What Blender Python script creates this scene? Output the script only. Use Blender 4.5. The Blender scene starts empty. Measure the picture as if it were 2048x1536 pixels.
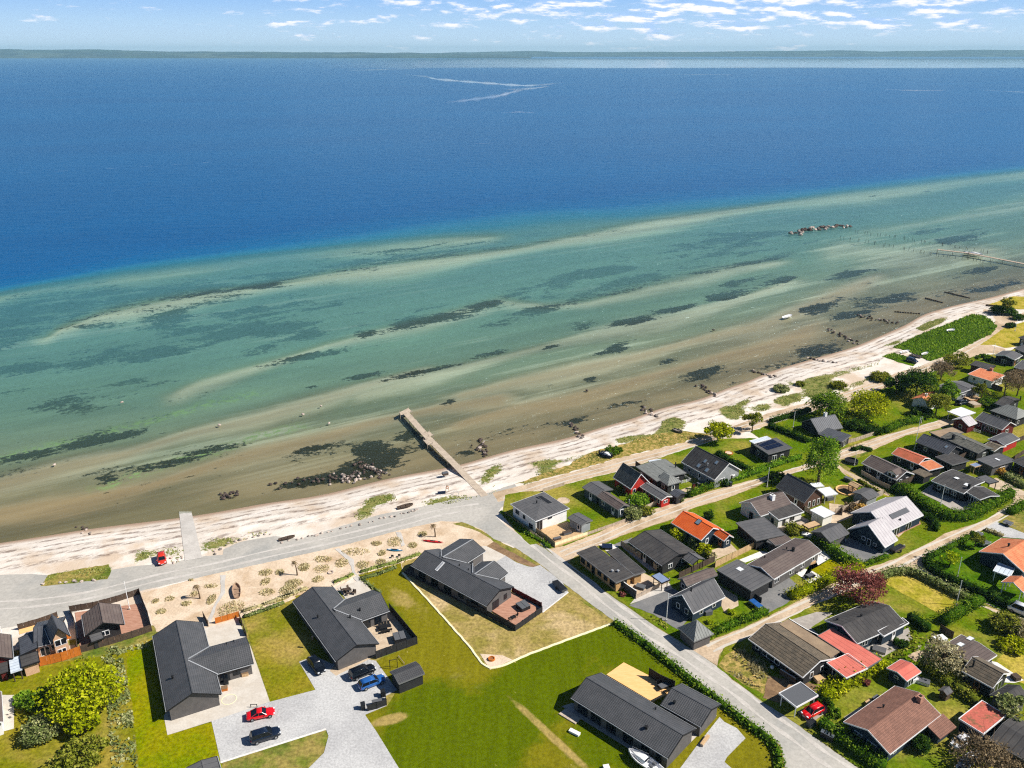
import bpy, math, random
import numpy as np
from mathutils import Vector
from math import sin, cos, pi, radians, atan, hypot
random.seed(7)
C = bpy.context.scene.collection
SC = bpy.context.scene

# ------------------------------------------------------------------ camera
FPX, HY, CH = 1670.0, 103.0, 100.0
PITCH = atan((768 - HY) / FPX)
cam = bpy.data.cameras.new('camera')
cam.sensor_width = 36
cam.lens = FPX / 2048 * 36
cam.clip_start = 1
cam.clip_end = 90000
co = bpy.data.objects.new('camera', cam)
C.objects.link(co)
co.location = (0, 0, CH)
co.rotation_euler = (pi / 2 - PITCH, 0, 0)
SC.camera = co
# ------------------------------------------------------------------ light
SUN_EL, SUN_AZ = radians(43), math.atan2(-0.13, 0.99)
sd = bpy.data.lights.new('sun', 'SUN')
sd.energy = 5.0
sd.angle = radians(0.53)
sd.color = (1.0, 0.95, 0.87)
so = bpy.data.objects.new('sun', sd)
C.objects.link(so)
sdir = Vector((cos(SUN_EL) * cos(SUN_AZ), cos(SUN_EL) * sin(SUN_AZ), sin(SUN_EL)))
so.rotation_euler = sdir.to_track_quat('Z', 'Y').to_euler()
so.location = sdir * 300
SC.view_settings.view_transform = 'Standard'
SC.view_settings.look = 'None'
SC.view_settings.exposure = 0.42
SC.view_settings.gamma = 1
W = bpy.data.worlds.new('World')
SC.world = W
W.use_nodes = True
SC.cycles.filter_width = 1.2
SC.cycles.use_denoising = False
SC.cycles.sample_clamp_direct = 3.0
SC.cycles.sample_clamp_indirect = 1.5
SC.cycles.caustics_reflective = False
SC.cycles.caustics_refractive = False
SC.cycles.max_bounces = 6
SC.cycles.diffuse_bounces = 2
SC.cycles.glossy_bounces = 2
SC.cycles.transmission_bounces = 2
SC.cycles.transparent_max_bounces = 8
SC.cycles.volume_bounces = 0


class G:
    """small helper round a node tree"""
    def __init__(s, nt):
        s.nt = nt
        s.n = nt.nodes
        s.l = nt.links

    def N(s, t, **k):
        n = s.n.new(t)
        for a, b in k.items():
            if a.startswith('i_'):
                key = a[2:].replace('_', ' ')
                key = int(key) if key.isdigit() else key
                s.put(n.inputs[key], b)
            else:
                setattr(n, a, b)
        return n

    def put(s, sock, v):
        if isinstance(v, bpy.types.NodeSocket):
            s.l.new(v, sock)
        else:
            if sock.type == 'RGBA' and len(v) == 3:
                v = (*v, 1)
            sock.default_value = v

    def math(s, op, a, b=0.0, clamp=False):
        n = s.n.new('ShaderNodeMath')
        n.operation = op
        n.use_clamp = clamp
        s.put(n.inputs[0], a)
        s.put(n.inputs[1], b)
        return n.outputs[0]

    def mix(s, f, a, b, mode='MIX'):
        n = s.n.new('ShaderNodeMix')
        n.data_type = 'RGBA'
        n.blend_type = mode
        s.put(n.inputs[0], f)
        s.put(n.inputs[6], a)
        s.put(n.inputs[7], b)
        return n.outputs[2]

    def noise(s, vec, scale, detail=4, rough=.55, dist=0.0):
        n = s.n.new('ShaderNodeTexNoise')
        s.put(n.inputs['Vector'], vec)
        n.inputs['Scale'].default_value = scale
        n.inputs['Detail'].default_value = detail
        n.inputs['Roughness'].default_value = rough
        n.inputs['Distortion'].default_value = dist
        return n.outputs['Fac']

    def ss(s, v, a, b, to0=0.0, to1=1.0):
        n = s.n.new('ShaderNodeMapRange')
        n.interpolation_type = 'SMOOTHSTEP'
        s.put(n.inputs[0], v)
        n.inputs[1].default_value = a
        n.inputs[2].default_value = b
        n.inputs[3].default_value = to0
        n.inputs[4].default_value = to1
        return n.outputs[0]

    def mapping(s, vec, scale=(1, 1, 1), rot=(0, 0, 0)):
        n = s.n.new('ShaderNodeMapping')
        s.put(n.inputs[0], vec)
        n.inputs['Scale'].default_value = scale
        n.inputs['Rotation'].default_value = rot
        return n.outputs[0]

    def attr(s, name):
        n = s.n.new('ShaderNodeAttribute')
        n.attribute_name = name
        return n.outputs['Fac']

    def ramp(s, f, stops):
        n = s.n.new('ShaderNodeValToRGB')
        s.put(n.inputs[0], f)
        e = n.color_ramp.elements
        while len(e) < len(stops):
            e.new(.5)
        for q, (p, c) in zip(e, stops):
            q.position = p
            q.color = (*c, 1)
        return n.outputs[0]


def lin(r, g, b):
    return tuple((c / 12.92 if c <= .04045 else ((c + .055) / 1.055) ** 2.4) for c in (r / 255, g / 255, b / 255))


def L(*c):
    return lin(*c)


# ------------------------------------------------------------------ sky with scattered fair-weather clouds
g = G(W.node_tree)
g.n.clear()
sky = g.N('ShaderNodeTexSky', sky_type='NISHITA')
sky.sun_disc = False
sky.sun_elevation = SUN_EL
sky.sun_rotation = pi / 2 - SUN_AZ
sky.altitude = 100
sky.air_density = 1.0
sky.dust_density = 0.35
sky.ozone_density = 1.2
tc = g.N('ShaderNodeTexCoord')
sep = g.N('ShaderNodeSeparateXYZ', i_0=tc.outputs['Generated'])
az = g.math('ARCTAN2', sep.outputs[0], sep.outputs[1])
el = sep.outputs[2]
cv = g.N('ShaderNodeCombineXYZ', i_0=g.math('MULTIPLY', az, 22.0), i_1=g.math('MULTIPLY', el, 105.0), i_2=3.7).outputs[0]
n1 = g.noise(cv, 1.0, 7, .62)
cv2 = g.N('ShaderNodeCombineXYZ', i_0=g.math('MULTIPLY', az, 2.2), i_1=g.math('MULTIPLY', el, 9.0), i_2=9.1).outputs[0]
n2 = g.noise(cv2, 1.0, 3)
dens = g.math('ADD', n1, g.math('MULTIPLY', g.math('SUBTRACT', n2, .5), .55))
dens = g.math('ADD', dens, g.ss(el, .006, .035, -.12, .03))
dens = g.math('ADD', dens, g.ss(az, -.58, -.12, -.10, .035))
cm = g.ss(dens, .485, .68)
cv3 = g.N('ShaderNodeCombineXYZ', i_0=g.math('MULTIPLY', az, 22.0), i_1=g.math('MULTIPLY', g.math('SUBTRACT', el, .004), 105.0), i_2=3.7).outputs[0]
n3 = g.noise(cv3, 1.0, 7, .62)
litc = g.ss(g.math('SUBTRACT', n1, n3), -.05, .09)
ccol = g.mix(litc, lin(160, 190, 234), lin(250, 244, 246))
low = g.ramp(g.ss(el, -.01, .075), [(0.0, L(184, 204, 220)), (.45, L(164, 194, 222)), (1.0, L(126, 170, 222))])
nis = g.mix(1.0, g.mix(1.0, sky.outputs[0], (.05, .05, .05), 'MULTIPLY'), (.44, .62, .84), 'MULTIPLY')
skyc = g.mix(g.ss(el, .06, .22), low, nis)
bg1 = g.N('ShaderNodeBackground', i_Color=skyc, i_Strength=1.0)
bg2 = g.N('ShaderNodeBackground', i_Color=ccol, i_Strength=1.0)
cm = g.math('MULTIPLY', cm, g.ss(el, .08, .22, .85, .06))
ms = g.N('ShaderNodeMixShader', i_0=cm, i_1=bg1.outputs[0], i_2=bg2.outputs[0])
g.N('ShaderNodeOutputWorld', i_Surface=ms.outputs[0])


# ------------------------------------------------------------------ photograph pixels -> places on the ground
def ray(x, y):
    u = (x - 1024) / FPX
    v = (768 - y) / FPX
    return (u, cos(PITCH) + v * sin(PITCH), -sin(PITCH) + v * cos(PITCH))


def P(x, y, z=0.0):
    d = ray(x, y)
    k = (z - CH) / d[2]
    return Vector((d[0] * k, d[1] * k, z))


def proj(x, y, z):
    """numpy: world -> photo pixel"""
    z = z - CH
    fw = y * cos(PITCH) - z * sin(PITCH)
    up = y * sin(PITCH) + z * cos(PITCH)
    fw = np.maximum(fw, 1e-3)
    return 1024 + FPX * x / fw, 768 - FPX * up / fw


FR = dict(A=(1120, 1060, .13672), B=(1150, 880, .13672), C=(1340, 860, .13672), D=(1340, 1030, .13672), E=(1540, 900, .13672),
          F=(1560, 1060, .13672), G=(1768, 860, .13672), H=(1768, 700, .13672), I=(1768, 1040, .13672), J=(1420, 1220, .13672),
          K=(1620, 1220, .13672), L=(1768, 1230, .13672), M=(1768, 1326, .13672), N=(1560, 1326, .13672), O=(1868, 580, .08789),
          Q=(0, 1160, .15625), R=(280, 1220, .13672), S=(800, 1060, .1709), T=(1120, 1310, .166), U=(1010, 970, .12695),
          a=(0, 1152, .25), b=(512, 1152, .25), c=(1024, 1152, .25), d=(1536, 1152, .25), e=(0, 768, .25), f=(512, 768, .25),
          g=(1024, 768, .25), h=(1536, 768, .25), w=(1536, 560, .25), v=(1024, 560, .25), x=(1400, 400, .3164), y=(660, 780, .17578),
          X=(560, 1020, .15625), Y=(570, 1260, .15625), Z=(270, 1030, .15625), V=(400, 1380, .1172), k=(0, 1336, .15625), p=(0, 0, 1))


def px(s, fr=None):
    """'A 10 20 30 40 B 5 6' -> photo pixels; a letter switches the survey sheet"""
    out, cur, num = [], FR[fr or 'p'], []
    for t in s.split():
        if t in FR:
            cur = FR[t]
        else:
            num.append(float(t))
            if len(num) == 2:
                out.append((cur[0] + num[0] * cur[2], cur[1] + num[1] * cur[2]))
                num = []
    return out


def pts(s, z=0.0, fr=None):
    return [P(a, b, z) for a, b in px(s, fr)]


# ------------------------------------------------------------------ materials
MATS = {}


def mat(name, col, rough=.85, col2=None, sc=.6, lo=.35, hi=.65, fine=.12, fsc=6.0, bump=0.0, bsc=8.0, metal=0.0, spec=.3,
        stripe=None, tile=None, col3=None, sc3=.08, coat=0.0, aniso=None):
    """procedural: two colours mixed by noise, fine speckle, optional stripes (UV metres) and bump"""
    m = bpy.data.materials.new(name)
    m.use_nodes = True
    g = G(m.node_tree)
    b = g.n['Principled BSDF']
    tc = g.N('ShaderNodeTexCoord')
    vec = tc.outputs['Object']
    if aniso:
        vec = g.mapping(vec, aniso[:3], (0, 0, aniso[3]))
    c = g.mix(0.0, col, col)
    if col2:
        c = g.mix(g.ss(g.noise(vec, sc, 5, .6), lo, hi), col, col2)
    if col3:
        c = g.mix(g.ss(g.noise(vec, sc3, 4, .6, .3), .48, .68), c, col3)
    if fine:
        f = g.noise(vec, fsc, 5, .7)
        k = g.ss(f, .25, .75, 1 - fine * 1.6, 1 + fine * 1.6)
        c = g.mix(1.0, c, g.N('ShaderNodeCombineColor', i_0=k, i_1=k, i_2=k).outputs[0], 'MULTIPLY')
    h = None
    if stripe or tile:
        suv = g.N('ShaderNodeSeparateXYZ', i_0=tc.outputs['UV'])
    if stripe:
        ax, period, depth = stripe
        w = g.math('PINGPONG', suv.outputs[ax], period / 2)
        line = g.ss(w, period * .02, period * .14)
        c = g.mix(g.math('MULTIPLY', g.math('SUBTRACT', 1.0, line), depth), c, tuple(x * .25 for x in col))
        h = g.math('MULTIPLY', line, .05)
    if tile:
        tw, th, depth = tile
        wu = g.ss(g.math('PINGPONG', suv.outputs[0], tw / 2), 0.0, tw * .2)
        wv = g.ss(g.math('FRACT', g.math('DIVIDE', suv.outputs[1], th)), 0.0, .25)
        ln = g.math('MULTIPLY', wu, wv)
        c = g.mix(g.math('MULTIPLY', g.math('SUBTRACT', 1.0, ln), depth), c, tuple(x * .3 for x in col))
        h = g.math('MULTIPLY', ln, .04)
    if bump or h is not None:
        hh = g.math('MULTIPLY', g.noise(vec, bsc, 4, .6), bump)
        if h is not None:
            hh = g.math('ADD', hh, h)
        bn = g.N('ShaderNodeBump', i_Height=hh, i_Distance=1.0, i_Strength=.7)
        g.l.new(bn.outputs[0], b.inputs['Normal'])
    g.put(b.inputs['Base Color'], c)
    b.inputs['Roughness'].default_value = rough
    b.inputs['Metallic'].default_value = metal
    b.inputs['Specular IOR Level'].default_value = 0 if rough >= 1 else spec
    b.inputs['Coat Weight'].default_value = coat
    b.inputs['Coat Roughness'].default_value = .06
    MATS[name] = m
    return m


def leafmat(name, c1, c2, c3=None):
    """leaves: colour differs leaf by leaf, light passes through"""
    m = bpy.data.materials.new(name)
    m.use_nodes = True
    g = G(m.node_tree)
    g.n.clear()
    a = g.attr('tone')
    stops = [(0.0, c1), (1.0, c2)] if not c3 else [(0.0, c1), (.55, c2), (1.0, c3)]
    col = g.ramp(a, stops)
    d = g.N('ShaderNodeBsdfDiffuse', i_Color=col)
    t = g.N('ShaderNodeBsdfTranslucent', i_Color=g.mix(.5, col, tuple(x * 1.3 for x in c2)))
    s = g.N('ShaderNodeMixShader', i_0=.28, i_1=d.outputs[0], i_2=t.outputs[0])
    g.N('ShaderNodeOutputMaterial', i_Surface=s.outputs[0])
    MATS[name] = m
    return m


mat('lawn_dry', L(112, 116, 12), 1, L(138, 126, 34), .10, .38, .66, .26, 1.5, .12, 2.2, col3=L(166, 142, 78), sc3=.05)
mat('lawn_vivid', L(112, 126, 2), 1, L(138, 132, 8), .14, .35, .65, .26, 1.5, .12, 2.2)
mat('lawn_green', L(84, 110, 10), 1, L(112, 120, 24), .12, .38, .66, .26, 1.5, .12, 2.2, col3=L(150, 138, 62), sc3=.045)
mat('lawn_deep', L(62, 98, 10), 1, L(90, 114, 18), .2, .38, .66, .26, 1.5, .12, 2.2)
mat('lawn_parched', L(168, 146, 92), 1, L(140, 128, 62), .22, .36, .64, .26, 1.5, .12, 2.2, col3=L(188, 164, 120), sc3=.09)
mat('lawn_gold', L(150, 142, 42), 1, L(180, 160, 72), .3, .36, .62, .26, 1.5, .12, 2.2)
mat('rough_grass', L(112, 120, 44), 1, L(150, 134, 74), .3, .35, .62, .26, 1.5, .12, 2.2, col3=L(88, 106, 36), sc3=.12)
mat('straw_bed', L(178, 152, 92), 1, L(120, 116, 52), .8, .38, .6, .3, 2.5, .1, 3)
mat('asphalt', L(170, 166, 158), .95, L(184, 179, 170), .08, .38, .62, .09, 1.5, .01, 12, col3=L(156, 155, 150), sc3=.045)
mat('asphalt_pale', L(196, 188, 176), .95, L(208, 198, 184), .08, .35, .65, .06, 1.5, .01, 12)
mat('track_sand', L(188, 166, 140), 1, L(204, 182, 156), .25, .35, .65, .12, 2.0, .02, 8, col3=L(168, 146, 118), sc3=.16)
mat('garden_sand', L(206, 184, 158), 1, L(220, 200, 176), .25, .35, .65, .12, 2.5, .1, 1.2, col3=L(190, 164, 134), sc3=.14)
mat('gravel_white', L(178, 177, 176), 1, L(192, 191, 189), .12, .38, .62, .14, 3.0, .03, 8)
mat('gravel_grey', L(118, 118, 118), 1, L(134, 132, 130), .3, .35, .65, .1, 4.0, .03, 8)
mat('slab_paving', L(198, 188, 174), .9, L(208, 200, 188), .5, .35, .65, .06, 3)
mat('paving_tan', L(188, 166, 140), .9, L(204, 184, 158), .5, .35, .65, .1, 3)
mat('paving_grey', L(158, 150, 142), .9, L(174, 166, 156), .5, .35, .65, .1, 3)
mat('white_stone', L(232, 228, 222), .9, L(220, 214, 206), .8, .35, .65, .08, 3)
mat('concrete', L(186, 180, 172), .9, L(200, 194, 186), .4, .35, .65, .08, 3)
mat('deck_red', L(168, 122, 100), .85, L(186, 142, 120), .7, .35, .65, .1, 3, aniso=(1, 6, 1, .5))
mat('deck_new', L(238, 186, 120), .85, L(244, 196, 134), .7, .35, .65, .05, 3, aniso=(1, 6, 1, .6))
mat('deck_grey', L(176, 160, 142), .9, L(194, 178, 158), .7, .35, .65, .12, 3)
mat('soil', L(120, 96, 74), 1, L(150, 122, 92), .5, .35, .65, .15, 3)
# roofs
mat('roof_tile_black', L(76, 77, 79), .5, L(86, 86, 88), .5, .35, .65, .08, 4, tile=(.34, .36, .5), spec=.5)
mat('roof_tile_grey', L(70, 70, 72), .6, L(80, 80, 81), .6, .35, .65, .1, 4, tile=(.34, .36, .4))
mat('roof_felt_dark', L(64, 62, 62), .9, L(78, 75, 73), .4, .35, .65, .1, 5, stripe=(0, 1.0, .3))
mat('roof_felt_grey', L(88, 88, 90), .9, L(98, 97, 98), .4, .35, .65, .08, 5, stripe=(0, 1.0, .25))
mat('roof_brown_grey', L(96, 84, 80), .9, L(108, 96, 90), .5, .35, .65, .12, 5, stripe=(1, .55, .3))
mat('roof_felt_tan', L(142, 122, 100), .95, L(160, 138, 112), .4, .35, .65, .12, 4)
mat('roof_eternit_brown', L(114, 102, 86), .9, L(92, 84, 72), 1.2, .35, .65, .16, 4, stripe=(1, .62, .75))
mat('roof_eternit_grey', L(108, 106, 98), .9, L(86, 86, 80), 1.1, .35, .65, .16, 4, stripe=(0, 1.05, .45))
mat('roof_seam_grey', L(118, 120, 116), .6, L(130, 132, 128), .7, .35, .65, .08, 4, stripe=(0, .6, .6))
mat('roof_seam_dark', L(74, 76, 82), .5, L(84, 86, 92), .7, .35, .65, .08, 4, stripe=(0, .6, .6))
mat('roof_pale_grey', L(178, 172, 174), .7, L(188, 183, 184), .7, .35, .65, .05, 4, stripe=(0, .9, .3))
mat('roof_orange', L(226, 96, 34), .7, L(236, 108, 44), .8, .35, .65, .06, 4, tile=(.3, .36, .4))
mat('roof_terracotta', L(206, 118, 78), .8, L(222, 140, 96), .8, .35, .65, .12, 4, tile=(.3, .36, .35))
mat('roof_rust', L(196, 104, 74), .85, L(172, 96, 66), .5, .35, .65, .15, 4)
mat('roof_red_felt', L(200, 106, 92), .9, L(208, 116, 100), .5, .35, .65, .07, 4, stripe=(1, 1.0, .14))
mat('roof_red_moss', L(186, 98, 82), .9, L(120, 92, 62), .9, .48, .68, .2, 3)
mat('roof_brown_tile', L(128, 92, 78), .85, L(144, 104, 88), .8, .35, .65, .14, 4, tile=(.32, .36, .45))
mat('roof_white', L(236, 238, 240), .6, L(226, 230, 232), .7, .35, .65, .04, 3)
mat('roof_polycarb', L(196, 206, 216), .3, L(214, 222, 230), .7, .35, .65, .05, 3, stripe=(0, .8, .3))
mat('roof_blue_grey', L(122, 138, 168), .5, L(132, 148, 178), .7, .35, .65, .05, 3)
# walls and trim
mat('wall_black', L(40, 40, 42), .8, L(48, 47, 48), 1, .35, .65, .1, 6)
mat('wall_slate', L(98, 94, 92), .85, L(88, 85, 84), 1, .35, .65, .08, 6)
mat('wall_blueblack', L(32, 48, 62), .8, L(38, 54, 68), 1, .35, .65, .1, 6)
mat('wall_red', L(186, 46, 34), .8, L(170, 42, 32), 1, .35, .65, .08, 6)
mat('wall_darkred', L(104, 32, 30), .8, L(92, 30, 28), 1, .35, .65, .08, 6)
mat('wall_white', L(236, 234, 230), .85, L(226, 224, 220), 1, .35, .65, .05, 6)
mat('wall_palegrey', L(150, 154, 156), .85, L(140, 144, 146), 1, .35, .65, .05, 6)
mat('wall_brick', L(196, 160, 108), .9, L(172, 132, 88), 3, .35, .65, .15, 9)
mat('wall_teal', L(58, 72, 76), .85, L(66, 80, 84), 1, .35, .65, .08, 6)
mat('wall_wood', L(196, 158, 128), .85, L(208, 172, 142), 2, .35, .65, .1, 8)
mat('wall_brown', L(92, 66, 54), .85, L(80, 58, 48), 2, .35, .65, .1, 8)
mat('trim_white', L(232, 232, 232), .6, fine=.03)
mat('trim_black', L(30, 30, 32), .6, fine=.04)
mat('trim_grey', L(112, 112, 112), .6, fine=.04)
mat('zinc', L(176, 178, 180), .45, fine=.05, metal=.3)
mat('brick_stack', L(186, 138, 116), .9, L(160, 116, 98), 4, .35, .65, .12, 8)
mat('glass_dark', L(22, 28, 36), .08, fine=0, spec=.4)
mat('glass_sky', L(120, 140, 156), .08, fine=0, spec=.9)
mat('solar_glass', L(22, 28, 48), .12, L(28, 34, 56), .8, .35, .65, .05, 4, spec=.8)
mat('door_wood', L(150, 98, 60), .7, fine=.08)
mat('timber_orange', L(200, 116, 40), .8, L(184, 104, 34), 2, .35, .65, .1, 7)
mat('timber_weathered', L(186, 170, 152), .9, L(160, 144, 128), 1.5, .35, .65, .15, 6)
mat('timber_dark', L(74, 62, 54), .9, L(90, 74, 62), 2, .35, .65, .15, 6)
mat('timber_tan', L(188, 156, 116), .9, L(204, 172, 132), 2, .35, .65, .12, 6)
mat('cream_board', L(238, 228, 188), .8, fine=.05)
mat('white_paint', L(238, 238, 236), .5, fine=.03)
mat('black_plastic', L(34, 35, 38), .5, fine=.05)
mat('grey_fabric', L(92, 94, 98), .9, fine=.1)
mat('cushion_tan', L(206, 168, 124), .9, fine=.08)
mat('paint_red', L(214, 12, 22), .25, fine=0, coat=1, spec=.5)
mat('paint_orange_red', L(206, 54, 34), .3, fine=0, coat=1)
mat('paint_black', L(14, 17, 22), .22, fine=0, coat=1)
mat('paint_navy', L(20, 30, 48), .22, fine=0, coat=1)
mat('paint_blue', L(38, 92, 160), .25, fine=0, coat=1)
mat('paint_white', L(240, 240, 242), .25, fine=0, coat=1)
mat('paint_grey', L(70, 74, 80), .25, fine=0, coat=1)
mat('rubber', L(20, 20, 21), .8, fine=.05)
mat('alloy', L(170, 172, 176), .3, fine=0, metal=.8)
mat('lamp_lens', L(226, 230, 234), .1, fine=0)
mat('lamp_red', L(150, 12, 12), .15, fine=0)
mat('rock_pale', L(206, 190, 178), .9, L(168, 152, 140), 1.6, .35, .65, .2, 5, .1, 4)
mat('rock_dark', L(64, 54, 50), .8, L(92, 78, 70), 1.8, .35, .65, .2, 5, .1, 4)
mat('rock_grey', L(150, 140, 132), .9, L(112, 104, 98), 1.6, .35, .65, .2, 5, .1, 4)
mat('bark', L(92, 78, 62), 1, L(116, 100, 82), 3, .35, .65, .15, 8)
mat('hull_wood', L(150, 122, 100), .6, L(170, 142, 118), 2, .35, .65, .1, 5)
mat('kayak_red', L(196, 40, 44), .35, fine=.03)
mat('kayak_blue', L(40, 112, 150), .35, fine=.03)
mat('tarp_navy', L(18, 34, 62), .6, fine=.06)
mat('flower_red', L(150, 50, 40), .9, fine=.2)
leafmat('leaf_yellow', L(92, 108, 6), L(166, 174, 18), L(214, 212, 52))
leafmat('leaf_reed', L(92, 130, 28), L(124, 156, 44), L(160, 180, 70))
leafmat('leaf_green', L(52, 86, 16), L(100, 132, 28), L(148, 166, 56))
leafmat('leaf_fresh', L(66, 106, 18), L(122, 158, 38), L(174, 192, 74))
leafmat('leaf_dark', L(30, 56, 16), L(62, 92, 26), L(100, 124, 42))
leafmat('leaf_olive', L(84, 96, 26), L(132, 138, 42), L(178, 174, 80))
leafmat('leaf_sage', L(96, 112, 58), L(142, 150, 90), L(196, 192, 140))
leafmat('leaf_red', L(104, 54, 50), L(148, 88, 80), L(184, 126, 114))
leafmat('leaf_pale', L(128, 118, 84), L(176, 166, 122), L(212, 204, 168))
leafmat('leaf_bare', L(98, 84, 62), L(136, 118, 90), L(166, 146, 114))
leafmat('leaf_gold', L(170, 128, 50), L(206, 166, 80), L(226, 196, 116))
leafmat('leaf_dune', L(178, 168, 120), L(206, 194, 150), L(228, 214, 176))
leafmat('leaf_beach', L(122, 138, 66), L(158, 164, 92), L(196, 192, 130))
leafmat('leaf_lime', L(120, 140, 10), L(168, 184, 24), L(206, 214, 60))


# ------------------------------------------------------------------ mesh building
class MB:
    def __init__(s):
        s.v, s.f, s.m, s.uv = [], [], [], []

    def face(s, ps, mi=0, uv=None):
        k = len(s.v)
        s.v.extend(tuple(p) for p in ps)
        s.f.append(tuple(range(k, k + len(ps))))
        s.m.append(mi)
        s.uv.append(uv or [(0, 0)] * len(ps))

    def mesh(s, vs, fs, mi=0):
        k = len(s.v)
        s.v.extend(tuple(p) for p in vs)
        for f in fs:
            s.f.append(tuple(i + k for i in f))
            s.m.append(mi)
            s.uv.append([(0, 0)] * len(f))

    def hexa(s, b, t, mi=0, uvt=None):
        """b, t: four bottom and four top points, same order (counter-clockwise from above)"""
        k = len(s.v)
        s.v.extend(tuple(p) for p in list(b) + list(t))
        fs = [(3, 2, 1, 0), (4, 5, 6, 7), (0, 1, 5, 4), (1, 2, 6, 5), (2, 3, 7, 6), (3, 0, 4, 7)]
        for i, f in enumerate(fs):
            s.f.append(tuple(j + k for j in f))
            s.m.append(mi)
            s.uv.append(uvt if (i == 1 and uvt) else [(0.3, 0.1)] * 4)

    def box(s, c, size, rz=0.0, mi=0):
        hx, hy, hz = size[0] / 2, size[1] / 2, size[2] / 2
        ca, sa = cos(rz), sin(rz)
        q = []
        for z in (-hz, hz):
            for x, y in ((-hx, -hy), (hx, -hy), (hx, hy), (-hx, hy)):
                q.append((c[0] + x * ca - y * sa, c[1] + x * sa + y * ca, c[2] + z))
        s.hexa(q[:4], q[4:], mi)

    def prism(s, poly, z0, z1, mi=0):
        n = len(poly)
        a = sum(poly[i][0] * poly[(i + 1) % n][1] - poly[(i + 1) % n][0] * poly[i][1] for i in range(n))
        if a < 0:
            poly = poly[::-1]
        s.mesh([(p[0], p[1], z0) for p in poly] + [(p[0], p[1], z1) for p in poly],
               [tuple(range(n))[::-1], tuple(range(n, 2 * n))] + [(i, (i + 1) % n, n + (i + 1) % n, n + i) for i in range(n)], mi)

    def tube(s, p, q, r0, r1=None, n=6, mi=0):
        p, q = Vector(p), Vector(q)
        r1 = r0 if r1 is None else r1
        d = (q - p).normalized()
        a = d.orthogonal().normalized()
        b = d.cross(a)
        vs = [p + (a * cos(2 * pi * i / n) + b * sin(2 * pi * i / n)) * r0 for i in range(n)]
        vs += [q + (a * cos(2 * pi * i / n) + b * sin(2 * pi * i / n)) * r1 for i in range(n)]
        s.mesh(vs, [tuple(range(n))[::-1], tuple(range(n, 2 * n))] + [(i, (i + 1) % n, n + (i + 1) % n, n + i) for i in range(n)], mi)

    def loft(s, rings, mi=0, caps=True, closed=True):
        n = len(rings[0])
        vs = [p for r in rings for p in r]
        fs = []
        for k in range(len(rings) - 1):
            for i in range(n if closed else n - 1):
                j = (i + 1) % n
                fs.append((k * n + i, k * n + j, (k + 1) * n + j, (k + 1) * n + i))
        if caps:
            fs.append(tuple(range(n))[::-1])
            fs.append(tuple(range((len(rings) - 1) * n, len(rings) * n)))
        s.mesh(vs, fs, mi)

    def build(s, name, mats, parent=None, org=(0, 0, 0), smooth=False, uvs=True, sub=0, bev=0.0):
        me = bpy.data.meshes.new(name)
        o3 = Vector(org)
        me.from_pydata([(x - o3.x, y - o3.y, z - o3.z) for x, y, z in s.v], [], s.f)
        for mm in (mats if isinstance(mats, (list, tuple)) else [mats]):
            me.materials.append(MATS[mm])
        me.polygons.foreach_set('material_index', s.m)
        if smooth:
            me.polygons.foreach_set('use_smooth', [True] * len(s.f))
        if uvs:
            ul = me.uv_layers.new(name='UVMap')
            ul.data.foreach_set('uv', [c for f in s.uv for p in f for c in p])
        me.update()
        o = bpy.data.objects.new(name, me)
        C.objects.link(o)
        if parent is not None:
            o.parent = parent
        else:
            o.location = o3
        if bev:
            b = o.modifiers.new('b', 'BEVEL')
            b.width = bev
            b.segments = 2
        if sub:
            d = o.modifiers.new('s', 'SUBSURF')
            d.levels = d.render_levels = sub
        return o


def tag(o, label, cat, group=None, kind=None):
    if label:
        o['label'] = label
    if cat:
        o['category'] = cat
    if group:
        o['group'] = group
    if kind:
        o['kind'] = kind
    return o


def thing(name, label, cat, loc, rz=0.0, group=None):
    o = bpy.data.objects.new(name, None)
    o.empty_display_size = .3
    C.objects.link(o)
    o.location = loc
    o.rotation_euler = (0, 0, rz)
    return tag(o, label, cat, group)


KIDS = {}


def dup(o, loc, rz=0.0, label=None, group=None, sc=None):
    r = o.copy()
    C.objects.link(r)
    r.location = loc
    r.rotation_euler = (0, 0, rz)
    if sc:
        r.scale = sc if isinstance(sc, tuple) else (sc, sc, sc)
    if label:
        r['label'] = label
    if group:
        r['group'] = group
    for ch in o.children:
        c = ch.copy()
        C.objects.link(c)
        c.parent = r
        for q in ch.children:
            e = q.copy()
            C.objects.link(e)
            e.parent = c
    return r
HAZE = 5.0e-5
# ------------------------------------------------------------------ shore: u runs along it, t is the distance out to sea
ZW = -1.2
TH = radians(31.0)
CU, SU = cos(TH), sin(TH)
_sh = px('-700 1195 -300 1135 -100 1100 0 1086 60 1077 187 1056 300 1043 360 1036 475 1018 512 1008 637 993 724 970 782 955 850 943 912 933 974 914 1024 899 '
         '1090 886 1149 873 1190 858 1274 835 1319 816 1399 800 1449 778 1499 762 1536 744 1611 722 1706 695 1761 672 1811 650 1848 628 '
         '1911 610 1973 597 2048 577 2140 556 2300 522')
_sw = [P(a, b, ZW) for a, b in _sh]
_su = np.array([p.x * CU + p.y * SU for p in _sw])
_sv = np.array([-p.x * SU + p.y * CU for p in _sw])
_o = np.argsort(_su)
_su, _sv = _su[_o], _sv[_o]
_su = np.concatenate([[-900.0], _su, [3000.0]])
_sv = np.concatenate([[_sv[0] - 0.12 * (_su[1] + 900)], _sv, [_sv[-1] + 0.05 * (3000 - _su[-2])]])
_fu = np.arange(-900, 3001, 2.0)
_fv = np.interp(_fu, _su, _sv)
_k = np.hanning(13)
_k /= _k.sum()
_fv = np.convolve(np.pad(_fv, 6, 'edge'), _k, 'valid')


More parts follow.
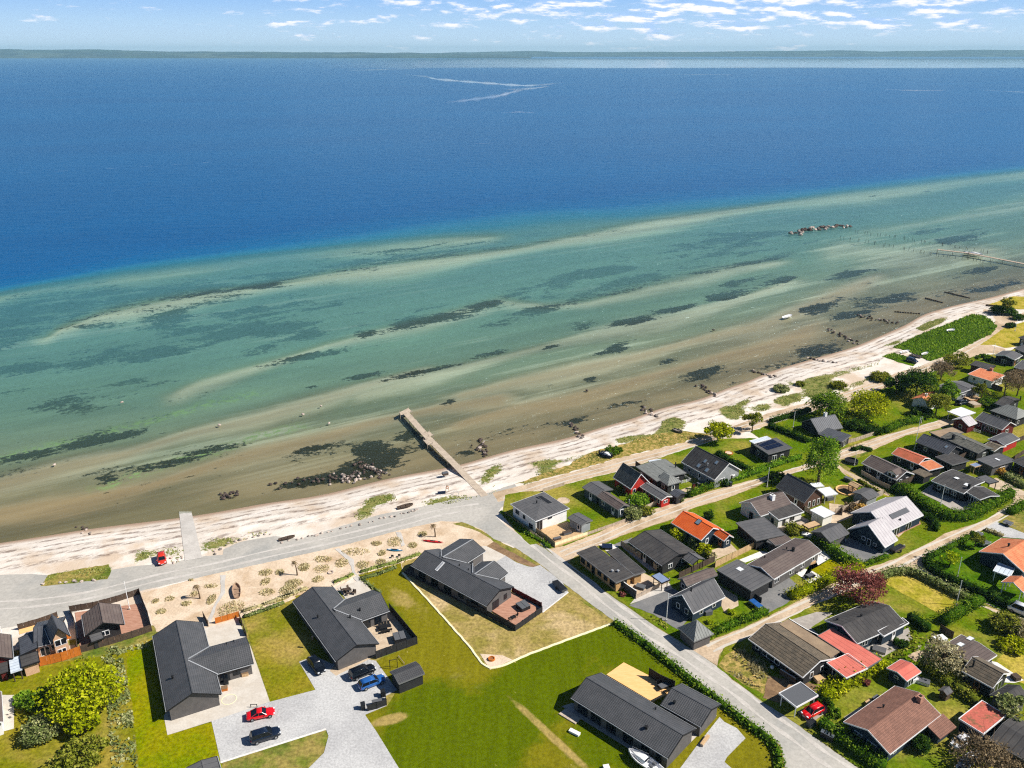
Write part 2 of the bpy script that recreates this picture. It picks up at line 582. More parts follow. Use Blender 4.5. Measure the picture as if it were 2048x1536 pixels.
def ut(x, y):
    u = np.asarray(x) * CU + np.asarray(y) * SU
    v = -np.asarray(x) * SU + np.asarray(y) * CU
    return u, v - np.interp(u, _fu, _fv)


def xy(u, t):
    v = np.interp(u, _fu, _fv) + t
    return u * CU - v * SU, u * SU + v * CU


def beach_z(t):
    k = np.clip((np.asarray(t) + 12) / 12, 0, 1)
    z = ZW * (k * k * (3 - 2 * k))
    return np.where(np.asarray(t) > 0, ZW - np.minimum(.035 * np.asarray(t) + .02, .25 + .008 * np.asarray(t)), z)


def hgt(x, y):
    return float(beach_z(ut(x, y)[1]))


def pline_d(X, Y, line):
    """vertical-ish distance in photo pixels from a polyline that runs left to right"""
    lx = np.array([p[0] for p in line])
    ly = np.array([p[1] for p in line])
    return Y - np.interp(X, lx, ly), (X > lx[0] - 40) & (X < lx[-1] + 40), np.clip(np.minimum((X - lx[0]) / 60 + .6, (lx[-1] - X) / 60 + .6), 0, 1)


# ------------------------------------------------------------------ sand bars, sea grass and depth, worked out once per sea-bed vertex
BARS = [('-60 596 0 586 100 566 250 541 400 522 550 505 700 492 850 479 1000 470', 10, .8),
        ('90 676 120 656 200 630 300 610 400 591 500 576 650 551 800 532 1024 497 1174 470 1324 441 1474 417 1624 396 1774 376 1900 358 2048 343 2120 335', 10, 1),
        ('340 790 400 765 550 720 650 688 750 664 850 643 1000 600 1090 610 1174 604 1324 570 1474 535 1574 520', 9, .75),
        ('700 790 850 750 1024 706 1174 668 1324 640 1474 598 1590 560', 10, .7),
        ('900 792 1024 762 1149 735 1274 710 1399 675 1536 643 1640 600 1760 550', 12, .9),
        ('-40 985 0 962 125 928 250 903 375 863 512 833 650 792 740 765 860 735', 13, .9),
        ('-40 1040 0 1023 150 1000 300 968 400 935 512 900 637 873 737 843 887 810 1024 790', 13, 1),
        ('900 850 1024 815 1124 800 1224 772 1349 737 1424 715 1536 690 1640 648', 12, .9),
        ('1640 500 1690 492 1740 500 1800 505 1900 500 1990 500', 16, .6),
        ('1500 690 1560 672 1620 640', 12, .5), ('1700 470 1800 452 1920 430 2048 405 2120 390', 12, .45)]
WEED = ('150 620 240 36 .42;450 642 240 28 .45;300 690 280 28 .36;1300 530 240 28 .4;60 622 75 20 .8;20 655 60 26 .6;150 603 70 16 .9;240 590 60 13 .9;330 574 80 12 .9;420 562 60 9 .8;480 548 40 8 .8;560 545 60 9 .9;'
        '640 528 90 10 .8;760 507 100 10 .8;900 490 90 8 .7;1000 478 70 6 .6;1120 462 60 5 .4;330 637 50 15 .95;400 652 60 9 .8;480 655 60 11 .95;'
        '560 652 55 12 .95;610 660 28 10 .9;520 688 60 7 .5;180 702 80 18 .6;310 700 60 12 .75;60 722 60 18 .5;100 792 70 12 .6;240 757 60 10 .4;'
        '610 708 48 5 .8;730 660 22 6 .8;850 634 70 6 .85;960 606 40 6 .8;730 746 45 5 .8;860 738 60 5 .8;980 702 40 6 .8;1000 640 36 5 .7;'
        '1054 574 60 7 .7;1124 560 66 11 .85;1200 541 74 12 .85;1254 556 55 9 .85;1300 545 60 9 .8;1340 511 66 9 .7;1400 491 95 13 .8;'
        '1480 480 85 13 .8;1450 506 80 8 .7;1530 516 44 6 .8;1060 620 50 8 .8;1160 650 34 10 .85;1260 638 44 5 .8;1370 611 44 5 .8;'
        '1440 591 34 5 .8;1470 562 30 4 .8;1565 557 18 4 1;1700 545 30 6 1;1770 599 54 7 .8;1640 614 42 7 .85;1720 622 44 7 .8;'
        '1960 539 62 5 .9;1850 461 44 5 .7;1910 476 30 6 .9;1392 745 58 9 1;1230 692 22 5 1;1215 700 30 4 .8;1180 757 15 7 1;1100 768 14 5 1;'
        '1330 718 24 6 .9;1640 705 60 9 .6;1560 728 50 7 .4;1990 574 60 6 .8;1720 598 40 5 .6;1860 590 50 5 .5;620 962 85 8 .75;690 948 50 10 .8;'
        '745 932 44 16 .9;735 895 26 9 .9;820 867 22 6 .9;790 922 18 6 .6;930 905 40 8 .45;460 994 26 9 .85;200 945 70 7 .35;60 905 40 6 .6;'
        '200 876 60 6 .75;330 925 70 6 .7;430 893 60 6 .7;210 955 24 8 .6;360 955 120 14 .3;300 1010 120 14 .25;600 910 100 10 .3;620 895 30 6 .6;'
        '1250 805 50 5 .5;1480 765 30 5 .4;1060 855 70 9 .35;1140 845 40 7 .4;900 800 16 4 .9;620 770 16 3 .8;1100 690 16 4 .7;1052 590 14 3 .7')
WEED = [tuple(float(q) for q in w.split()) for w in WEED.split(';')]
SHELF = px('-300 610 0 574 250 532 500 497 700 470 900 440 1024 425 1200 416 1400 398 1600 380 1800 360 2048 331 2400 305')
LIMEB = ['0 912 80 893 160 873 300 838 420 802 512 782', '200 975 300 935 360 915 430 900 512 868 600 850']


def sea_fields(x, y):
    X, Y = proj(x, y, np.full_like(x, ZW))
    u, t = ut(x, y)
    bar = np.zeros_like(x)
    for s, wd, k in BARS:
        d, m, e = pline_d(X, Y, px(s))
        wd = wd * (1 + .35 * np.sin(X * .013 + wd))
        f = np.where(d < 0, np.exp(-(d / (wd * .9)) ** 2), np.exp(-(d / (wd * 1.7)) ** 2))
        bar = np.maximum(bar, np.where(m, k * f * e, 0))
    weed = np.zeros_like(x)
    for cx, cy, rx, ry, k in WEED:
        # the patches lie along the shore: tilt them with it
        dx = X - cx
        dy = Y - cy + dx * .18
        weed = np.maximum(weed, k * .95 * np.exp(-((dx / rx) ** 2 + (dy / (ry * 1.1)) ** 2) * .5))
    d, m, e = pline_d(X, Y, SHELF)
    # how far beyond the edge of the shallows, in photo-independent metres: use t against the edge's own t
    sx = np.array([P(a, b, ZW).x for a, b in SHELF])
    sy = np.array([P(a, b, ZW).y for a, b in SHELF])
    su, st = ut(sx, sy)
    edge = np.interp(u, su, st)
    base = .12 + 1.3 * np.clip(t / 120, 0, 1) ** .7 + .8 * np.clip(t / np.maximum(edge, 60), 0, 1)
    wid = np.interp(u, [-150, 0, 200, 400, 700, 1000], [30, 45, 110, 110, 90, 90])
    deep = np.clip((t - edge + wid * .55) / wid, 0, 1.4)
    depth = base * (1 - .5 * bar) + 6.0 * deep ** 1.6
    lime = np.zeros_like(x)
    for s in LIMEB:
        d, m, e = pline_d(X, Y, px(s))
        lime = np.maximum(lime, np.where(m, np.exp(-(d / 8) ** 2) * e, 0))
    depth = np.where(t < 0, 0, depth)
    return depth, bar, weed, lime, t


# --- sea bed: sand, bars and sea-grass beds
def seabed_mat():
    m = bpy.data.materials.new('seabed_sand')
    m.use_nodes = True
    g = G(m.node_tree)
    b = g.n['Principled BSDF']
    tc = g.N('ShaderNodeTexCoord')
    v = g.mapping(tc.outputs['Object'], (1, 1, 1), (0, 0, -TH))
    va = g.mapping(v, (.35, 1, 1))
    bar, weed, lime, dep = g.attr('bar'), g.attr('weed'), g.attr('lime'), g.attr('depth')
    sand = g.mix(g.noise(va, .05, 5, .6), L(150, 130, 98), L(180, 158, 124))
    sand = g.mix(g.ss(dep, .25, .9), sand, L(204, 206, 184))
    olive = g.mix(g.ss(g.noise(va, .03, 5, .65), .38, .62), L(128, 118, 90), L(156, 140, 110))
    olive = g.mix(g.ss(dep, .35, 1.5), olive, L(136, 156, 132))
    strk = g.ss(g.noise(g.mapping(v, (.05, 1, 1)), .11, 5, .65, .3), .5, .68, 0, .55)
    bar = g.math('ADD', bar, strk)
    c = g.mix(g.ss(g.math('ADD', bar, g.math('MULTIPLY', g.math('SUBTRACT', g.noise(va, .06, 6, .7), .5), 1.1)), .1, .95), olive, sand)
    c = g.mix(g.math('MULTIPLY', lime, g.ss(g.noise(v, .45, 4, .7), .42, .6)), c, L(150, 176, 110))
    mot = g.ss(g.noise(g.mapping(v, (.12, 1, 1)), .05, 6, .7, .4), .3, .7, .72, 1.22)
    c = g.mix(1.0, c, g.N('ShaderNodeCombineColor', i_0=mot, i_1=mot, i_2=mot).outputs[0], 'MULTIPLY')
    n = g.noise(va, .09, 6, .68, .6)
    nf = g.noise(v, .55, 5, .75)
    n0 = g.noise(va, .03, 6, .62, .8)
    nn = g.math('ADD', g.math('MULTIPLY', n0, .36), g.math('ADD', g.math('MULTIPLY', n, .40), g.math('MULTIPLY', nf, .24)))
    nn = g.ss(nn, .37, .63)
    wm = g.ss(g.math('ADD', nn, g.math('ADD', weed, .05)), .93, 1.08)
    # stray tufts everywhere on the shallow bed
    st = g.math('MULTIPLY', g.ss(nf, .66, .74), g.ss(g.noise(va, .035, 3), .5, .62))
    wm = g.math('MAXIMUM', wm, g.math('MULTIPLY', st, .8))
    wc = g.mix(g.noise(v, 1.2, 3), L(34, 36, 26), L(62, 60, 40))
    c = g.mix(wm, c, wc)
    c = g.mix(g.ss(dep, 1.7, 3.4), c, L(70, 150, 160))
    g.put(b.inputs['Base Color'], c)
    b.inputs['Roughness'].default_value = 1
    b.inputs['Specular IOR Level'].default_value = 0
    MATS['seabed'] = m


def water_mat(name='sea_water', slick=False):
    """clear over sand, green over the shelf, blue where it is deep; reflects the sky by Fresnel, less where ripples break it up"""
    m = bpy.data.materials.new(name)
    m.use_nodes = True
    g = G(m.node_tree)
    g.n.clear()
    pos = g.N('ShaderNodeNewGeometry').outputs['Position']
    v = g.mapping(pos, (1, 1, 1), (0, 0, radians(-20)))
    dep = g.attr('depth')
    col = g.ramp(g.math('DIVIDE', dep, 8.0), [(0.0, L(96, 96, 66)), (.10, L(104, 134, 112)), (.2, L(100, 152, 142)), (.34, L(46, 126, 148)), (.6, L(2, 92, 142)), (1.0, L(0, 84, 140))])
    big = g.noise(g.mapping(v, (.3, 1, 1)), .004, 4, .6)
    col = g.mix(1.0, col, g.mix(g.ss(big, .3, .7), (.84, .88, .92), (1.12, 1.09, 1.05)), 'MULTIPLY')
    rip = g.noise(g.mapping(v, (.4, 1, 1)), .8, 5, .75, .2)
    rip2 = g.noise(g.mapping(v, (.4, 1, 1)), .09, 5, .7)
    rip3 = g.noise(g.mapping(v, (.35, 1, 1)), .28, 4, .6, .3)
    rp = g.math('ADD', g.math('MULTIPLY', rip, .4), g.math('ADD', g.math('MULTIPLY', rip3, 1.3), g.math('MULTIPLY', rip2, 2.4)))
    bn = g.N('ShaderNodeBump', i_Height=rp, i_Distance=(.02 if slick else 1.0), i_Strength=(.2 if slick else .9))
    opa = g.math('POWER', g.ss(dep, .2, 4.3, .02, 1.0), .85)
    dif = g.N('ShaderNodeBsdfDiffuse', i_Color=col, i_Normal=bn.outputs[0])
    tr = g.N('ShaderNodeBsdfTransparent', i_Color=g.mix(g.ss(dep, 0, 2), (.93, .95, .9), (.80, .93, .90)))
    body = g.N('ShaderNodeMixShader', i_0=opa, i_1=tr.outputs[0], i_2=dif.outputs[0])
    gl = g.N('ShaderNodeBsdfGlossy', i_Color=((1, 1, 1) if slick else (.72, .95, 1)), i_Roughness=(.05 if slick else .2), i_Normal=bn.outputs[0])
    fr = g.N('ShaderNodeFresnel', i_IOR=1.333).outputs[0]
    f = g.math('MULTIPLY', fr, 1.0) if slick else g.math('MINIMUM', g.math('MULTIPLY', fr, .75), .42)
    out = g.N('ShaderNodeMixShader', i_0=f, i_1=body.outputs[0], i_2=gl.outputs[0]).outputs[0]
    if slick:
        fade = g.math('MULTIPLY', g.attr('fade'), g.ss(g.noise(g.mapping(v, (.12, 1, 1)), .006, 5, .65), .15, .5))
        out = g.N('ShaderNodeMixShader', i_0=fade, i_1=g.N('ShaderNodeBsdfTransparent').outputs[0], i_2=out).outputs[0]
    g.N('ShaderNodeOutputMaterial', i_Surface=out)
    MATS[name] = m


seabed_mat()
water_mat()
water_mat('slick_water', True)


BEACHVEG = ['f 870 920 1000 880 1110 865 1140 935 990 960 900 975 860 950', 'f 780 1040 860 980 960 975 940 1050 880 1080 810 1100', 'f 1310 950 1480 905 1680 890 1790 900 1700 930 1500 970 1330 990',
            'f 1770 800 1880 650 1960 620 1970 690 1890 760 1800 810', 'f 1870 830 1910 815 1920 870 1870 890', 'f 1960 820 1990 830 1950 850',
            'Z 860 350 1000 290 1300 290 1380 320 1150 370 1060 400 1000 530 900 520', 'Z 1400 270 1690 205 1700 250 1500 290', 'Z 0 460 300 460 380 410 600 420 620 470 560 620 470 640 440 480 280 520 60 600 0 640',
            'p 82 1172 96 1150 150 1142 218 1128 222 1140 215 1158 150 1166', 'f -60 1190 90 1180 90 1200 0 1215',
            'g 120 640 260 600 400 610 360 640 200 660', 'g 380 610 500 580 700 540 840 520 880 580 760 600 640 640', 'g 780 440 900 420 1150 400 1200 290 1260 250 1400 300 1380 360 1180 440 900 480',
            'g 1200 430 1500 400 1560 410 1300 460 1160 500', 'g 1640 220 1720 160 1850 210 1880 260 1760 290', 'g 1900 200 1990 160 2080 150 2080 200 1960 230', 'g 150 660 390 680 360 730 200 740', 'g 80 780 200 770 180 800 80 810',
            'w 120 800 240 830 300 800 420 760 560 740 700 700 850 660 900 640 880 680 700 730 520 780 320 840 180 850', 'w 260 850 520 800 540 900 380 960 300 930', 'w 40 950 250 900 300 960 100 1030',
            'w 560 880 700 820 830 780 760 830 620 900', 'w 780 780 940 740 1000 760 880 810 800 810', 'w 1180 380 1280 320 1440 290 1420 330 1240 410', 'w 920 520 1000 490 1090 460 1060 500 960 530',
            'v 1640 1040 1760 1010 1900 940 1920 960 1820 1040 1700 1090']


def in_poly(x, y, poly):
    c = np.zeros(len(x), bool)
    n = len(poly)
    for i in range(n):
        x0, y0 = poly[i][:2]
        x1, y1 = poly[(i + 1) % n][:2]
        if y0 == y1:
            continue
        k = (y0 > y) != (y1 > y)
        c ^= k & (x < (x1 - x0) * (y - y0) / (y1 - y0) + x0)
    return c


def soften(a, n):
    for _ in range(n):
        p = np.pad(a, 1, 'edge')
        a = (p[1:-1, 1:-1] * 2 + p[:-2, 1:-1] + p[2:, 1:-1] + p[1:-1, :-2] + p[1:-1, 2:]) / 6
    return a


def grid_mesh(name, U, T, zf, matn, fields=True, kind='structure'):
    uu, tt = np.meshgrid(U, T)
    x, y = xy(uu, tt)
    z = zf(x, y, tt)
    nv, nu = uu.shape
    i = np.arange(nv * nu).reshape(nv, nu)
    q = np.stack([i[:-1, :-1], i[:-1, 1:], i[1:, 1:], i[1:, :-1]], -1).reshape(-1, 4)
    me = bpy.data.meshes.new(name)
    me.vertices.add(nv * nu)
    me.vertices.foreach_set('co', np.stack([x, y, z], -1).ravel())
    me.loops.add(q.size)
    me.loops.foreach_set('vertex_index', q.ravel())
    me.polygons.add(len(q))
    me.polygons.foreach_set('loop_start', np.arange(0, q.size, 4))
    me.polygons.foreach_set('loop_total', np.full(len(q), 4))
    me.polygons.foreach_set('use_smooth', np.ones(len(q), bool))
    me.update(calc_edges=True)
    me.validate()
    if fields:
        d, b, w, li, t = sea_fields(x.ravel(), y.ravel())
        veg = np.zeros(len(d))
        if matn == 'beach':
            for s in BEACHVEG:
                veg = np.maximum(veg, in_poly(x.ravel(), y.ravel(), [P(a, b, 0) for a, b in px(s)]))
            veg = soften(veg.reshape(nv, nu), 3).ravel()
        for nm, a in (('veg', veg), ('depth', d), ('bar', b), ('weed', w), ('lime', li), ('shore', t)):
            at = me.attributes.new(nm, 'FLOAT', 'POINT')
            at.data.foreach_set('value', a.astype(np.float32))
    me.materials.append(MATS[matn])
    o = bpy.data.objects.new(name, me)
    C.objects.link(o)
    return tag(o, None, None, kind=kind), x, y


U1 = np.concatenate([np.arange(-160, 420, 1.6), np.arange(420, 1000, 4.0)])
T1 = np.concatenate([np.arange(-3, 150, 1.0), np.arange(150, 420, 1.8), np.arange(420, 701, 6.0)])
grid_mesh('seabed', U1, T1, lambda x, y, t: np.where(t < 0, beach_z(t), ZW - np.minimum(.035 * t + .02, .25 + .008 * t)), 'seabed')
U2 = np.concatenate([np.arange(-160, 420, 2.4), np.arange(420, 1001, 6.0)])
T2 = np.concatenate([np.arange(-1.0, 150, 1.6), np.arange(150, 420, 2.4), np.arange(420, 701, 7.0)])
wo, wx, wy = grid_mesh('water', U2, T2, lambda x, y, t: np.full_like(x, ZW), 'sea_water')
# the open sea beyond the near water: shares its outer edge
ring = [(wx[-1, k], wy[-1, k]) for k in range(0, wx.shape[1], 6)] + [(wx[-1, -1], wy[-1, -1])]
lft = [(wx[k, 0], wy[k, 0]) for k in range(0, wx.shape[0], 12)]
rgt = [(wx[k, -1], wy[k, -1]) for k in range(0, wx.shape[0], 12)]
far = MB()
poly = [(-30000, wy[0, 0] - 300), *lft, *ring, *rgt[::-1], (30000, wy[0, -1] - 400), (40000, 60000), (-40000, 60000)]
far.face([(a, b, ZW) for a, b in poly])
fo = far.build('water', 'sea_water', uvs=False)
at = fo.data.attributes.new('depth', 'FLOAT', 'POINT')
at.data.foreach_set('value', np.full(len(fo.data.vertices), 8.0, np.float32))
tag(fo, None, None, kind='structure')


# calm slicks: wind-still streaks and the glassy band under the far shore
def slick(rows, fades):
    """rows of photo points laid on the sea; fades: strength at each point"""
    n = len(rows[0])
    b = MB()
    b.mesh([P(a, c, ZW + .06) for r in rows for a, c in r], [(k * n + i, k * n + i + 1, (k + 1) * n + i + 1, (k + 1) * n + i) for k in range(len(rows) - 1) for i in range(n - 1)])
    o = b.build('water', 'slick_water', uvs=False)
    for nm, v in (('depth', [8.0] * (n * len(rows))), ('fade', [f for r in fades for f in r])):
        o.data.attributes.new(nm, 'FLOAT', 'POINT').data.foreach_set('value', np.array(v, np.float32))
    return tag(o, None, None, kind='structure')


def streak(s, w, f=.6):
    l = smooth_line(px(s), 5)
    n = len(l)
    ww = [w * (.3 + .7 * sin(pi * (i + .5) / n)) * (.7 + .3 * sin(i * 1.7)) for i in range(n)]
    rows = [[(x, y + k * ww[i]) for i, (x, y) in enumerate(l)] for k in (-1, 0, 1)]
    e = [f * min(1, 4 * min(i, n - 1 - i) / n) for i in range(n)]
    slick(rows, [[0] * n, e, [0] * n])


def smooth_line(l, n=4, closed=False):
    m = len(l)
    out = []
    for i in range(m if closed else m - 1):
        p = [l[(i + k) % m] if closed else l[min(max(i + k, 0), m - 1)] for k in (-1, 0, 1, 2)]
        for j in range(n):
            t = j / n
            out.append(tuple(.5 * (2 * p[1][c] + (p[2][c] - p[0][c]) * t + (2 * p[0][c] - 5 * p[1][c] + 4 * p[2][c] - p[3][c]) * t * t + (3 * p[1][c] - p[0][c] - 3 * p[2][c] + p[3][c]) * t ** 3) for c in (0, 1)))
    if not closed:
        out.append(tuple(l[-1][:2]))
    return out


bx = list(range(560, 2200, 60))
bf = [max(0, min(1, (x - 640) / 500)) for x in bx]
slick([[(x, y + (.8 * sin(x * .011) if 0 < k < 4 else 0)) for x in bx] for k, y in enumerate((137, 134.6, 130, 120, 116))], [[0] * len(bx), bf, bf, bf, [0] * len(bx)])
for s, w, f in (('805 149 850 153 872 158 930 163 985 167 1045 171 1090 169 1132 164', 4, .9), ('1062 177 1030 183 1000 191 960 197 920 202 888 205', 6, .9),
                ('1010 179 1062 177 1100 172', 3, .7), ('690 141 760 139 850 136', 2, .5), ('1320 150 1400 149 1480 150', 1.6, .3), ('1760 178 1830 181 1900 180', 1.6, .4),
                ('1960 180 2048 184 2100 183', 1.8, .4), ('1000 226 1040 224 1075 226', 2.4, .3)):
    streak(s, w, f)


# ------------------------------------------------------------------ far shore
def hills_mat():
    m = mat('far_land', L(24, 40, 40), 1, L(70, 80, 66), .0016, .42, .6, .3, .004, col3=L(46, 66, 50), sc3=.0009)
    return m


hills_mat()


def coast(y0, prof, d1, seed):
    """a low ridge: shore line at photo row y0, crest d1 metres behind"""
    rnd = np.random.RandomState(seed)
    X = np.arange(prof[0][0], prof[-1][0] + 1, 8.0)
    top = np.interp(X, [p[0] for p in prof], [p[1] for p in prof])
    nz = np.convolve(rnd.randn(len(X) + 8), np.hanning(9) / 4.5, 'valid')
    rows = []
    d0 = P(1024, y0, ZW).y
    crest = d0 + d1
    zt = CH - (top - HY) / FPX * crest / cos(PITCH) * cos(PITCH) + nz * 5
    zt = np.maximum(zt, 6)
    fine = np.convolve(rnd.randn(len(X) + 2), np.ones(3) / 3, 'valid')
    for k, (fr, h) in enumerate(((0, 0), (.01, .12), (.25, .45), (.6, .8), (1, 1), (1.6, .7), (2.4, 0))):
        dd = d0 + d1 * fr
        xs = (X - 1024) / FPX * dd * .995
        zz = np.where(fr == 0, ZW, zt * h + fine * 4 * (k > 0))
        rows.append(np.stack([xs, np.full_like(xs, dd) + fine * 60, zz], -1))
    n = len(X)
    b = MB()
    b.mesh([tuple(p) for r in rows for p in r], [(k * n + i, k * n + i + 1, (k + 1) * n + i + 1, (k + 1) * n + i) for k in range(len(rows) - 1) for i in range(n - 1)])
    return tag(b.build('hills', 'far_land', uvs=False, smooth=True), None, None, kind='structure')


coast(116.5, [(-300, 99), (60, 98.5), (120, 100), (280, 100), (340, 102.5), (520, 103.5), (760, 104.5), (900, 106), (1000, 109), (1060, 113)], 2200, 3)
coast(113.6, [(820, 110), (900, 105), (1000, 103), (1060, 102), (1120, 104), (1400, 103.5), (1500, 102), (1640, 101), (1720, 103), (1850, 100.5), (2300, 100)], 3000, 5)
coast(113.4, [(1440, 112.5), (1480, 110), (1560, 109), (1690, 109), (1715, 112.5)], 700, 8)


# ------------------------------------------------------------------ land
def beach_mat():
    m = bpy.data.materials.new('beach_sand')
    m.use_nodes = True
    g = G(m.node_tree)
    b = g.n['Principled BSDF']
    tc = g.N('ShaderNodeTexCoord')
    v = g.mapping(tc.outputs['Object'], (1, 1, 1), (0, 0, -TH))
    va = g.mapping(v, (.3, 1, 1))
    t = g.attr('shore')
    c = g.mix(g.ss(g.noise(va, .25, 5, .6), .35, .65), L(214, 203, 190), L(234, 225, 214))
    c = g.mix(g.ss(g.noise(v, .09, 4, .6), .46, .66), c, L(206, 186, 164))
    # broken lines of dried weed left by the tide
    wob = g.math('MULTIPLY', g.math('SUBTRACT', g.noise(va, .10, 4, .6), .5), 5.0)
    tw = g.math('ADD', t, wob)
    lines = None
    for t0, wd in ((-3.0, .4), (-5.4, .5), (-8.2, .6), (-11.0, .7), (-14.5, .9)):
        d = g.math('ABSOLUTE', g.math('SUBTRACT', tw, t0))
        k = g.ss(d, wd * .4, wd * 1.6, 1, 0)
        lines = k if lines is None else g.math('MAXIMUM', lines, k)
    br = g.ss(g.noise(va, .7, 5, .8), .44, .60)
    lines = g.math('MULTIPLY', lines, br)
    peb = g.math('MULTIPLY', g.ss(g.noise(v, 1.7, 4, .75), .62, .70), g.ss(g.noise(va, .12, 3), .45, .62))
    c = g.mix(g.math('MULTIPLY', g.math('MAXIMUM', lines, g.math('MULTIPLY', peb, .8)), .8), c, L(112, 92, 80))
    vg = g.math('ADD', g.attr('veg'), g.math('ADD', g.math('MULTIPLY', g.math('SUBTRACT', g.noise(v, .22, 5, .7), .5), 1.3), g.math('MULTIPLY', g.math('SUBTRACT', g.noise(v, 1.4, 4, .7), .5), .9)))
    vm = g.math('MULTIPLY', g.ss(vg, .42, .62), g.ss(g.attr('veg'), .02, .2))
    c = g.mix(vm, c, g.mix(g.ss(g.noise(v, .5, 4, .7), .35, .65), L(96, 110, 46), L(142, 136, 80)))
    # wet sand by the water
    wet = g.ss(g.math('ADD', t, g.math('MULTIPLY', wob, .25)), -2.6, -.4)
    c = g.mix(wet, c, L(164, 140, 120))
    f = g.noise(v, 5, 4, .7)
    k = g.ss(f, .25, .75, .88, 1.1)
    c = g.mix(1.0, c, g.N('ShaderNodeCombineColor', i_0=k, i_1=k, i_2=k).outputs[0], 'MULTIPLY')
    bn = g.N('ShaderNodeBump', i_Height=g.noise(v, 1.1, 5, .7), i_Distance=.14, i_Strength=.7)
    g.l.new(bn.outputs[0], b.inputs['Normal'])
    g.put(b.inputs['Base Color'], c)
    b.inputs['Roughness'].default_value = 1
    b.inputs['Specular IOR Level'].default_value = .1
    MATS['beach'] = m


beach_mat()
U3 = np.concatenate([np.arange(-160, 420, 1.5), np.arange(420, 1000, 5.0)])
T3 = np.concatenate([np.arange(-44, -13, 1.5), np.arange(-13, .9, .8)])
grid_mesh('beach', U3, T3, lambda x, y, t: np.where(t < -12.5, .008, beach_z(t) + np.where(t < 0, .008, -.06)), 'beach')
# ground: everything landward of the beach, out to the horizon behind and beside the camera
eu = np.arange(-900, 3000, 12.0)
ex, ey = xy(eu, np.full_like(eu, -13.0))
gb = MB()
gb.face([(a, b, 0) for a, b in zip(ex, ey)] + [(9000, ey[-1] - 1500, 0), (9000, -6000, 0), (-9000, -6000, 0), (-9000, ey[0] - 900, 0)])
tag(gb.build('ground', 'rough_grass', uvs=False), None, None, kind='structure')

def field_mat():
    """the big mown field: green and dried-out areas melting into each other"""
    m = bpy.data.materials.new('field_grass')
    m.use_nodes = True
    g = G(m.node_tree)
    b = g.n['Principled BSDF']
    pos = g.N('ShaderNodeNewGeometry').outputs['Position']

    def blob(x, y, rx, ry, rot, k):
        p = P(x, y, 0)
        n = g.N('ShaderNodeMapping', vector_type='TEXTURE')
        g.put(n.inputs[0], pos)
        n.inputs['Location'].default_value = p
        n.inputs['Rotation'].default_value = (0, 0, radians(rot))
        n.inputs['Scale'].default_value = (rx, ry, 1)
        q = g.N('ShaderNodeVectorMath', operation='LENGTH', i_0=n.outputs[0])
        return g.ss(q.outputs['Value'], .35, 1.15, k, 0)

    n1 = g.noise(pos, .09, 6, .65, .5)
    n2 = g.noise(pos, .5, 6, .7)
    wob = g.math('ADD', g.math('MULTIPLY', g.math('SUBTRACT', n1, .5), 1.6), g.math('MULTIPLY', g.math('SUBTRACT', n2, .5), .9))
    gr, dr = wob, wob
    for a in ((1190, 1300, 22, 9, 28, .75), (1330, 1340, 16, 6, -38, .7), (1060, 1390, 12, 8, 60, .8), (1090, 1300, 10, 5, 20, .5), (900, 1440, 16, 12, 0, .75), (870, 1520, 14, 7, 0, .7), (1210, 1500, 12, 7, -35, .7), (1000, 1500, 9, 7, 0, .4), (780, 1230, 8, 3, -55, .5)):
        gr = g.math('ADD', gr, blob(*a))
    for a in ((775, 1440, 4, 1.6, 20, 1.0), (1085, 1455, 13, 1.0, -52, .75), (1130, 1510, 8, 2.4, -50, .45), (790, 1190, 7, 3, -55, .5), (940, 1370, 10, 4, -50, .4), (850, 1230, 12, 3, -52, .3), (1570, 1500, 6, 4, 0, .4)):
        dr = g.math('ADD', dr, blob(*a))
    c = g.mix(g.ss(gr, .1, .75), L(122, 116, 22), L(88, 102, 6))
    c = g.mix(g.ss(dr, .35, .95), c, L(168, 146, 86))
    mow = g.noise(g.mapping(pos, (1, .06, 1), (0, 0, radians(38))), .9, 3, .6)
    k = g.math('ADD', g.ss(g.noise(pos, 1.4, 6, .8), .25, .75, .66, 1.3), g.ss(mow, .3, .7, -.09, .09))
    c = g.mix(1.0, c, g.N('ShaderNodeCombineColor', i_0=k, i_1=k, i_2=k).outputs[0], 'MULTIPLY')
    c = g.mix(g.ss(g.noise(pos, 1.1, 3, .6), .70, .76), c, L(176, 164, 96))
    g.put(b.inputs['Base Color'], c)
    b.inputs['Roughness'].default_value = 1
    b.inputs['Specular IOR Level'].default_value = 0
    bn = g.N('ShaderNodeBump', i_Height=g.noise(pos, 3.0, 5, .7), i_Distance=.1, i_Strength=.8)
    g.l.new(bn.outputs[0], b.inputs['Normal'])
    MATS['field'] = m


field_mat()
ZL = [.016]


def densify(poly, step, amp, closed=True):
    out = []
    n = len(poly)
    for i in range(n if closed else n - 1):
        a, b = Vector(poly[i]), Vector(poly[(i + 1) % n])
        k = max(1, int((b - a).length / step))
        d = b - a
        nn = Vector((-d.y, d.x, 0)).normalized() if d.length > 1e-6 else Vector((0, 0, 0))
        for j in range(k):
            out.append(a + d * (j / k) + nn * (random.uniform(-amp, amp) if amp else 0))
    if not closed:
        out.append(Vector(poly[-1]))
    return out


def patch(name, m, s, fr=None, amp=0.0, smooth=0, step=1.2, z=None, drape=False):
    q = px(s, fr)
    if smooth:
        q = smooth_line(q, smooth, True)
    if z is None:
        ZL[0] += .0008
        z = ZL[0]
    w = [P(a, b, 0) for a, b in q]
    if amp or drape:
        w = densify(w, step, amp)
    b = MB()
    b.face([(p.x, p.y, (hgt(p.x, p.y) if drape else 0) + z) for p in w])
    return tag(b.build(name, m, uvs=False), None, None, kind='structure')


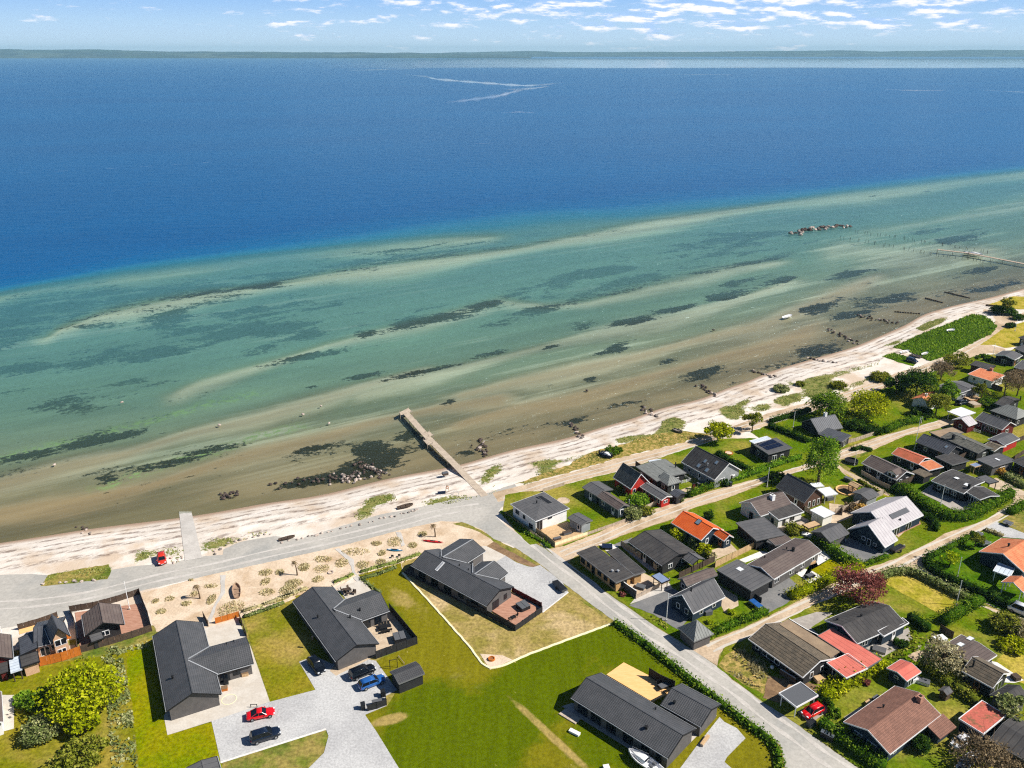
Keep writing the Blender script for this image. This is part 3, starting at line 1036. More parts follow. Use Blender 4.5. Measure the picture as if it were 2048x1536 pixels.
# beach-side and dune ground
patch('lawn', 'garden_sand', '283 1186 420 1149 580 1114 690 1089 800 1059 870 1042 925 1044 962 1058 997 1080 973 1093 1010 1130 900 1160 835 1110 770 1128 720 1146 690 1166 600 1190 500 1218 478 1240 440 1262 312 1264', amp=.15).name = 'sand_garden'
patch('ground', 'lawn_dry', '-120 1420 60 1336 200 1312 306 1276 330 1440 345 1600 -200 1620', amp=.2)
patch('lawn', 'lawn_vivid', '250 1300 303 1284 335 1471 423 1444 442 1527 470 1620 290 1620 272 1480', amp=.15)
patch('lawn', 'lawn_dry', '486 1236 500 1218 590 1192 640 1180 690 1300 660 1320 598 1323 631 1380 540 1404', amp=.12)
patch('lawn', 'field', '716 1150 802 1126 807 1146 980 1339 1222 1248 1236 1256 1440 1400 1500 1450 1560 1500 1556 1620 790 1620 752 1462 730 1430 773 1412 797 1379 772 1350 752 1322 830 1290 740 1170', amp=.12)
patch('lawn', 'lawn_parched', '803 1128 830 1106 1000 1110 1060 1136 1131 1178 1222 1248 980 1338 806 1147', amp=.12)
patch('soil', 'soil', '940 1096 973 1092 996 1079 1012 1090 1040 1106 1080 1130 1066 1135 1040 1126 1010 1113', amp=.15)
patch('lawn', 'rough_grass', '925 1044 962 1060 997 1081 1090 1131 1080 1134 1010 1098 960 1064 905 1047', amp=.15)
# main road along the beach and the lane that turns inland
patch('road', 'asphalt', '-200 1168 -60 1156 0 1150 60 1148 95 1150 140 1158 215 1156 222 1140 270 1132 345 1127 366 1120 410 1112 445 1110 447 1098 480 1084 548 1072 600 1078 690 1050 760 1029 800 1022 850 1012 900 1000 970 988 1010 974 1030 968 1040 990 1002 1016 992 1032 '
      '1010 1050 1039 1070 1091 1098 1134 1130 1164 1152 1211 1184 1259 1217 1294 1242 1336 1269 1381 1297 1434 1332 1464 1359 1536 1412 1568 1429 1611 1462 1656 1494 1716 1536 1800 1600 1640 1600 1571 1540 1561 1490 1536 1474 1499 1449 1424 1389 1349 1332 1274 1277 1224 1239 1174 1202 1131 1169 1081 1129 1024 1091 '
      '987 1078 962 1058 924 1044 882 1042 800 1060 690 1090 580 1115 420 1150 290 1180 225 1200 100 1240 0 1258 -200 1300', amp=.08)
patch('lawn', 'rough_grass', 'p 82 1172 96 1150 218 1128 222 1140 215 1158 150 1166', amp=.2)
patch('road', 'track_sand', '985 986 1024 976 1080 962 1136 947 1190 931 1249 914 1361 887 1424 869 1486 845 1536 827 1618 804 1676 788 1736 769 1798 744 1836 734 1886 714 1923 699 1961 676 1986 655 1992 640 1986 632 1966 624 1968 618 2000 624 2016 632 2040 628 2090 610 2100 625 2040 640 2012 655 1990 670 1976 684 1985 692 2010 698 2010 708 1980 706 1950 712 '
      '1900 728 1846 750 1810 760 1770 778 1736 789 1676 808 1618 824 1560 842 1499 862 1399 889 1336 909 1249 939 1164 959 1086 981 1024 998 996 1004', amp=.12)
patch('road', 'track_sand', '1099 1098 1129 1092 1199 1064 1274 1029 1374 997 1449 974 1536 952 1601 932 1676 902 1761 872 1836 854 1886 837 1912 838 1908 848 1861 861 1811 871 1748 899 1676 921 1606 941 1536 961 1511 974 1449 998 1386 1016 1344 1039 1249 1069 1190 1094 1150 1114 1132 1128', amp=.12)
patch('path', 'track_sand', '1662 932 1676 928 1694 942 1728 958 1756 974 1782 988 1776 992 1750 980 1722 966 1690 950', amp=.1)
patch('lawn', 'lawn_gold', '1690 946 1722 966 1752 982 1780 994 1806 1000 1800 1006 1770 1000 1740 986 1700 962', amp=.1)
patch('road', 'track_sand', '1381 1297 1424 1280 1486 1256 1536 1234 1580 1211 1628 1184 1680 1154 1724 1140 1772 1119 1795 1116 1840 1093 1864 1083 1891 1066 1946 1050 1973 1039 2004 1020 2028 1004 2026 990 1990 975 1985 962 2010 965 2048 985 2048 1010 2014 1026 1994 1040 1966 1060 1939 1074 1891 1096 1856 1114 1846 1128 1860 1144 '
      '1884 1160 1925 1186 1973 1213 2021 1231 2060 1240 2060 1256 2036 1252 2000 1233 1964 1211 1939 1199 1858 1157 1836 1145 1810 1142 1780 1148 1758 1157 1720 1176 1634 1202 1605 1230 1560 1244 1481 1283 1449 1293 1438 1310 1434 1332', amp=.12)
patch('driveway', 'track_sand', '1890 1264 1905 1248 1935 1228 1964 1211 2000 1233 1981 1242 1939 1264 1907 1278', amp=.08)
ZROAD = ZL[0] + .003
ZL[0] += .006
# verges of rough grass beside the beach road
for s in ('1030 968 1136 930 1180 905 1240 890 1300 870 1360 862 1400 866 1424 868 1361 886 1249 913 1136 946 1060 966',):
    patch('ground', 'straw_bed', s, amp=.4)
patch('lawn', 'lawn_green', '1010 990 1040 984 1086 982 1164 960 1249 940 1336 910 1399 890 1440 878 1500 876 1540 880 1600 908 1660 890 1676 902 1601 932 1536 952 1449 974 1374 997 1274 1029 1199 1064 1129 1092 1110 1080 1060 1090 1030 1062 1004 1030', amp=.15)
patch('lawn', 'lawn_green', '1499 864 1560 843 1618 825 1676 809 1736 790 1810 761 1850 750 1900 730 1950 713 1990 708 2060 690 2060 860 1912 842 1886 837 1836 853 1761 871 1676 901 1600 930 1545 890', amp=.3)
patch('lawn', 'lawn_green', '1140 1122 1190 1096 1249 1070 1344 1040 1386 1017 1449 999 1511 975 1536 962 1606 942 1668 930 1690 950 1722 968 1752 984 1806 1008 1840 1040 1900 1060 1864 1083 1795 1116 1724 1140 1628 1184 1536 1232 1424 1280 1381 1296 1294 1240 1211 1182', amp=.15)
patch('lawn', 'lawn_green', '1690 930 1748 900 1811 872 1861 862 1908 850 1990 860 2080 850 2080 990 1990 960 1985 975 2026 1000 1973 1039 1891 1066 1840 1040 1800 1004 1756 972', amp=.15)
patch('lawn', 'lawn_deep', '1786 994 1806 968 1880 955 1900 985 1960 1030 1890 1040 1830 1022', amp=.15)
patch('lawn', 'lawn_deep', '1848 1128 1895 1098 1941 1076 1990 1060 2080 1080 2080 1240 2021 1229 1925 1184 1862 1142', amp=.12)
patch('lawn', 'lawn_gold', '1715 1180 1760 1158 1790 1150 1830 1154 1900 1184 1950 1206 1890 1246 1840 1252 1820 1262 1760 1230', amp=.12)
patch('lawn', 'lawn_green', '1434 1334 1449 1294 1481 1284 1560 1246 1634 1206 1720 1180 1758 1160 1900 1240 1964 1213 2048 1252 2080 1262 2080 1620 1830 1620 1716 1534 1611 1460 1536 1410', amp=.12)
patch('lawn', 'lawn_green', '1640 1400 1760 1330 1800 1350 1790 1370 1690 1440 1720 1470 1700 1480 1660 1450', amp=.15)
patch('lawn', 'lawn_gold', '1980 1330 2048 1280 2080 1300 2080 1380 2030 1360 2000 1350', amp=.15)
patch('lawn', 'lawn_green', '1700 1520 1790 1500 1830 1470 1920 1440 1945 1465 1900 1500 1830 1540 1800 1560 1760 1540', amp=.15)
patch('straw', 'straw_bed', '1436 1330 1448 1312 1480 1296 1530 1340 1545 1370 1530 1390 1500 1376 1460 1350', amp=.2).name = 'ground'
patch('dune', 'lawn_deep', 'w 1000 540 1240 430 1500 330 1640 275 1740 290 1800 340 1830 370 1790 430 1600 520 1450 600 1300 650 1230 625 1120 570', amp=.5).name = 'lawn'
patch('lawn', 'lawn_deep', 'w 910 610 990 585 1100 610 1180 660 1160 690 1050 660', amp=.3)
patch('lawn', 'lawn_gold', 'w 1740 205 1840 170 1960 130 2200 140 2200 240 2000 235 1900 210', amp=.2)
patch('lawn', 'lawn_gold', '1960 690 1986 672 2010 655 2060 640 2060 690 2010 696 1990 690', amp=.15)
# paved yards, drives and terraces
patch('paving', 'slab_paving', 'R 940 270 1430 130 1620 540 1900 1345 a 1690 1165 1340 1275 1310 1120 1400 1000 R 900 700')
patch('driveway', 'gravel_white', '423 1443 540 1404 631 1380 598 1324 629 1312 664 1328 700 1312 752 1322 790 1375 797 1379 772 1392 773 1412 730 1430 752 1462 800 1540 830 1600 600 1600 618 1536 648 1506 657 1472 652 1459 512 1502 442 1527')
patch('kerb', 'white_stone', '442 1527 440 1524 651 1457 653 1460')
patch('paving', 'paving_tan', 'b 590 760 640 700 960 610 960 640 640 800')
patch('paving', 'slab_paving', 'X 735 1000 1030 900 1170 1025 1100 1300 850 1150')
patch('paving', 'paving_tan', 'b 860 380 1060 290 1080 285 1285 535 975 655 940 560')
patch('driveway', 'gravel_white', 'S 980 240 1150 270 1230 300 1360 380 1500 430 1560 436 1640 412 1690 450 1900 610 1970 730 1670 965 1320 720 1200 600 900 430')
patch('paving', 'slab_paving', 'S 955 190 1010 190 1240 305 1130 370 980 370')
patch('kerb', 'white_stone', 'S 1965 725 1975 735 1672 972 1664 962')
patch('path', 'garden_sand', '960 1308 1005 1311 1025 1320 980 1340')
patch('path', 'concrete', 'X 700 500 760 490 830 560 940 640 960 800 1020 860 1060 900 990 920 930 870 910 720 820 600', amp=.1)
patch('path', 'concrete', 'Z 1090 770 1160 770 1150 1000 1050 1150 1000 1300 960 1400 930 1340 1000 1180 1100 1000', amp=.1)
patch('path', 'concrete', 'X 1480 280 1550 290 1600 450 1560 470', amp=.1)
patch('paving', 'slab_paving', 'T 1640 720 1890 730 1800 830 1300 1330 1250 1340 1290 1240')
patch('driveway', 'gravel_white', 'c 1660 1130 1700 1170 1800 1220 1868 1300 1720 1450 1700 1490 1780 1560 1330 1560 1470 1370')
patch('paving', 'paving_grey', 'T 150 580 260 640 1250 1290 1180 1340 870 1160 260 780 20 620')
patch('driveway', 'gravel_grey', 'c 935 235 1280 95 1360 130 1500 260 1330 430 1240 380 1130 310 1030 270', amp=.08)
patch('paving', 'paving_tan', 'A 820 780 1200 620 1340 690 1600 740 1100 1000')
patch('paving', 'concrete', 'A 1100 1000 1590 770 1650 860 1020 1090')
patch('driveway', 'gravel_grey', 'A 740 230 960 150 1060 110 1010 190 900 240', amp=.05)
patch('paving', 'white_stone', 'A 560 215 740 200 860 250 690 320')
patch('paving', 'concrete', 'A 890 240 960 250 1340 520 1400 600 1300 590')
patch('driveway', 'gravel_grey', 'F -330 770 60 640 320 860 100 1080 -250 1250 -430 1110', amp=.05)
patch('paving', 'white_stone', 'F 180 610 360 570 440 590 740 410 640 300 500 400 640 710 440 790 330 700')
patch('paving', 'white_stone', 'D 1010 660 1330 530 1480 560 1100 700')
patch('lawn', 'lawn_vivid', 'F 450 590 740 440 940 530 700 690 640 705')
patch('driveway', 'gravel_grey', 'F 830 290 1000 110 1540 260 1660 330 1540 380 1190 520', amp=.05)
patch('paving', 'paving_tan', 'E 1760 1170 2048 1050 2060 1110 1880 1280')
patch('paving', 'paving_tan', 'D 690 1020 990 1200 1000 1330 800 1440 740 1300', amp=.05)
patch('paving', 'paving_tan', 'D 600 520 880 420 980 520 620 680', amp=.05)
patch('paving', 'deck_grey', 'C 1500 1400 1900 1250 2040 1330 1600 1480')
patch('paving', 'paving_tan', 'E 860 780 900 1100 1290 950 1250 830', amp=.05)
patch('paving', 'paving_grey', 'G 530 920 720 780 1000 900 1340 1090 1300 1160 1130 1190 980 1160 820 1060')
patch('paving', 'paving_tan', 'G 1560 740 1640 700 2048 900 2060 960 1870 960 1540 830', amp=.05)
patch('paving', 'paving_tan', 'C 150 880 300 830 340 900 280 930', amp=.05)
patch('paving', 'paving_tan', 'H 860 1000 1000 1060 880 1100 780 1050', amp=.05)
patch('driveway', 'gravel_white', 'I 1460 140 1640 30 2060 200 2060 280 1700 250', amp=.05)
patch('paving', 'paving_grey', 'J 1120 170 1560 30 1800 50 1480 260 1880 620 1740 700', amp=.04)
patch('paving', 'soil', 'J 850 950 1000 1000 1300 1020 1640 1130 1560 1250 1000 1360 780 1290', amp=.08)
patch('paving', 'paving_grey', 'K 740 520 1200 380 1440 260 1500 440 1060 700', amp=.05)
patch('paving', 'deck_grey', 'N 930 800 1180 640 1290 720 960 850')
patch('driveway', 'paving_grey', 'N 250 720 640 560 720 700 430 900', amp=.05)
patch('paving', 'white_stone', 'L 1540 670 1660 700 2048 960 1900 1000 1760 990 1800 880')
patch('paving', 'slab_paving', 'k -40 350 180 350 180 780 -40 840')
patch('terrace', 'deck_red', 'Q 960 420 1820 300 1940 640 1030 930').name = 'terrace'
patch('terrace', 'deck_grey', 'Q 500 920 960 830 1000 920 510 1080').name = 'terrace'
patch('terrace', 'deck_new', 'Q 240 620 760 470 700 560 250 700').name = 'terrace'
patch('path', 'track_sand', 'L 340 600 520 520 600 560 460 690', amp=.1)
# the white pebble line that edges the plots
def edge_strip(s, m, w, h, name='kerb'):
    l = [P(a, b, 0) for a, b in smooth_line(px(s), 3)]
    l = densify(l, .8, .06, False)
    b = MB()
    for p, q in zip(l, l[1:]):
        d = (q - p)
        if d.length < 1e-4:
            continue
        n = Vector((-d.y, d.x, 0)).normalized() * w / 2
        b.hexa([p - n, q - n, q + n, p + n], [v + Vector((0, 0, h)) for v in (p - n * .8, q - n * .8, q + n * .8, p + n * .8)])
    return tag(b.build(name, m, uvs=False), None, None, kind='structure')


edge_strip('805 1146 850 1194 900 1250 940 1294 980 1337 1060 1308 1140 1278 1222 1248', 'cream_board', .45, .16)
edge_strip('480 1235 500 1222 560 1206 590 1194', 'garden_sand', .9, .12)
edge_strip('664 1172 690 1160 710 1150', 'garden_sand', .9, .12)
edge_strip('722 1146 760 1134 800 1123 838 1112', 'garden_sand', .9, .12)


def ruts(s, m, w=.55, gap=.85):
    l = [P(a, b, 0) for a, b in smooth_line(px(s), 5)]
    for k in (-1, 1):
        b = MB()
        row = None
        for i, p in enumerate(l):
            d = l[min(i + 1, len(l) - 1)] - l[max(i - 1, 0)]
            n = Vector((-d.y, d.x, 0)).normalized()
            c = p + n * (k * gap + .12 * sin(i * .9))
            e = w * (.35 + .15 * sin(i * 1.3 + k))
            r = [c - n * e + Vector((0, 0, ZROAD)), c + n * e + Vector((0, 0, ZROAD))]
            if row:
                b.face([row[0], row[1], r[1], r[0]])
            row = r
        tag(b.build('road', m, uvs=False), None, None, kind='structure')


ruts('1010 1000 1086 972 1164 950 1249 927 1350 900 1430 877 1490 854 1560 833 1640 806 1740 776 1830 742 1920 706 1975 676', 'asphalt_pale')
ruts('1125 1108 1200 1078 1300 1036 1400 1000 1500 968 1600 937 1700 903 1800 868 1890 842', 'asphalt_pale')
ruts('1420 1298 1500 1262 1600 1216 1700 1166 1790 1130 1870 1092 1950 1058 2020 1020', 'asphalt_pale', .7)
ruts('1840 1134 1880 1160 1940 1194 2000 1224 2060 1250', 'asphalt_pale')
ruts('1050 1072 1110 1118 1180 1172 1240 1222 1310 1272 1400 1330 1480 1388 1560 1450 1640 1508 1700 1550', 'concrete', .9, 1.1)
ruts('-80 1215 40 1208 150 1196 300 1160 450 1128 600 1094 750 1060 860 1030 960 1012', 'concrete', .9, 1.2)
# slipway
sl = MB()
for p0, p1, p2, p3 in (('Z', 560, 0, 0),):
    pass
A, B_ = px('Z 560 -60 720 -60 640 590 860 550')[:2], px('Z 640 590 860 550')
prev = None
for i in range(13):
    k = i / 12
    row = []
    for a, b in ((A[0], B_[0]), (A[1], B_[1])):
        q = P(a[0] * (1 - k) + b[0] * k, a[1] * (1 - k) + b[1] * k, -.9 * (1 - k))
        row.append((q.x, q.y, max(hgt(q.x, q.y), ZW - .1) + .07))
    if prev:
        sl.face([prev[0], row[0], row[1], prev[1]])
    prev = row
tag(sl.build('slipway', 'concrete', uvs=False), None, None, kind='structure')
# ------------------------------------------------------------------ buildings
def V3(p, z):
    return Vector((p[0], p[1], z))


class House:
    def __init__(s, name, label, cat='house', wall='wall_black', roof='roof_tile_black', trim='trim_white', group=None, frame='trim_white'):
        s.name, s.label, s.cat, s.grp = name, label, cat, group
        s.root = None
        s.wall, s.roof, s.trim, s.frame = wall, roof, trim, frame
        s.last = None
        s.planes = []
        s.rnd = random.Random(len(label) * 31 + ord(label[3]))

    def setup(s, c):
        if s.root is None:
            s.org = Vector((c.x, c.y, 0))
            s.root = thing(s.name, s.label, s.cat, s.org, group=s.grp)

    def put(s, b, name, m, parent=None, **k):
        return b.build(name, m, parent or s.root, s.org, **k)

    def rect(s, p, ze, W, r, fr, ext0, ext1):
        q = px(p, fr)
        p0, p1 = P(*q[0], ze), P(*q[1], ze)
        a = (p1 - p0).normalized()
        n = Vector((-a.y, a.x, 0))
        if W is None:
            w = (P(*q[2], ze) - p1).dot(n)
        else:
            rr = P(*px(r, fr)[0], ze + 1.2) if r else p1 + n
            w = W if (rr - p1).dot(n) > 0 else -W
        if w < 0:
            n, w = -n, -w
        p0 = p0 - a * ext0
        p1 = p1 + a * ext1
        return p0, p1, a, n, w

    def wins(s, p, q, z, top, spec, org_n, door=False):
        """windows along a wall line p->q; spec = None (auto), or list of (fraction, width, height, sill)"""
        L_ = (q - p).length
        d = (q - p) / L_
        if spec is None:
            k = max(1, int(L_ / 3.2))
            spec = []
            for i in range(k):
                f = (i + .5) / k + s.rnd.uniform(-.05, .05)
                if door and i == k // 2:
                    spec.append((f, .95, 2.0, .05, 'door'))
                else:
                    spec.append((f, s.rnd.choice((.9, 1.2, 1.5)), 1.05, .85))
        for sp in spec:
            f, w, h, sill = sp[:4]
            h = min(h, top - sill - .1)
            if h < .3 or w > L_ - .2:
                continue
            c = p + d * (L_ * f) + Vector((0, 0, z + sill + h / 2))
            rz = math.atan2(d.y, d.x)
            isd = len(sp) > 4
            b = MB()
            b.box(c + org_n * .02, (w, .09, h), rz)
            wo = s.put(b, 'door' if isd else 'window', s.frame if not isd else 'door_wood' if s.rnd.random() < .3 else s.frame)
            b = MB()
            if isd:
                b.box(c + org_n * .045 + Vector((0, 0, h * .18)), (w * .62, .07, h * .48), rz)
            elif w > 1.1:
                for k in (-1, 1):
                    b.box(c + org_n * .045 + d * (k * w * .25), (w * .5 - .16, .07, h - .22), rz)
            else:
                b.box(c + org_n * .045, (w - .22, .07, h - .22), rz)
            s.put(b, 'pane', 'glass_dark', wo)

    def gable(s, p, fr=None, ze=2.4, r=None, rise=None, W=None, roof=None, wall=None, trim='', ov=.4, og=.35, ext0=0, ext1=0, th=.14,
              wn=(None, None, None, None), open_=False, ridge=True, door=1, zb=0):
        p0, p1, a, n, w = s.rect(p, ze, W, r, fr, ext0, ext1)
        s.setup((p0 + p1 + n * w) / 2)
        if rise is None:
            M_ = p1 - a * ext1 + n * (w / 2)
            q = px(r, fr)[0]
            best = min(((P(*q, ze + k * .05) - Vector((M_.x, M_.y, ze + k * .05))).length, k * .05) for k in range(6, 110))
            rise = best[1]
        roof, wall = roof or s.roof, wall or s.wall
        trim = s.trim if trim == '' else trim
        R0, R1 = p0 + n * (w / 2), p1 + n * (w / 2)
        up = Vector((0, 0, rise))
        dn = Vector((0, 0, -th))
        R0, R1 = R0 + up, R1 + up
        q0, q1 = p0 + n * w, p1 + n * w
        sl = hypot(w / 2, rise)
        Lh = (p1 - p0).length
        b = MB()
        uvt = [(0, sl), (Lh, sl), (Lh, 0), (0, 0)]
        ccw = a.cross(n).z > 0
        if ccw:
            b.hexa([p0 + dn, p1 + dn, R1 + dn, R0 + dn], [p0, p1, R1, R0], 0, uvt)
            b.hexa([R0 + dn, R1 + dn, q1 + dn, q0 + dn], [R0, R1, q1, q0], 0, [uvt[3], uvt[2], uvt[1], uvt[0]])
        else:
            b.hexa([R0 + dn, R1 + dn, p1 + dn, p0 + dn], [R0, R1, p1, p0], 0, [uvt[3], uvt[2], uvt[1], uvt[0]])
            b.hexa([q0 + dn, q1 + dn, R1 + dn, R0 + dn], [q0, q1, R1, R0], 0, uvt)
        ro = s.put(b, 'roof', roof)
        s.last = ro
        nn1 = (n * (-rise) + Vector((0, 0, w / 2))).normalized()
        nn2 = (n * rise + Vector((0, 0, w / 2))).normalized()
        s.planes = [(R0, nn1), (R0, nn2)]
        s.ax, s.nx = a, n
        if ridge:
            b = MB()
            e = Vector((0, 0, .05))
            b.hexa([R0 - n * .14 - e * 2, R1 - n * .14 - e * 2, R1 + n * .14 - e * 2, R0 + n * .14 - e * 2] if ccw else [R0 + n * .14 - e * 2, R1 + n * .14 - e * 2, R1 - n * .14 - e * 2, R0 - n * .14 - e * 2],
                   [R0 - n * .07 + e, R1 - n * .07 + e, R1 + n * .07 + e, R0 + n * .07 + e] if ccw else [R0 + n * .07 + e, R1 + n * .07 + e, R1 - n * .07 + e, R0 - n * .07 + e])
            s.put(b, 'ridge_cap', roof, ro)
        if trim == 'trim_black':
            for e0, e1, o in ((p0, p1, -n), (q0, q1, n)):
                b = MB()
                b.tube(e0 + o * .13 + dn * .6, e1 + o * .13 + dn * .6, .075, .075, 8)
                s.put(b, 'gutter', 'zinc', ro)
        # walls
        g0, g1 = p0 + a * og, p1 - a * og
        hw = w / 2 - ov
        k = rise / (w / 2)
        zt = ze + ov * k - th - .015
        za = ze + rise - th - .015
        if not open_:
            vs = []
            for gq in (g0, g1):
                for off, z in ((ov, zb), (w - ov, zb), (w - ov, zt), (w / 2, za), (ov, zt)):
                    c = gq + n * off
                    vs.append((c.x, c.y, z))
            b = MB()
            b.mesh(vs, [(4, 3, 2, 1, 0), (5, 6, 7, 8, 9), (0, 1, 6, 5), (1, 2, 7, 6), (2, 3, 8, 7), (3, 4, 9, 8), (4, 0, 5, 9)])
            s.put(b, 'wall', wall)
            top = zt - zb
            A_, B_ = g0 + n * ov, g1 + n * ov
            C_, D_ = g0 + n * (w - ov), g1 + n * (w - ov)
            fl = lambda v: Vector((v.x, v.y, zb))
            if wn[0] != 0:
                s.wins(fl(A_), fl(B_), 0, top, wn[0], -n, door == 1)
            if wn[1] != 0:
                s.wins(fl(B_), fl(D_), 0, top, wn[1], a)
            if wn[2] != 0:
                s.wins(fl(D_), fl(C_), 0, top, wn[2], n, door == 2)
            if wn[3] != 0:
                s.wins(fl(C_), fl(A_), 0, top, wn[3], -a)
        else:
            for f in (.03, .5, .97):
                for off in (ov, w - ov):
                    c = p0 + (p1 - p0) * f + n * off
                    b = MB()
                    b.box((c.x, c.y, zt / 2), (.12, .12, zt), 0)
                    s.put(b, 'post', trim or 'timber_dark')
        if trim:
            b = MB()
            for pa, pb, o in ((p0, R0, -a), (R0, q0, -a), (p1, R1, a), (R1, q1, a), (p0, p1, -n), (q0, q1, n)):
                o = o * .05
                lo, hi = Vector((0, 0, -th - .07)), Vector((0, 0, .03))
                x = [pa + o * .06 + lo, pb + o * .06 + lo, pb + o + lo, pa + o + lo]
                y = [pa + o * .06 + hi, pb + o * .06 + hi, pb + o + hi, pa + o + hi]
                b.hexa(x, y)
            s.put(b, 'fascia', trim, ro)
        s.box_ = (p0, p1, n, w, ze, rise)
        return s

    def flat(s, p, fr=None, ze=2.6, zhi=None, roof=None, wall=None, trim='', ov=.3, th=.2, open_=False, wn=(None, None, None, None), W=None, r=None, door=1, rim=.04):
        """flat or single-pitch roof; zhi is the height along the far edge"""
        p0, p1, a, n, w = s.rect(p, ze, W, r, fr, 0, 0)
        s.setup((p0 + p1 + n * w) / 2)
        roof, wall = roof or s.roof, wall or s.wall
        trim = s.trim if trim == '' else trim
        dz = Vector((0, 0, (zhi or ze) - ze))
        q0, q1 = p0 + n * w + dz, p1 + n * w + dz
        dn = Vector((0, 0, -th))
        Lh = (p1 - p0).length
        b = MB()
        t = [p0, p1, q1, q0]
        uv = [(0, w), (Lh, w), (Lh, 0), (0, 0)]
        if a.cross(n).z < 0:
            t = [q0, q1, p1, p0]
            uv = [(0, 0), (Lh, 0), (Lh, w), (0, w)]
        b.hexa([v + dn for v in t], t, 0, uv)
        ro = s.put(b, 'roof', roof)
        s.last = ro
        s.planes = [(p0, (p1 - p0).cross(q0 - p0).normalized())]
        if s.planes[0][1].z < 0:
            s.planes = [(p0, -s.planes[0][1])]
        s.ax, s.nx = a, n
        if trim:
            b = MB()
            for pa, pb, o in ((p0, q0, -a), (p1, q1, a), (p0 - a * .1, p1 + a * .1, -n), (q0 - a * .1, q1 + a * .1, n)):
                lo, hi = Vector((0, 0, -th - .02)), Vector((0, 0, rim))
                x = [pa + o * .003 + lo, pb + o * .003 + lo, pb + o * .1 + lo, pa + o * .1 + lo]
                b.hexa(x, [v - lo + hi for v in x])
            s.put(b, 'fascia', trim, ro)
        cs = [p0 + (a + n) * ov, p1 + (n - a) * ov, p1 + n * (w - ov) - a * ov, p0 + n * (w - ov) + a * ov]
        zs = [ze - th - .01 + (dz.z * (ov / w if i < 2 else 1 - ov / w)) for i in range(4)]
        if open_:
            for c, z in zip(cs, zs):
                b = MB()
                b.box((c.x, c.y, z / 2), (.14, .14, z))
                s.put(b, 'post', trim or 'timber_dark')
        else:
            b = MB()
            b.mesh([(c.x, c.y, 0) for c in cs] + [(c.x, c.y, z) for c, z in zip(cs, zs)], [(3, 2, 1, 0), (4, 5, 6, 7), (0, 1, 5, 4), (1, 2, 6, 5), (2, 3, 7, 6), (3, 0, 4, 7)])
            s.put(b, 'wall', wall)
            fl = [Vector((c.x, c.y, 0)) for c in cs]
            nr = (-n, a, n, -a)
            for i in range(4):
                if wn[i] != 0:
                    s.wins(fl[i], fl[(i + 1) % 4], 0, min(zs[i], zs[(i + 1) % 4]), wn[i], nr[i], door == i + 1)
        return s

    def hip(s, p, fr=None, ze=2.6, r=None, rise=None, roof=None, wall=None, trim='', ov=.4, th=.14, ends=(1, 1), W=None, wn=(None,) * 4, open_=False, in_=None):
        p0, p1, a, n, w = s.rect(p, ze, W, r, fr, 0, 0)
        s.setup((p0 + p1 + n * w) / 2)
        Lh = (p1 - p0).length
        ins = in_ if in_ is not None else min(w / 2, Lh / 2 - .05)
        if rise is None:
            M_ = p1 + n * (w / 2) - a * (ins if ends[1] else 0)
            q = px(r, fr)[0]
            rise = min(((P(*q, ze + k * .05) - Vector((M_.x, M_.y, ze + k * .05))).length, k * .05) for k in range(6, 90))[1]
        roof, wall = roof or s.roof, wall or s.wall
        trim = s.trim if trim == '' else trim
        up = Vector((0, 0, rise))
        R0 = p0 + n * (w / 2) + a * (ins if ends[0] else 0) + up
        R1 = p1 + n * (w / 2) - a * (ins if ends[1] else 0) + up
        q0, q1 = p0 + n * w, p1 + n * w
        sl = hypot(w / 2, rise)
        b = MB()
        fl = a.cross(n).z < 0
        def fc(ps, uv):
            b.face(ps[::-1] if fl else ps, 0, uv[::-1] if fl else uv)
        i0, i1 = (ins if ends[0] else 0), Lh - (ins if ends[1] else 0)
        fc([p0, p1, R1, R0], [(0, sl), (Lh, sl), (i1, 0), (i0, 0)])
        fc([q1, q0, R0, R1], [(Lh, sl), (0, sl), (i0, 0), (i1, 0)])
        fc([p1, q1, R1], [(0, sl), (w, sl), (w / 2, 0)])
        fc([q0, p0, R0], [(0, sl), (w, sl), (w / 2, 0)])
        dn = Vector((0, 0, -th))
        for x, y in ((p0, p1), (p1, q1), (q1, q0), (q0, p0)):
            fc([x + dn, y + dn, y, x], [(0, 0)] * 4)
        fc([p0 + dn, q0 + dn, q1 + dn, p1 + dn], [(0, 0)] * 4)
        ro = s.put(b, 'roof', roof)
        s.last = ro
        s.planes = [(R0, (n * (-rise) + Vector((0, 0, w / 2))).normalized()), (R0, (n * rise + Vector((0, 0, w / 2))).normalized()),
                    (R1, (a * rise + Vector((0, 0, max(ins, .1)))).normalized())]
        s.ax, s.nx = a, n
        if trim:
            b = MB()
            for pa, pb, o in ((p0, p1, -n), (q0, q1, n), (p0 - n * .05, q0 + n * .05, -a), (p1 - n * .05, q1 + n * .05, a)):
                lo, hi = Vector((0, 0, -th - .05)), Vector((0, 0, .02))
                x = [pa + o * .003 + lo, pb + o * .003 + lo, pb + o * .05 + lo, pa + o * .05 + lo]
                b.hexa(x, [v - lo + hi for v in x])
            s.put(b, 'fascia', trim, ro)
        cs = [p0 + (a + n) * ov, p1 + (n - a) * ov, p1 + n * (w - ov) - a * ov, p0 + n * (w - ov) + a * ov]
        zt = ze - th - .015
        b = MB()
        b.prism([(c.x, c.y) for c in cs], 0, zt)
        s.put(b, 'wall', wall)
        f2 = [Vector((c.x, c.y, 0)) for c in cs]
        for i, nr in enumerate((-n, a, n, -a)):
            if wn[i] != 0:
                s.wins(f2[i], f2[(i + 1) % 4], 0, zt, wn[i], nr, i == 1)
        return s

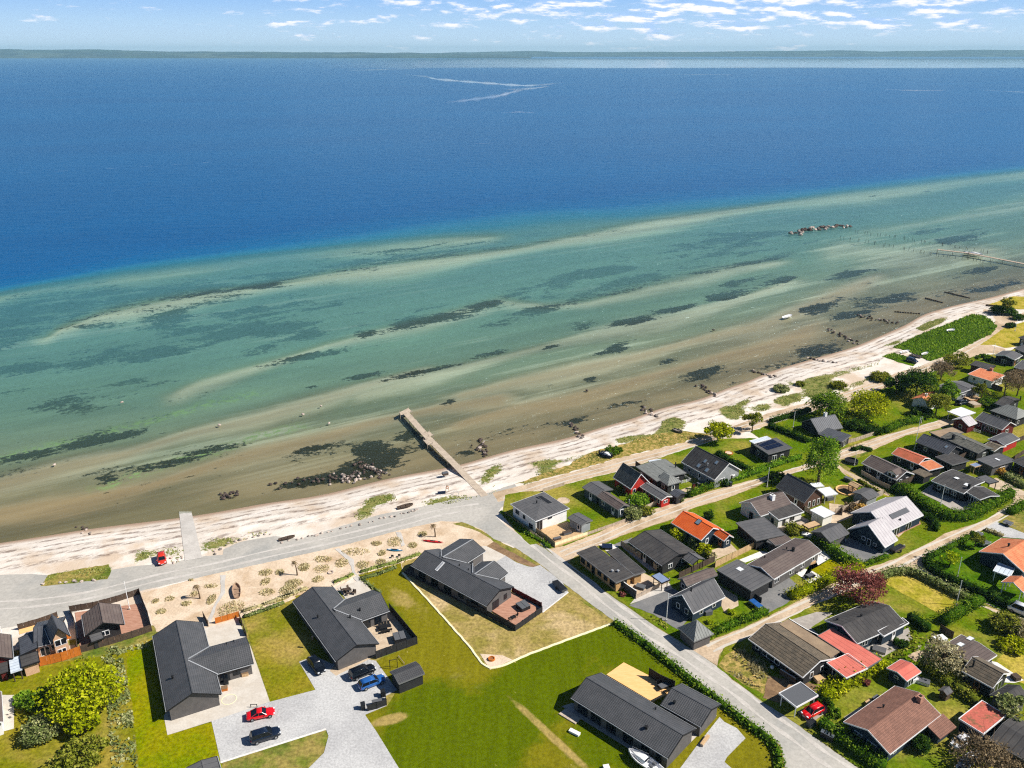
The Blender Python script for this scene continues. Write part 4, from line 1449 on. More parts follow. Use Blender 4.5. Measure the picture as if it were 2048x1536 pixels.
    # things that sit on the last roof made
    def on(s, q):
        o = Vector((0, 0, CH))
        d = Vector(ray(*q))
        t = max((((c - o).dot(n)) / d.dot(n), i) for i, (c, n) in enumerate(s.planes) if d.dot(n) < 0)
        return o + d * t[0], s.planes[t[1]][1]

    def chimney(s, p, fr=None, w=.6, h=.9, m='brick_stack', d=None):
        c, n = s.on(px(p, fr)[0])
        b = MB()
        rz = math.atan2(s.ax.y, s.ax.x)
        b.box((c.x, c.y, c.z + h / 2 - .4), (w, d or w, h + .8), rz)
        b.box((c.x, c.y, c.z + h + .04), (w + .12, (d or w) + .12, .09), rz)
        ch = s.put(b, 'chimney', m, s.last)
        b = MB()
        b.box((c.x, c.y, c.z + h + .12), (w * .45, w * .45, .1), rz)
        s.put(b, 'flue', 'trim_black', s.last)
        return s

    def pipe(s, p, fr=None, r=.12, h=.5, m='trim_black'):
        for q in px(p, fr):
            c, n = s.on(q)
            b = MB()
            b.tube((c.x, c.y, c.z - .2), (c.x, c.y, c.z + h), r, r, 8)
            b.tube((c.x, c.y, c.z + h), (c.x, c.y, c.z + h + .1), r * 1.5, r * 1.2, 8)
            s.put(b, 'vent_pipe', m, s.last)
        return s

    def sky(s, p, fr=None, w=.8, l=1.2, m='glass_sky', frame='trim_grey', along=False, name='skylight'):
        for q in px(p, fr):
            c, n = s.on(q)
            u = s.ax
            v = n.cross(u).normalized()
            x, y = (l, w) if along else (w, l)
            for nm, dx, h0, h1, mm in ((name, .08, -.02, .07, frame), ('pane', -.04, .0, .085, m)):
                b = MB()
                cs = [c + u * sx * (x / 2 + dx) + v * sy * (y / 2 + dx) for sx, sy in ((-1, -1), (1, -1), (1, 1), (-1, 1))]
                b.hexa([k + n * h0 for k in cs], [k + n * h1 for k in cs])
                o = s.put(b, nm if nm != 'pane' else name + '_glass', mm, s.last)
        return s

    def solar(s, p, fr=None, cols=5, rows=2, gap=.04, m='solar_glass'):
        """p: three corners on the roof: origin, end of the long side, end of the short side"""
        q = px(p, fr)
        o, n = s.on(q[0])
        u = (s.on(q[1])[0] - o)
        v = (s.on(q[2])[0] - s.on(q[1])[0])
        for i in range(cols):
            for j in range(rows):
                b = MB()
                c0 = o + u * ((i + .5) / cols) + v * ((j + .5) / rows)
                hu, hv = u / cols * .5 * (1 - gap), v / rows * .5 * (1 - gap)
                cs = [c0 - hu - hv, c0 + hu - hv, c0 + hu + hv, c0 - hu + hv]
                if (cs[1] - cs[0]).cross(cs[3] - cs[0]).z < 0:
                    cs = cs[::-1]
                b.hexa([k + n * .03 for k in cs], [k + n * .1 for k in cs])
                s.put(b, 'solar_panel', m, s.last)
        return s

    def valley(s, p, fr, zs, m='zinc'):
        q = px(p, fr)
        a, c = P(*q[0], zs[0]), P(*q[1], zs[1])
        d = c - a
        n = Vector((-d.y, d.x, 0)).normalized() * .09
        u = Vector((0, 0, .09))
        b = MB()
        b.hexa([a - n, c - n, c + n, a + n], [a - n + u, c - n + u, c + n + u, a + n + u])
        s.put(b, 'valley_flashing', m, s.last)
        return s

    def dormer(s, p, fr, ze, depth, W, rise=.7, roof=None, wall='trim_white'):
        """p: the two eave corners of the dormer front"""
        q = px(p, fr)
        a0, a1 = P(*q[0], ze), P(*q[1], ze)
        f = (a1 - a0).normalized()
        n = Vector((-f.y, f.x, 0))
        if n.y < 0:
            n = -n
        w = (a1 - a0).length
        b = MB()
        R0 = (a0 + a1) / 2 + Vector((0, 0, rise))
        R1 = R0 + n * depth
        for e in (a0, a1):
            t = [e, R0, R1, e + n * depth]
            if (t[1] - t[0]).cross(t[3] - t[0]).z < 0:
                t = t[::-1]
            b.hexa([k + Vector((0, 0, -.1)) for k in t], t)
        ro = s.put(b, 'dormer_roof', roof or s.roof)
        b = MB()
        i = f * .15
        m0, m1 = a0 + i + n * .25, a1 - i + n * .25
        k = Vector((0, 0, -.13))
        vs = [m0 + Vector((0, 0, -1.4)), m1 + Vector((0, 0, -1.4)), m1 + k, R0 + n * .25 + k, m0 + k]
        b.mesh(vs + [x + n * (depth - .3) for x in vs], [(0, 1, 2, 3, 4), (9, 8, 7, 6, 5), (0, 4, 9, 5), (1, 6, 7, 2)])
        s.put(b, 'dormer_wall', wall)
        b = MB()
        rz = math.atan2(f.y, f.x)
        for t in (-.22, .22):
            b.box(m0 + (m1 - m0) * (.5 + t) - n * .02 + Vector((0, 0, -.65)), (w * .26, .08, .7), rz)
        s.put(b, 'window', 'glass_dark')
        return s


def house(label, **k):
    return House(k.pop('name', 'house'), label, **k)
# ------------------------------------------------------------------ the four black new-builds on the seaward plots
dark = dict(wall='wall_slate', roof='roof_tile_black', trim='trim_black', frame='trim_black')
h = house('black tiled T-shaped house with pale paved yard, its wall shading a strip of vivid lawn', **dark)
h.gable('192 375 390 1478 1175 1192', 'R', ze=2.5, r='797 1205', wn=([(.2, 1.4, 1.2, .8), (.45, 1.4, 1.2, .8), (.7, 1.4, 1.2, .8), (.9, 1, 1.2, .8)], 0, None, None))
h.pipe('480 1000', 'R', r=.16)
h.gable('1120 932 1660 778 1540 400', 'R', ze=2.5, r='1600 488', ext0=3.6, wn=([(.3, .9, 2.0, .1, 'd'), (.5, 1.6, 1.9, .1), (.72, 1.2, 1.2, .8)], None, None, 0))
h.valley('705 738 1135 940', 'R', (4.12, 2.5)).valley('705 715 1025 530', 'R', (4.12, 2.5))
h.pipe('1370 462 1265 497', 'R', r=.1, h=.2)
h = house('black tiled T-shaped house with a fenced dining terrace and three cars parked off its gable', **dark)
h.gable('p 586 1202 672 1322 757 1287', ze=2.5, r='p 716 1289', wn=(None, 0, None, None))
h.pipe('Y 350 115', r=.16).pipe('X 485 1378 898 1383', r=.14)
h.gable('p 724 1241 779 1221 744 1181', ze=2.5, r='p 759 1186', ext0=3.8, wn=([(.25, 1, 2, .1, 'd'), (.5, 1.8, 1.9, .1), (.78, 1.4, 1.9, .1)], None, None, 0))
h.valley('X 690 1275 1050 1413', None, (4.1, 2.5)).valley('X 685 1265 855 1125', None, (4.1, 2.5))
h.pipe('X 1025 1290', r=.14)
h = house('long black tiled house with two seaward wings and a fenced red-brown deck', **dark)
h.gable('130 410 1015 888 1330 665', 'S', ze=2.6, r='1180 695', wn=([(.12, 2, 1.9, .1), (.3, 2, 1.9, .1), (.48, 2, 1.9, .1), (.66, 1.4, 1.2, .8), (.84, 2, 1.9, .1)], [(.35, 1.8, 2, .05), (.75, .9, 1.2, .8)], None, None))
h.sky('467 425', 'S', w=.5, l=2.2, m='zinc', frame='trim_white').pipe('695 418 800 470', 'S', r=.1, h=.3)
h.gable('780 385 1000 242 710 100', 'S', ze=2.6, r='855 108', ext0=3.2, wn=([(.5, 2, 1.1, .9)], None, None, 0))
h.valley('500 315 780 386', 'S', (4.3, 2.6)).valley('485 305 480 225', 'S', (4.3, 2.6)).valley('500 318 852 108', 'S', (4.2, 4.2))
h.gable('1160 580 1262 500 985 350', 'S', ze=2.6, r='1100 364', ext0=3.4, wn=(0, [(.5, 2.2, 2.1, .05)], None, 0))
h.valley('870 515 1160 580', 'S', (4.2, 2.6)).valley('850 500 852 390', 'S', (4.2, 2.6)).valley('880 512 1098 362', 'S', (4.0, 4.0))
h = house('black tiled house beside the lane with a lower garage roof and yellow timber terrace', **dark)
h.gable('135 510 1302 1240 1655 900', 'T', ze=2.6, r='1497 968', wn=([(.1, 2, 1.9, .1), (.25, 2, 1.9, .1), (.42, 1.8, 1.9, .1), (.6, 1.8, 1.9, .1), (.78, 1.4, 1.2, .8), (.92, 1, 1.9, .1)], 0, None, None))
h.pipe('1040 885', 'T', r=.22, h=.4).pipe('1150 655', 'T', r=.12, h=.3)
h.gable('1215 592 1700 862 1948 603', 'T', ze=2.6, r='1830 655', wn=(0, 0, 0, None))
h.pipe('1378 582', 'T', r=.2, h=.4)
# shed, bin shed, and the roof at the bottom edge
h = House('shed', 'small black garden shed with tiled roof beside the blue car', 'shed', wall='wall_black', roof='roof_tile_grey', trim='trim_grey')
h.gable('1455 690 1785 556 1690 395', 'Y', ze=2.4, rise=.55, wn=(0, 0, 0, 0), og=.2, ov=.3)
h = House('shed', 'grey-roofed outbuilding cut by the bottom edge beside the white gravel drive', 'shed', wall='wall_black', roof='roof_felt_grey', trim='trim_black')
h.gable('a 1495 1530 1535 1690 1790 1640', ze=2.4, r='a 1650 1640', wn=(0, 0, 0, 0))

# ------------------------------------------------------------------ row of cottages by the beach road, left
h = house('black timber cottage with brown-grey roof on a red deck beside the beach road', wall='wall_black', roof='roof_brown_grey', trim='trim_black')
h.gable('Q 1050 450 1092 712 1590 582', ze=2.6, r='Q 1335 540', ov=.7, og=.8)
h.flat('Q 1140 705 1175 795 1325 735', ze=1.9, roof='roof_felt_grey', wn=(0, 0, 0, 0))
h.flat('Q 1380 440 1400 470 1545 468', ze=2.6, roof='roof_pale_grey', trim=None, wn=(0, 0, 0, 0), ov=.1)
h = house('seam-roofed timber cottage with an orange balcony gable and white terrace', wall='wall_wood', roof='roof_seam_dark', trim='trim_black')
h.gable('Q 425 862 690 800 600 520', ze=2.6, rise=1.5, wn=([(.3, 1.5, 1.8, .1), (.7, 1.2, 1.2, .8)], 0, 0, 0), ext1=1.5)
h.gable('Q 610 690 655 800 905 745', ze=3.9, r='Q 770 610', W=None, ext0=2.0, wn=(0, [(.5, 1.9, 1.3, 2.2), (.45, 1.4, .9, .6)], 0, 0), og=.7)
h.flat('Q 240 745 262 962 490 905', ze=2.5, zhi=3.0, roof='roof_seam_dark', wn=(0, 0, 0, 0))
h.flat('Q 255 980 278 1115 505 1055', ze=2.4, roof='roof_felt_dark', wn=(0, 0, 0, 0))
b = MB()
c0, c1 = P(*px('Q 672 815')[0], 2.1), P(*px('Q 915 740')[0], 2.1)
d = (c1 - c0).normalized()
nrm = Vector((d.y, -d.x, 0))
b.hexa([c0, c1, c1 + nrm * .08, c0 + nrm * .08], [v + Vector((0, 0, .95)) for v in (c0, c1, c1 + nrm * .08, c0 + nrm * .08)])
h.put(b, 'balcony_front', 'timber_orange')
h = house('dark grey gabled cottage with red wall at the left edge of the frame', wall='wall_darkred', roof='roof_brown_grey', trim='trim_black')
h.gable('Q 135 700 162 1000 -330 1110', ze=2.5, rise=1.7)
h = House('lean_to', 'translucent pale sheet roof propped between two cottages', 'lean-to', wall='wall_white', roof='roof_polycarb', trim=None)
h.flat('Q 112 1010 135 1190 285 1150', ze=2.2, open_=True)
h = house('dark slate roof corner showing at the left edge above a pale terrace', wall='wall_white', roof='roof_brown_grey', trim='trim_white')
h.gable('k 18 300 42 690 -500 800', ze=2.6, rise=1.6)
h = House('shed', 'little red-brown shed at the left edge under the cottages', 'shed', wall='wall_darkred', roof='roof_felt_dark', trim=None)
h.flat('Q -30 1040 -20 1200 105 1190', ze=2.0, wn=(0, 0, 0, 0))

# ------------------------------------------------------------------ cottages between the lane and the two sand tracks
h = house('white house with grey hipped roof on the corner of the beach road', wall='wall_white', roof='roof_felt_grey', trim='trim_white', frame='trim_grey')
h.hip('88 300 480 572 1022 372', 'U', ze=3.3, r='582 298', wn=([(.2, 1.4, 1.1, 1.5), (.8, 1.4, 1.2, .3), (.5, .9, 1.0, 1.5)], [(.12, 1.6, 2.4, .3), (.45, 1.2, .5, 2.2)], None, None))
h.sky('628 235', 'U', w=1.3, l=4.2, m='trim_black', frame='trim_grey', along=True, name='roof_well').pipe('500 282', 'U', r=.14)
h = House('shed', 'grey board shed behind the cream fence of the white hip-roofed house', 'shed', wall='wall_palegrey', roof='roof_felt_grey', trim='trim_grey')
h.gable('985 515 1205 640 1412 572', 'U', ze=2.5, r='1310 588', wn=([(.75, .9, 1.9, .1, 'd')], 0, 0, 0))
h = house('long dark teal cottage in two roof lengths facing a striped shadow on green lawn', wall='wall_teal', roof='roof_felt_grey', trim='trim_grey')
h.gable('105 690 310 815 585 738', 'B', ze=2.5, r='440 735')
h.gable('318 822 628 1025 805 968', 'B', ze=2.45, rise=.8, roof='roof_brown_grey', trim='trim_grey', wn=(None, [(.4, .95, 2, .05, 'd')], None, 0))
h.pipe('790 925', 'B', r=.1, h=.9, m='zinc')
h = house('bright red timber house with steep mossy roof and a low red wing', wall='wall_red', roof='roof_eternit_grey', trim='trim_white')
h.gable('555 547 815 716 1098 625', 'B', ze=2.5, r='980 497', wn=(None, [(.2, .9, 1.5, .5), (.62, .9, .9, 2.9)], None, None))
h.gable('950 682 1266 880 1430 830', 'B', ze=2.3, r='1352 823', roof='roof_felt_grey', wn=([(.12, .8, 1.6, .3), (.3, .8, 1.6, .3), (.5, .9, 1.9, .1, 'd'), (.68, .8, 1.1, .7), (.86, .8, 1.1, .7)], [(.5, 1.2, .8, .9)], None, 0))
h = house('dark cottage with pale standing-seam roofs and a hipped front, next to the red house', wall='wall_black', roof='roof_seam_grey', trim='trim_grey')
h.gable('890 388 1192 600 1592 456', 'B', ze=2.7, r='1212 520')
h.pipe('1468 400', 'B', r=.14, h=1.3)
h.hip('1195 560 1358 668 1562 606', 'B', ze=2.6, r='1428 522', ends=(0, 1))
h.flat('1078 300 1110 335 1262 285', 'B', ze=2.7, roof='roof_polycarb', trim='trim_white', wn=(0, 0, 0, 0))
h = House('shed', 'green-grey shed with curved roof at the hedge beside the red house', 'shed', wall='wall_black', roof='roof_seam_dark', trim=None)
h.gable('B 1372 778 1487 842 1662 794', ze=2.2, rise=.55, wn=(0, 0, 0, 0), ridge=False)
h = house('grey board house with dark felt roof and white bargeboards above a trimmed hedge', wall='wall_palegrey', roof='roof_felt_dark', trim='trim_white')
h.gable('165 467 652 730 932 527', 'C', ze=2.7, r='815 478', ov=.5, wn=(None, [(.3, 1.8, 2.0, .1), (.7, 1.0, 2.0, .1)], None, None))
h.sky('420 520 540 585', 'C', w=.8, l=1.0).sky('515 455 680 475', 'C', w=.7, l=.9).pipe('550 520', 'C', r=.12, h=.6, m='zinc')
h = house('small black house with a roof full of solar panels and red end wall', wall='wall_black', roof='roof_felt_grey', trim='trim_grey')
h.flat('1215 205 1440 352 1735 255', 'C', ze=2.9, zhi=3.4, wn=([(.3, .9, 1.2, .7)], [(.3, 1.4, 1.9, .1), (.65, .9, 1.2, .7)], None, None))
h.solar('1265 205 1430 300 1668 230', 'C', cols=2, rows=5, gap=.1)
h.flat('1225 192 1475 122 1395 96', 'C', ze=3.5, roof='roof_polycarb', wn=(0, 0, 0, 0), trim='trim_white')
h = house('white rendered house with brown-grey roof and square white chimney', wall='wall_white', roof='roof_brown_grey', trim='trim_white', frame='trim_grey')
h.gable('1480 914 1012 1064 1340 1256', 'C', ze=2.7, r='1215 1062', wn=(None, [(.55, 1.2, 1.9, .1)], 0, None))
h.chimney('1495 1010', 'C', w=.9, h=1.0, m='white_paint')
h.flat('1590 1312 1955 1196 1760 1082', 'C', ze=2.5, zhi=3.0, roof='roof_felt_dark', wn=([(.25, .9, 1.9, .1), (.6, 1.4, 1.0, .9)], None, 0, [(.5, .9, 1.6, .2)]))
h = House('carport', 'wide grey flat-roofed carport beside the white house', 'carport', wall='wall_black', roof='roof_felt_grey', trim='trim_grey')
h.flat('970 115 1265 370 1610 228', 'D', ze=2.7, wn=(0, 0, 0, 0))
h = house('small house with bright orange tiled roof and blue-black gable', wall='wall_blueblack', roof='roof_orange', trim='trim_white')
h.gable('15 112 455 370 700 0', 'D', ze=2.5, r='620 187', W=7.2, wn=(None, [(.3, .9, 1.9, .1, 'd'), (.7, .9, .8, 2.4)], None, None))
h.sky('415 100', 'D', w=1.0, l=1.3, m='glass_sky', frame='trim_black')
h.gable('628 275 790 380 930 322', 'D', ze=2.3, r='868 293', wn=([(.6, .9, 1.9, .1, 'd')], [(.5, .8, .9, .9)], 0, 0))
h = house('long dark cottage with brown-grey ridged roof and a lean-to porch, south of the orange roof', wall='wall_black', roof='roof_brown_grey', trim='trim_black')
h.gable('A 1000 166 1500 520 g 1560 1410', ze=2.5, r='g 1372 1366', roof='roof_felt_dark')
h.gable('D 180 622 330 722 540 668', ze=2.3, rise=.75, open_=True, roof='roof_felt_grey', trim='trim_black')
h.pipe('D 200 620', r=.05, h=.1)
h = house('flat-roofed yellow brick house with stained dark roof by the lane junction', wall='wall_brick', roof='roof_felt_dark', trim='trim_grey', frame='trim_black')
h.flat('250 330 820 768 1092 662', 'A', ze=2.7, wn=([(.08, 1.4, 1.3, .7), (.24, 1.0, 1.2, .8), (.38, 1.0, 1.9, .1), (.55, 1.2, 1.2, .8), (.72, 1.2, 1.2, .8), (.9, 1.6, 1.4, .6)], None, 0, None), ov=.5)
h.pipe('765 610 848 612', 'A', r=.2, h=.35, m='zinc')
h.flat('688 312 1086 660 1240 604', 'A', ze=2.705, wn=(0, None, None, None), ov=.5)
h = House('gazebo', 'tilted grey sunroof over the patio of the yellow brick house', 'sunroof', roof='roof_blue_grey', trim='trim_black')
h.flat('A 1345 670 1490 775 1615 735', ze=2.2, open_=True)
h = house('low grey-roofed middle cottage behind the blue-black gabled house', wall='wall_slate', roof='roof_brown_grey', trim='trim_grey')
h.gable('560 775 112 935 312 1018', 'D', ze=2.3, r='258 942', trim='trim_grey')
h = House('garage', 'flat-roofed black garage with a square skylight between two long cottages', 'garage', wall='wall_black', roof='roof_felt_grey', trim='trim_grey')
h.flat('690 802 1190 1105 1482 940', 'D', ze=2.9, wn=(0, 0, 0, 0))
h.sky('1022 792', 'D', w=1.1, l=1.1, m='roof_white', frame='zinc')
h = house('long cottage with brown-grey roof, pale ridge and a white walled terrace', wall='wall_slate', roof='roof_brown_grey', trim='trim_white')
h.gable('p 1590 1076 1494.5 1129 1546.4 1159', ze=2.6, r='D 1328 765')
h.chimney('D 1800 525', w=.45, h=.7, m='trim_black').pipe('D 1385 625 1705 500', r=.12, h=.4)
h = house('blue-black gabled house with white edged grey roof beside a white flagpole', wall='wall_blueblack', roof='roof_felt_grey', trim='trim_white')
h.gable('p 1402 1163 1338.5 1194.5 1384 1228.4', ze=2.3, r='D 155 1160', wn=(None, [(.32, .9, 1.2, .9), (.72, .9, 1.2, .9), (.5, .8, 1.0, 3.2)], None, None))
h.pipe('D 310 1110', r=.15, h=.6)
h = House('gazebo', 'pyramid-roofed grey summerhouse in the hedge corner by the lane', 'summerhouse', wall='wall_slate', roof='roof_seam_grey', trim='trim_grey')
h.hip('c 1325 413 1457 527 1590 442', ze=2.3, r='c 1464 350', wn=(0, 0, 0, 0))
h = House('pergola', 'brown felt-roofed pergola beside the deck of the white house', 'pergola', roof='timber_tan', trim='timber_dark')
h.flat('E 480 1092 565 1145 715 1072', ze=2.2, open_=True)
h = house('steep dark-tiled brown house with white dormer windows under the birch', wall='wall_brown', roof='roof_tile_grey', trim='trim_grey')
h.gable('85 542 500 772 790 640', 'E', ze=2.5, r='688 562', W=7.0, wn=(None, [(.3, .8, 1.6, .4), (.55, .8, 1.6, .4), (.5, .9, 1.0, 3.1), (.8, .8, 1.6, .4)], None, None))
h = House('awning', 'white awning over a terrace beside the steep brown house', 'awning', roof='roof_white', trim='trim_white')
h.flat('E 692 572 805 672 950 620', ze=2.5, zhi=2.7, open_=True)
h = House('awning', 'small white roof sheet at the back of the steep brown house', 'awning', roof='roof_white', trim='trim_white')
h.flat('E 590 490 640 540 760 500', ze=2.4, open_=True)
h = House('garage', 'white flat-roofed garage with pale slatted walls by the gravel yard', 'garage', wall='wall_white', roof='roof_white', trim='trim_white')
h.flat('592 880 785 985 947 922', 'E', ze=2.6, wn=(0, 0, 0, 0))
h = House('shed', 'grey gabled shed at the end of a gravel yard, white tarpaulin beside it', 'shed', wall='wall_slate', roof='roof_felt_grey', trim='trim_grey')
h.gable('880 1350 1160 1215 1050 1060', 'E', ze=2.3, r='1052 1078', W=5.0, wn=(0, 0, 0, 0))
h = house('pale-roofed house with steep blue-black gable and dark roof panel', wall='wall_blueblack', roof='roof_pale_grey', trim='trim_white')
h.gable('p 1847 1030 1776 1063 1770 1030', ze=2.6, rise=2.6, W=9.5, r='p 1750 1033', wn=([(.35, 2, 2, .1), (.7, 2, 2, .1)], None, None, None))
h.solar('E 1735 950 1985 840 2042 905', cols=4, rows=1, gap=.01, m='grey_fabric').pipe('E 1635 1015 1905 1027', r=.16, h=.3)
h.gable('1872 1312 1680 1425 1232 1108', 'E', ze=1.9, r='1440 1092', wn=(0, [(.42, .9, 1.9, .3), (.58, .9, 1.0, 1.0), (.25, .8, .8, .8)], None, 0))
h = house('black house with wide dark felt roof inside a curved hedge, white flagpole in its yard', wall='wall_black', roof='roof_felt_dark', trim='trim_white')
h.gable('690 742 1165 930 1500 762', 'G', ze=2.7, rise=.5, ridge=False, wn=([(.2, .9, 1.1, .8), (.45, 1.2, 1.1, .8), (.7, 1.2, 1.1, .8)], None, None, None), ov=.8)
h.sky('1062 705 1210 800', 'G', w=1.2, l=1.0, m='roof_white', along=True)
h.chimney('1240 850', 'G', w=.5, h=.9, m='trim_black')
h.gable('1165 880 1402 1020 1612 918', 'G', ze=2.69, rise=.5, ridge=False, wn=([(.4, 1.4, 1.8, .2), (.75, 1.4, 1.8, .2)], [(.3, 2, .6, .1)], None, 0), ov=.6)
h = House('carport', 'low felt-roofed carport joined to the yard of the black house', 'carport', roof='roof_felt_grey', trim='trim_black')
h.flat('G 1355 690 1540 785 1615 722', ze=2.4, open_=True)
h = House('garage', 'grey flat-roofed garage with one roof window behind a dark fence', 'garage', wall='wall_slate', roof='roof_felt_grey', trim='trim_grey')
h.flat('G 1355 430 1595 540 1840 405', ze=2.8, wn=(0, [(.5, 2, 1, .8)], 0, 0)).sky('G 1660 432', w=.7, l=1.3, m='roof_white', along=True)
h = House('lean_to', 'small blue-grey sheet roof on posts by the grey flat garage', 'lean-to', roof='roof_blue_grey', trim='timber_tan')
h.flat('G 1255 505 1330 540 1432 510', ze=2.2, open_=True)
h = house('dark cottage with ribbed grey roof and a white flagpole at its end', wall='wall_black', roof='roof_seam_dark', trim='trim_grey')
h.gable('460 172 935 362 1150 275', 'G', ze=2.5, r='1072 240', W=6.5, roof='roof_seam_dark')
h.sky('910 245', 'G', w=.6, l=.8)
h = house('weathered cottage with brown sheet roof and black chimney, back to back with the ribbed one', wall='wall_black', roof='roof_felt_tan', trim='trim_grey')
h.gable('H 830 1272 1372 1512 1448 1370', ze=2.5, rise=.8, roof='roof_eternit_grey')
h.chimney('H 1010 1300', w=.6, h=1.1, m='trim_black').pipe('H 1180 1310', r=.15, h=.3, m='zinc')
h.flat('H 668 1202 830 1280 1120 1185', ze=2.5, roof='roof_felt_tan', wn=(0, 0, 0, 0))
h = house('long rust-red tiled cottage with a brighter terracotta end', wall='wall_black', roof='roof_rust', trim='trim_white')
h.gable('110 347 505 502 640 410', 'G', ze=2.4, r='605 408', W=5.6)
h.flat('490 488 657 592 800 522', 'G', ze=2.35, zhi=2.8, roof='roof_terracotta', wn=(0, 0, 0, 0))
h = house('dark brown gabled cottage with a white dormer and white terrace', wall='wall_black', roof='roof_brown_grey', trim='trim_white')
h.gable('1340 190 1850 440 2080 360', 'E', ze=2.4, r='1988 313', W=6.6, wn=(None, [(.3, .9, 1.7, .2), (.7, .9, 1.7, .2)], None, None))
h.dormer('1705 305 1850 368', 'E', 3.5, 3.0, 2.6)
h = House('shed', 'tan sheet-roofed lean-to behind the brown dormered cottage', 'shed', wall='wall_black', roof='roof_eternit_brown', trim=None)
h.flat('G 402 606 588 690 700 636', ze=2.2, wn=(0, 0, 0, 0))
h = House('garage', 'dark flat-roofed garage beside the terracotta roof end', 'garage', wall='wall_black', roof='roof_felt_dark', trim='trim_grey')
h.flat('G 755 392 1000 512 1175 415', ze=2.5, wn=(0, 0, 0, 0))
h = house('dark red timber house with long grey roof and a row of white windows', wall='wall_darkred', roof='roof_felt_grey', trim='trim_white')
h.gable('1330 1012 1730 1165 1915 1105', 'H', ze=2.6, r='1850 1052', W=6.5, wn=([(.1, .8, 1.1, .8), (.3, .9, 1.9, .1), (.46, .9, 1.3, .7), (.63, .9, 1.3, .7), (.8, .9, 1.3, .7)], None, None, None))
h.gable('1365 1068 1240 1112 1000 1000', 'H', ze=2.5, r='1128 1000', W=5.0, roof='roof_pale_grey', wn=(0, [(.5, 1, 1, .9)], 0, 0))
h = House('carport', 'white sheet-roofed carport at the end of the brown paved turn', 'carport', roof='roof_white', trim='trim_white')
h.flat('H 930 896 1130 975 1245 880', ze=2.5, open_=True)
h = house('black house with ribbed pale roof plane at the right edge above the dark red house', wall='wall_black', roof='roof_seam_grey', trim='trim_black')
h.hip('H 1550 885 1938 1022 2180 930', ze=2.7, rise=1.9, in_=2.4)
h = house('black felt-roofed house with a thin chimney pipe behind the ribbed roof', wall='wall_black', roof='roof_felt_dark', trim='trim_black')
h.gable('H 1620 778 1800 832 2060 740', ze=2.7, rise=.9).pipe('H 1990 735', r=.15, h=1.2)
h = house('low house with vivid orange tiled roof and white chimney near the track', wall='wall_white', roof='roof_terracotta', trim='trim_white')
h.flat('1228 352 1590 462 1692 372', 'H', ze=2.5, zhi=3.1, wn=(None, None, None, None)).chimney('1570 300', 'H', w=.8, h=.8, m='brick_stack')
h = house('dark brown low roofed cottage directly behind the vivid orange roof', wall='wall_brown', roof='roof_felt_dark', trim='trim_black')
h.flat('H 1258 215 1555 290 1610 240', ze=2.6, zhi=3.0)
h = house('plain grey-roofed house half hidden by the bright green tree', wall='wall_palegrey', roof='roof_felt_grey', trim='trim_white')
h.gable('H 790 522 1082 645 1366 545', ze=2.6, rise=.8).pipe('H 1020 510 1298 512 1076 580', r=.2, h=.3)
h = House('cottage', 'little white cottage with orange tiles among the trees', 'cottage', wall='wall_white', roof='roof_terracotta', trim=None)
h.gable('860 705 690 800 500 740', 'H', ze=2.4, r='552 690', W=6.0, wn=(0, 0, 0, 0)).chimney('615 668', 'H', w=.6, h=.6, m='white_paint')
h = house('black steep-gabled timber house with white barge boards at the track bend', wall='wall_black', roof='roof_felt_grey', trim='trim_white')
h.gable('2030 78 1912 146 1690 90', 'H', ze=2.6, r='1790 82', W=6.5, wn=(None, [(.5, 1.6, 1.4, .4)], None, None))
h.gable('H 1900 250 2200 330 2300 200', ze=2.6, rise=1.3)
h = house('grey-roofed black cottage next up the track from the steep-gabled one', wall='wall_black', roof='roof_felt_grey', trim='trim_grey')
h.gable('w 1968 545 2048 580 2120 520', ze=2.6, rise=1.3)
h = house('dark cottage farthest up the track at the right edge', wall='wall_black', roof='roof_felt_dark', trim='trim_grey')
h.gable('w 2005 458 2060 482 2130 430', ze=2.6, rise=1.2)
h = house('black A-frame cottage with ribbed grey roof and white chimney by the hedge', wall='wall_black', roof='roof_seam_dark', trim='trim_grey')
h.gable('h 600 350 402 388 330 300', ze=1.6, r='h 376 284', W=7.5, wn=(0, [(.45, 1, 1, 1.4)], 0, 0), ov=.25)
h.chimney('h 458 252', w=.7, h=.8, m='white_paint')
h.flat('h 402 400 590 462 672 418', ze=2.3, zhi=2.5, roof='roof_seam_dark', wn=(0, [(.5, 1.5, 1.8, .1)], 0, 0))
h = house('black walled house cut by the right edge beside the garage with roof window', wall='wall_black', roof='roof_felt_dark', trim='trim_black')
h.gable('h 1955 612 2110 690 2230 600', ze=2.8, rise=.9)
h = house('large orange tiled house at the right edge on a deep green lawn', wall='wall_blueblack', roof='roof_orange', trim='trim_white')
h.gable('1720 264 1390 462 2062 752', 'I', ze=2.7, r='1742 492', roof='roof_terracotta', wn=(0, [(.55, 1.6, 1.0, 1.2)], None, None)).pipe('1820 385', 'I', r=.2, h=.6)
h.gable('1842 815 1715 906 2050 1042', 'I', ze=2.4, r='1897 911', roof='roof_terracotta', wn=(0, 0, 0, 0), open_=True)
h = House('awning', 'pale blue sheet canopy on posts against the large orange house', 'awning', roof='roof_polycarb', trim='trim_white')
h.flat('I 1602 742 1840 826 1985 736', ze=2.4, open_=True)

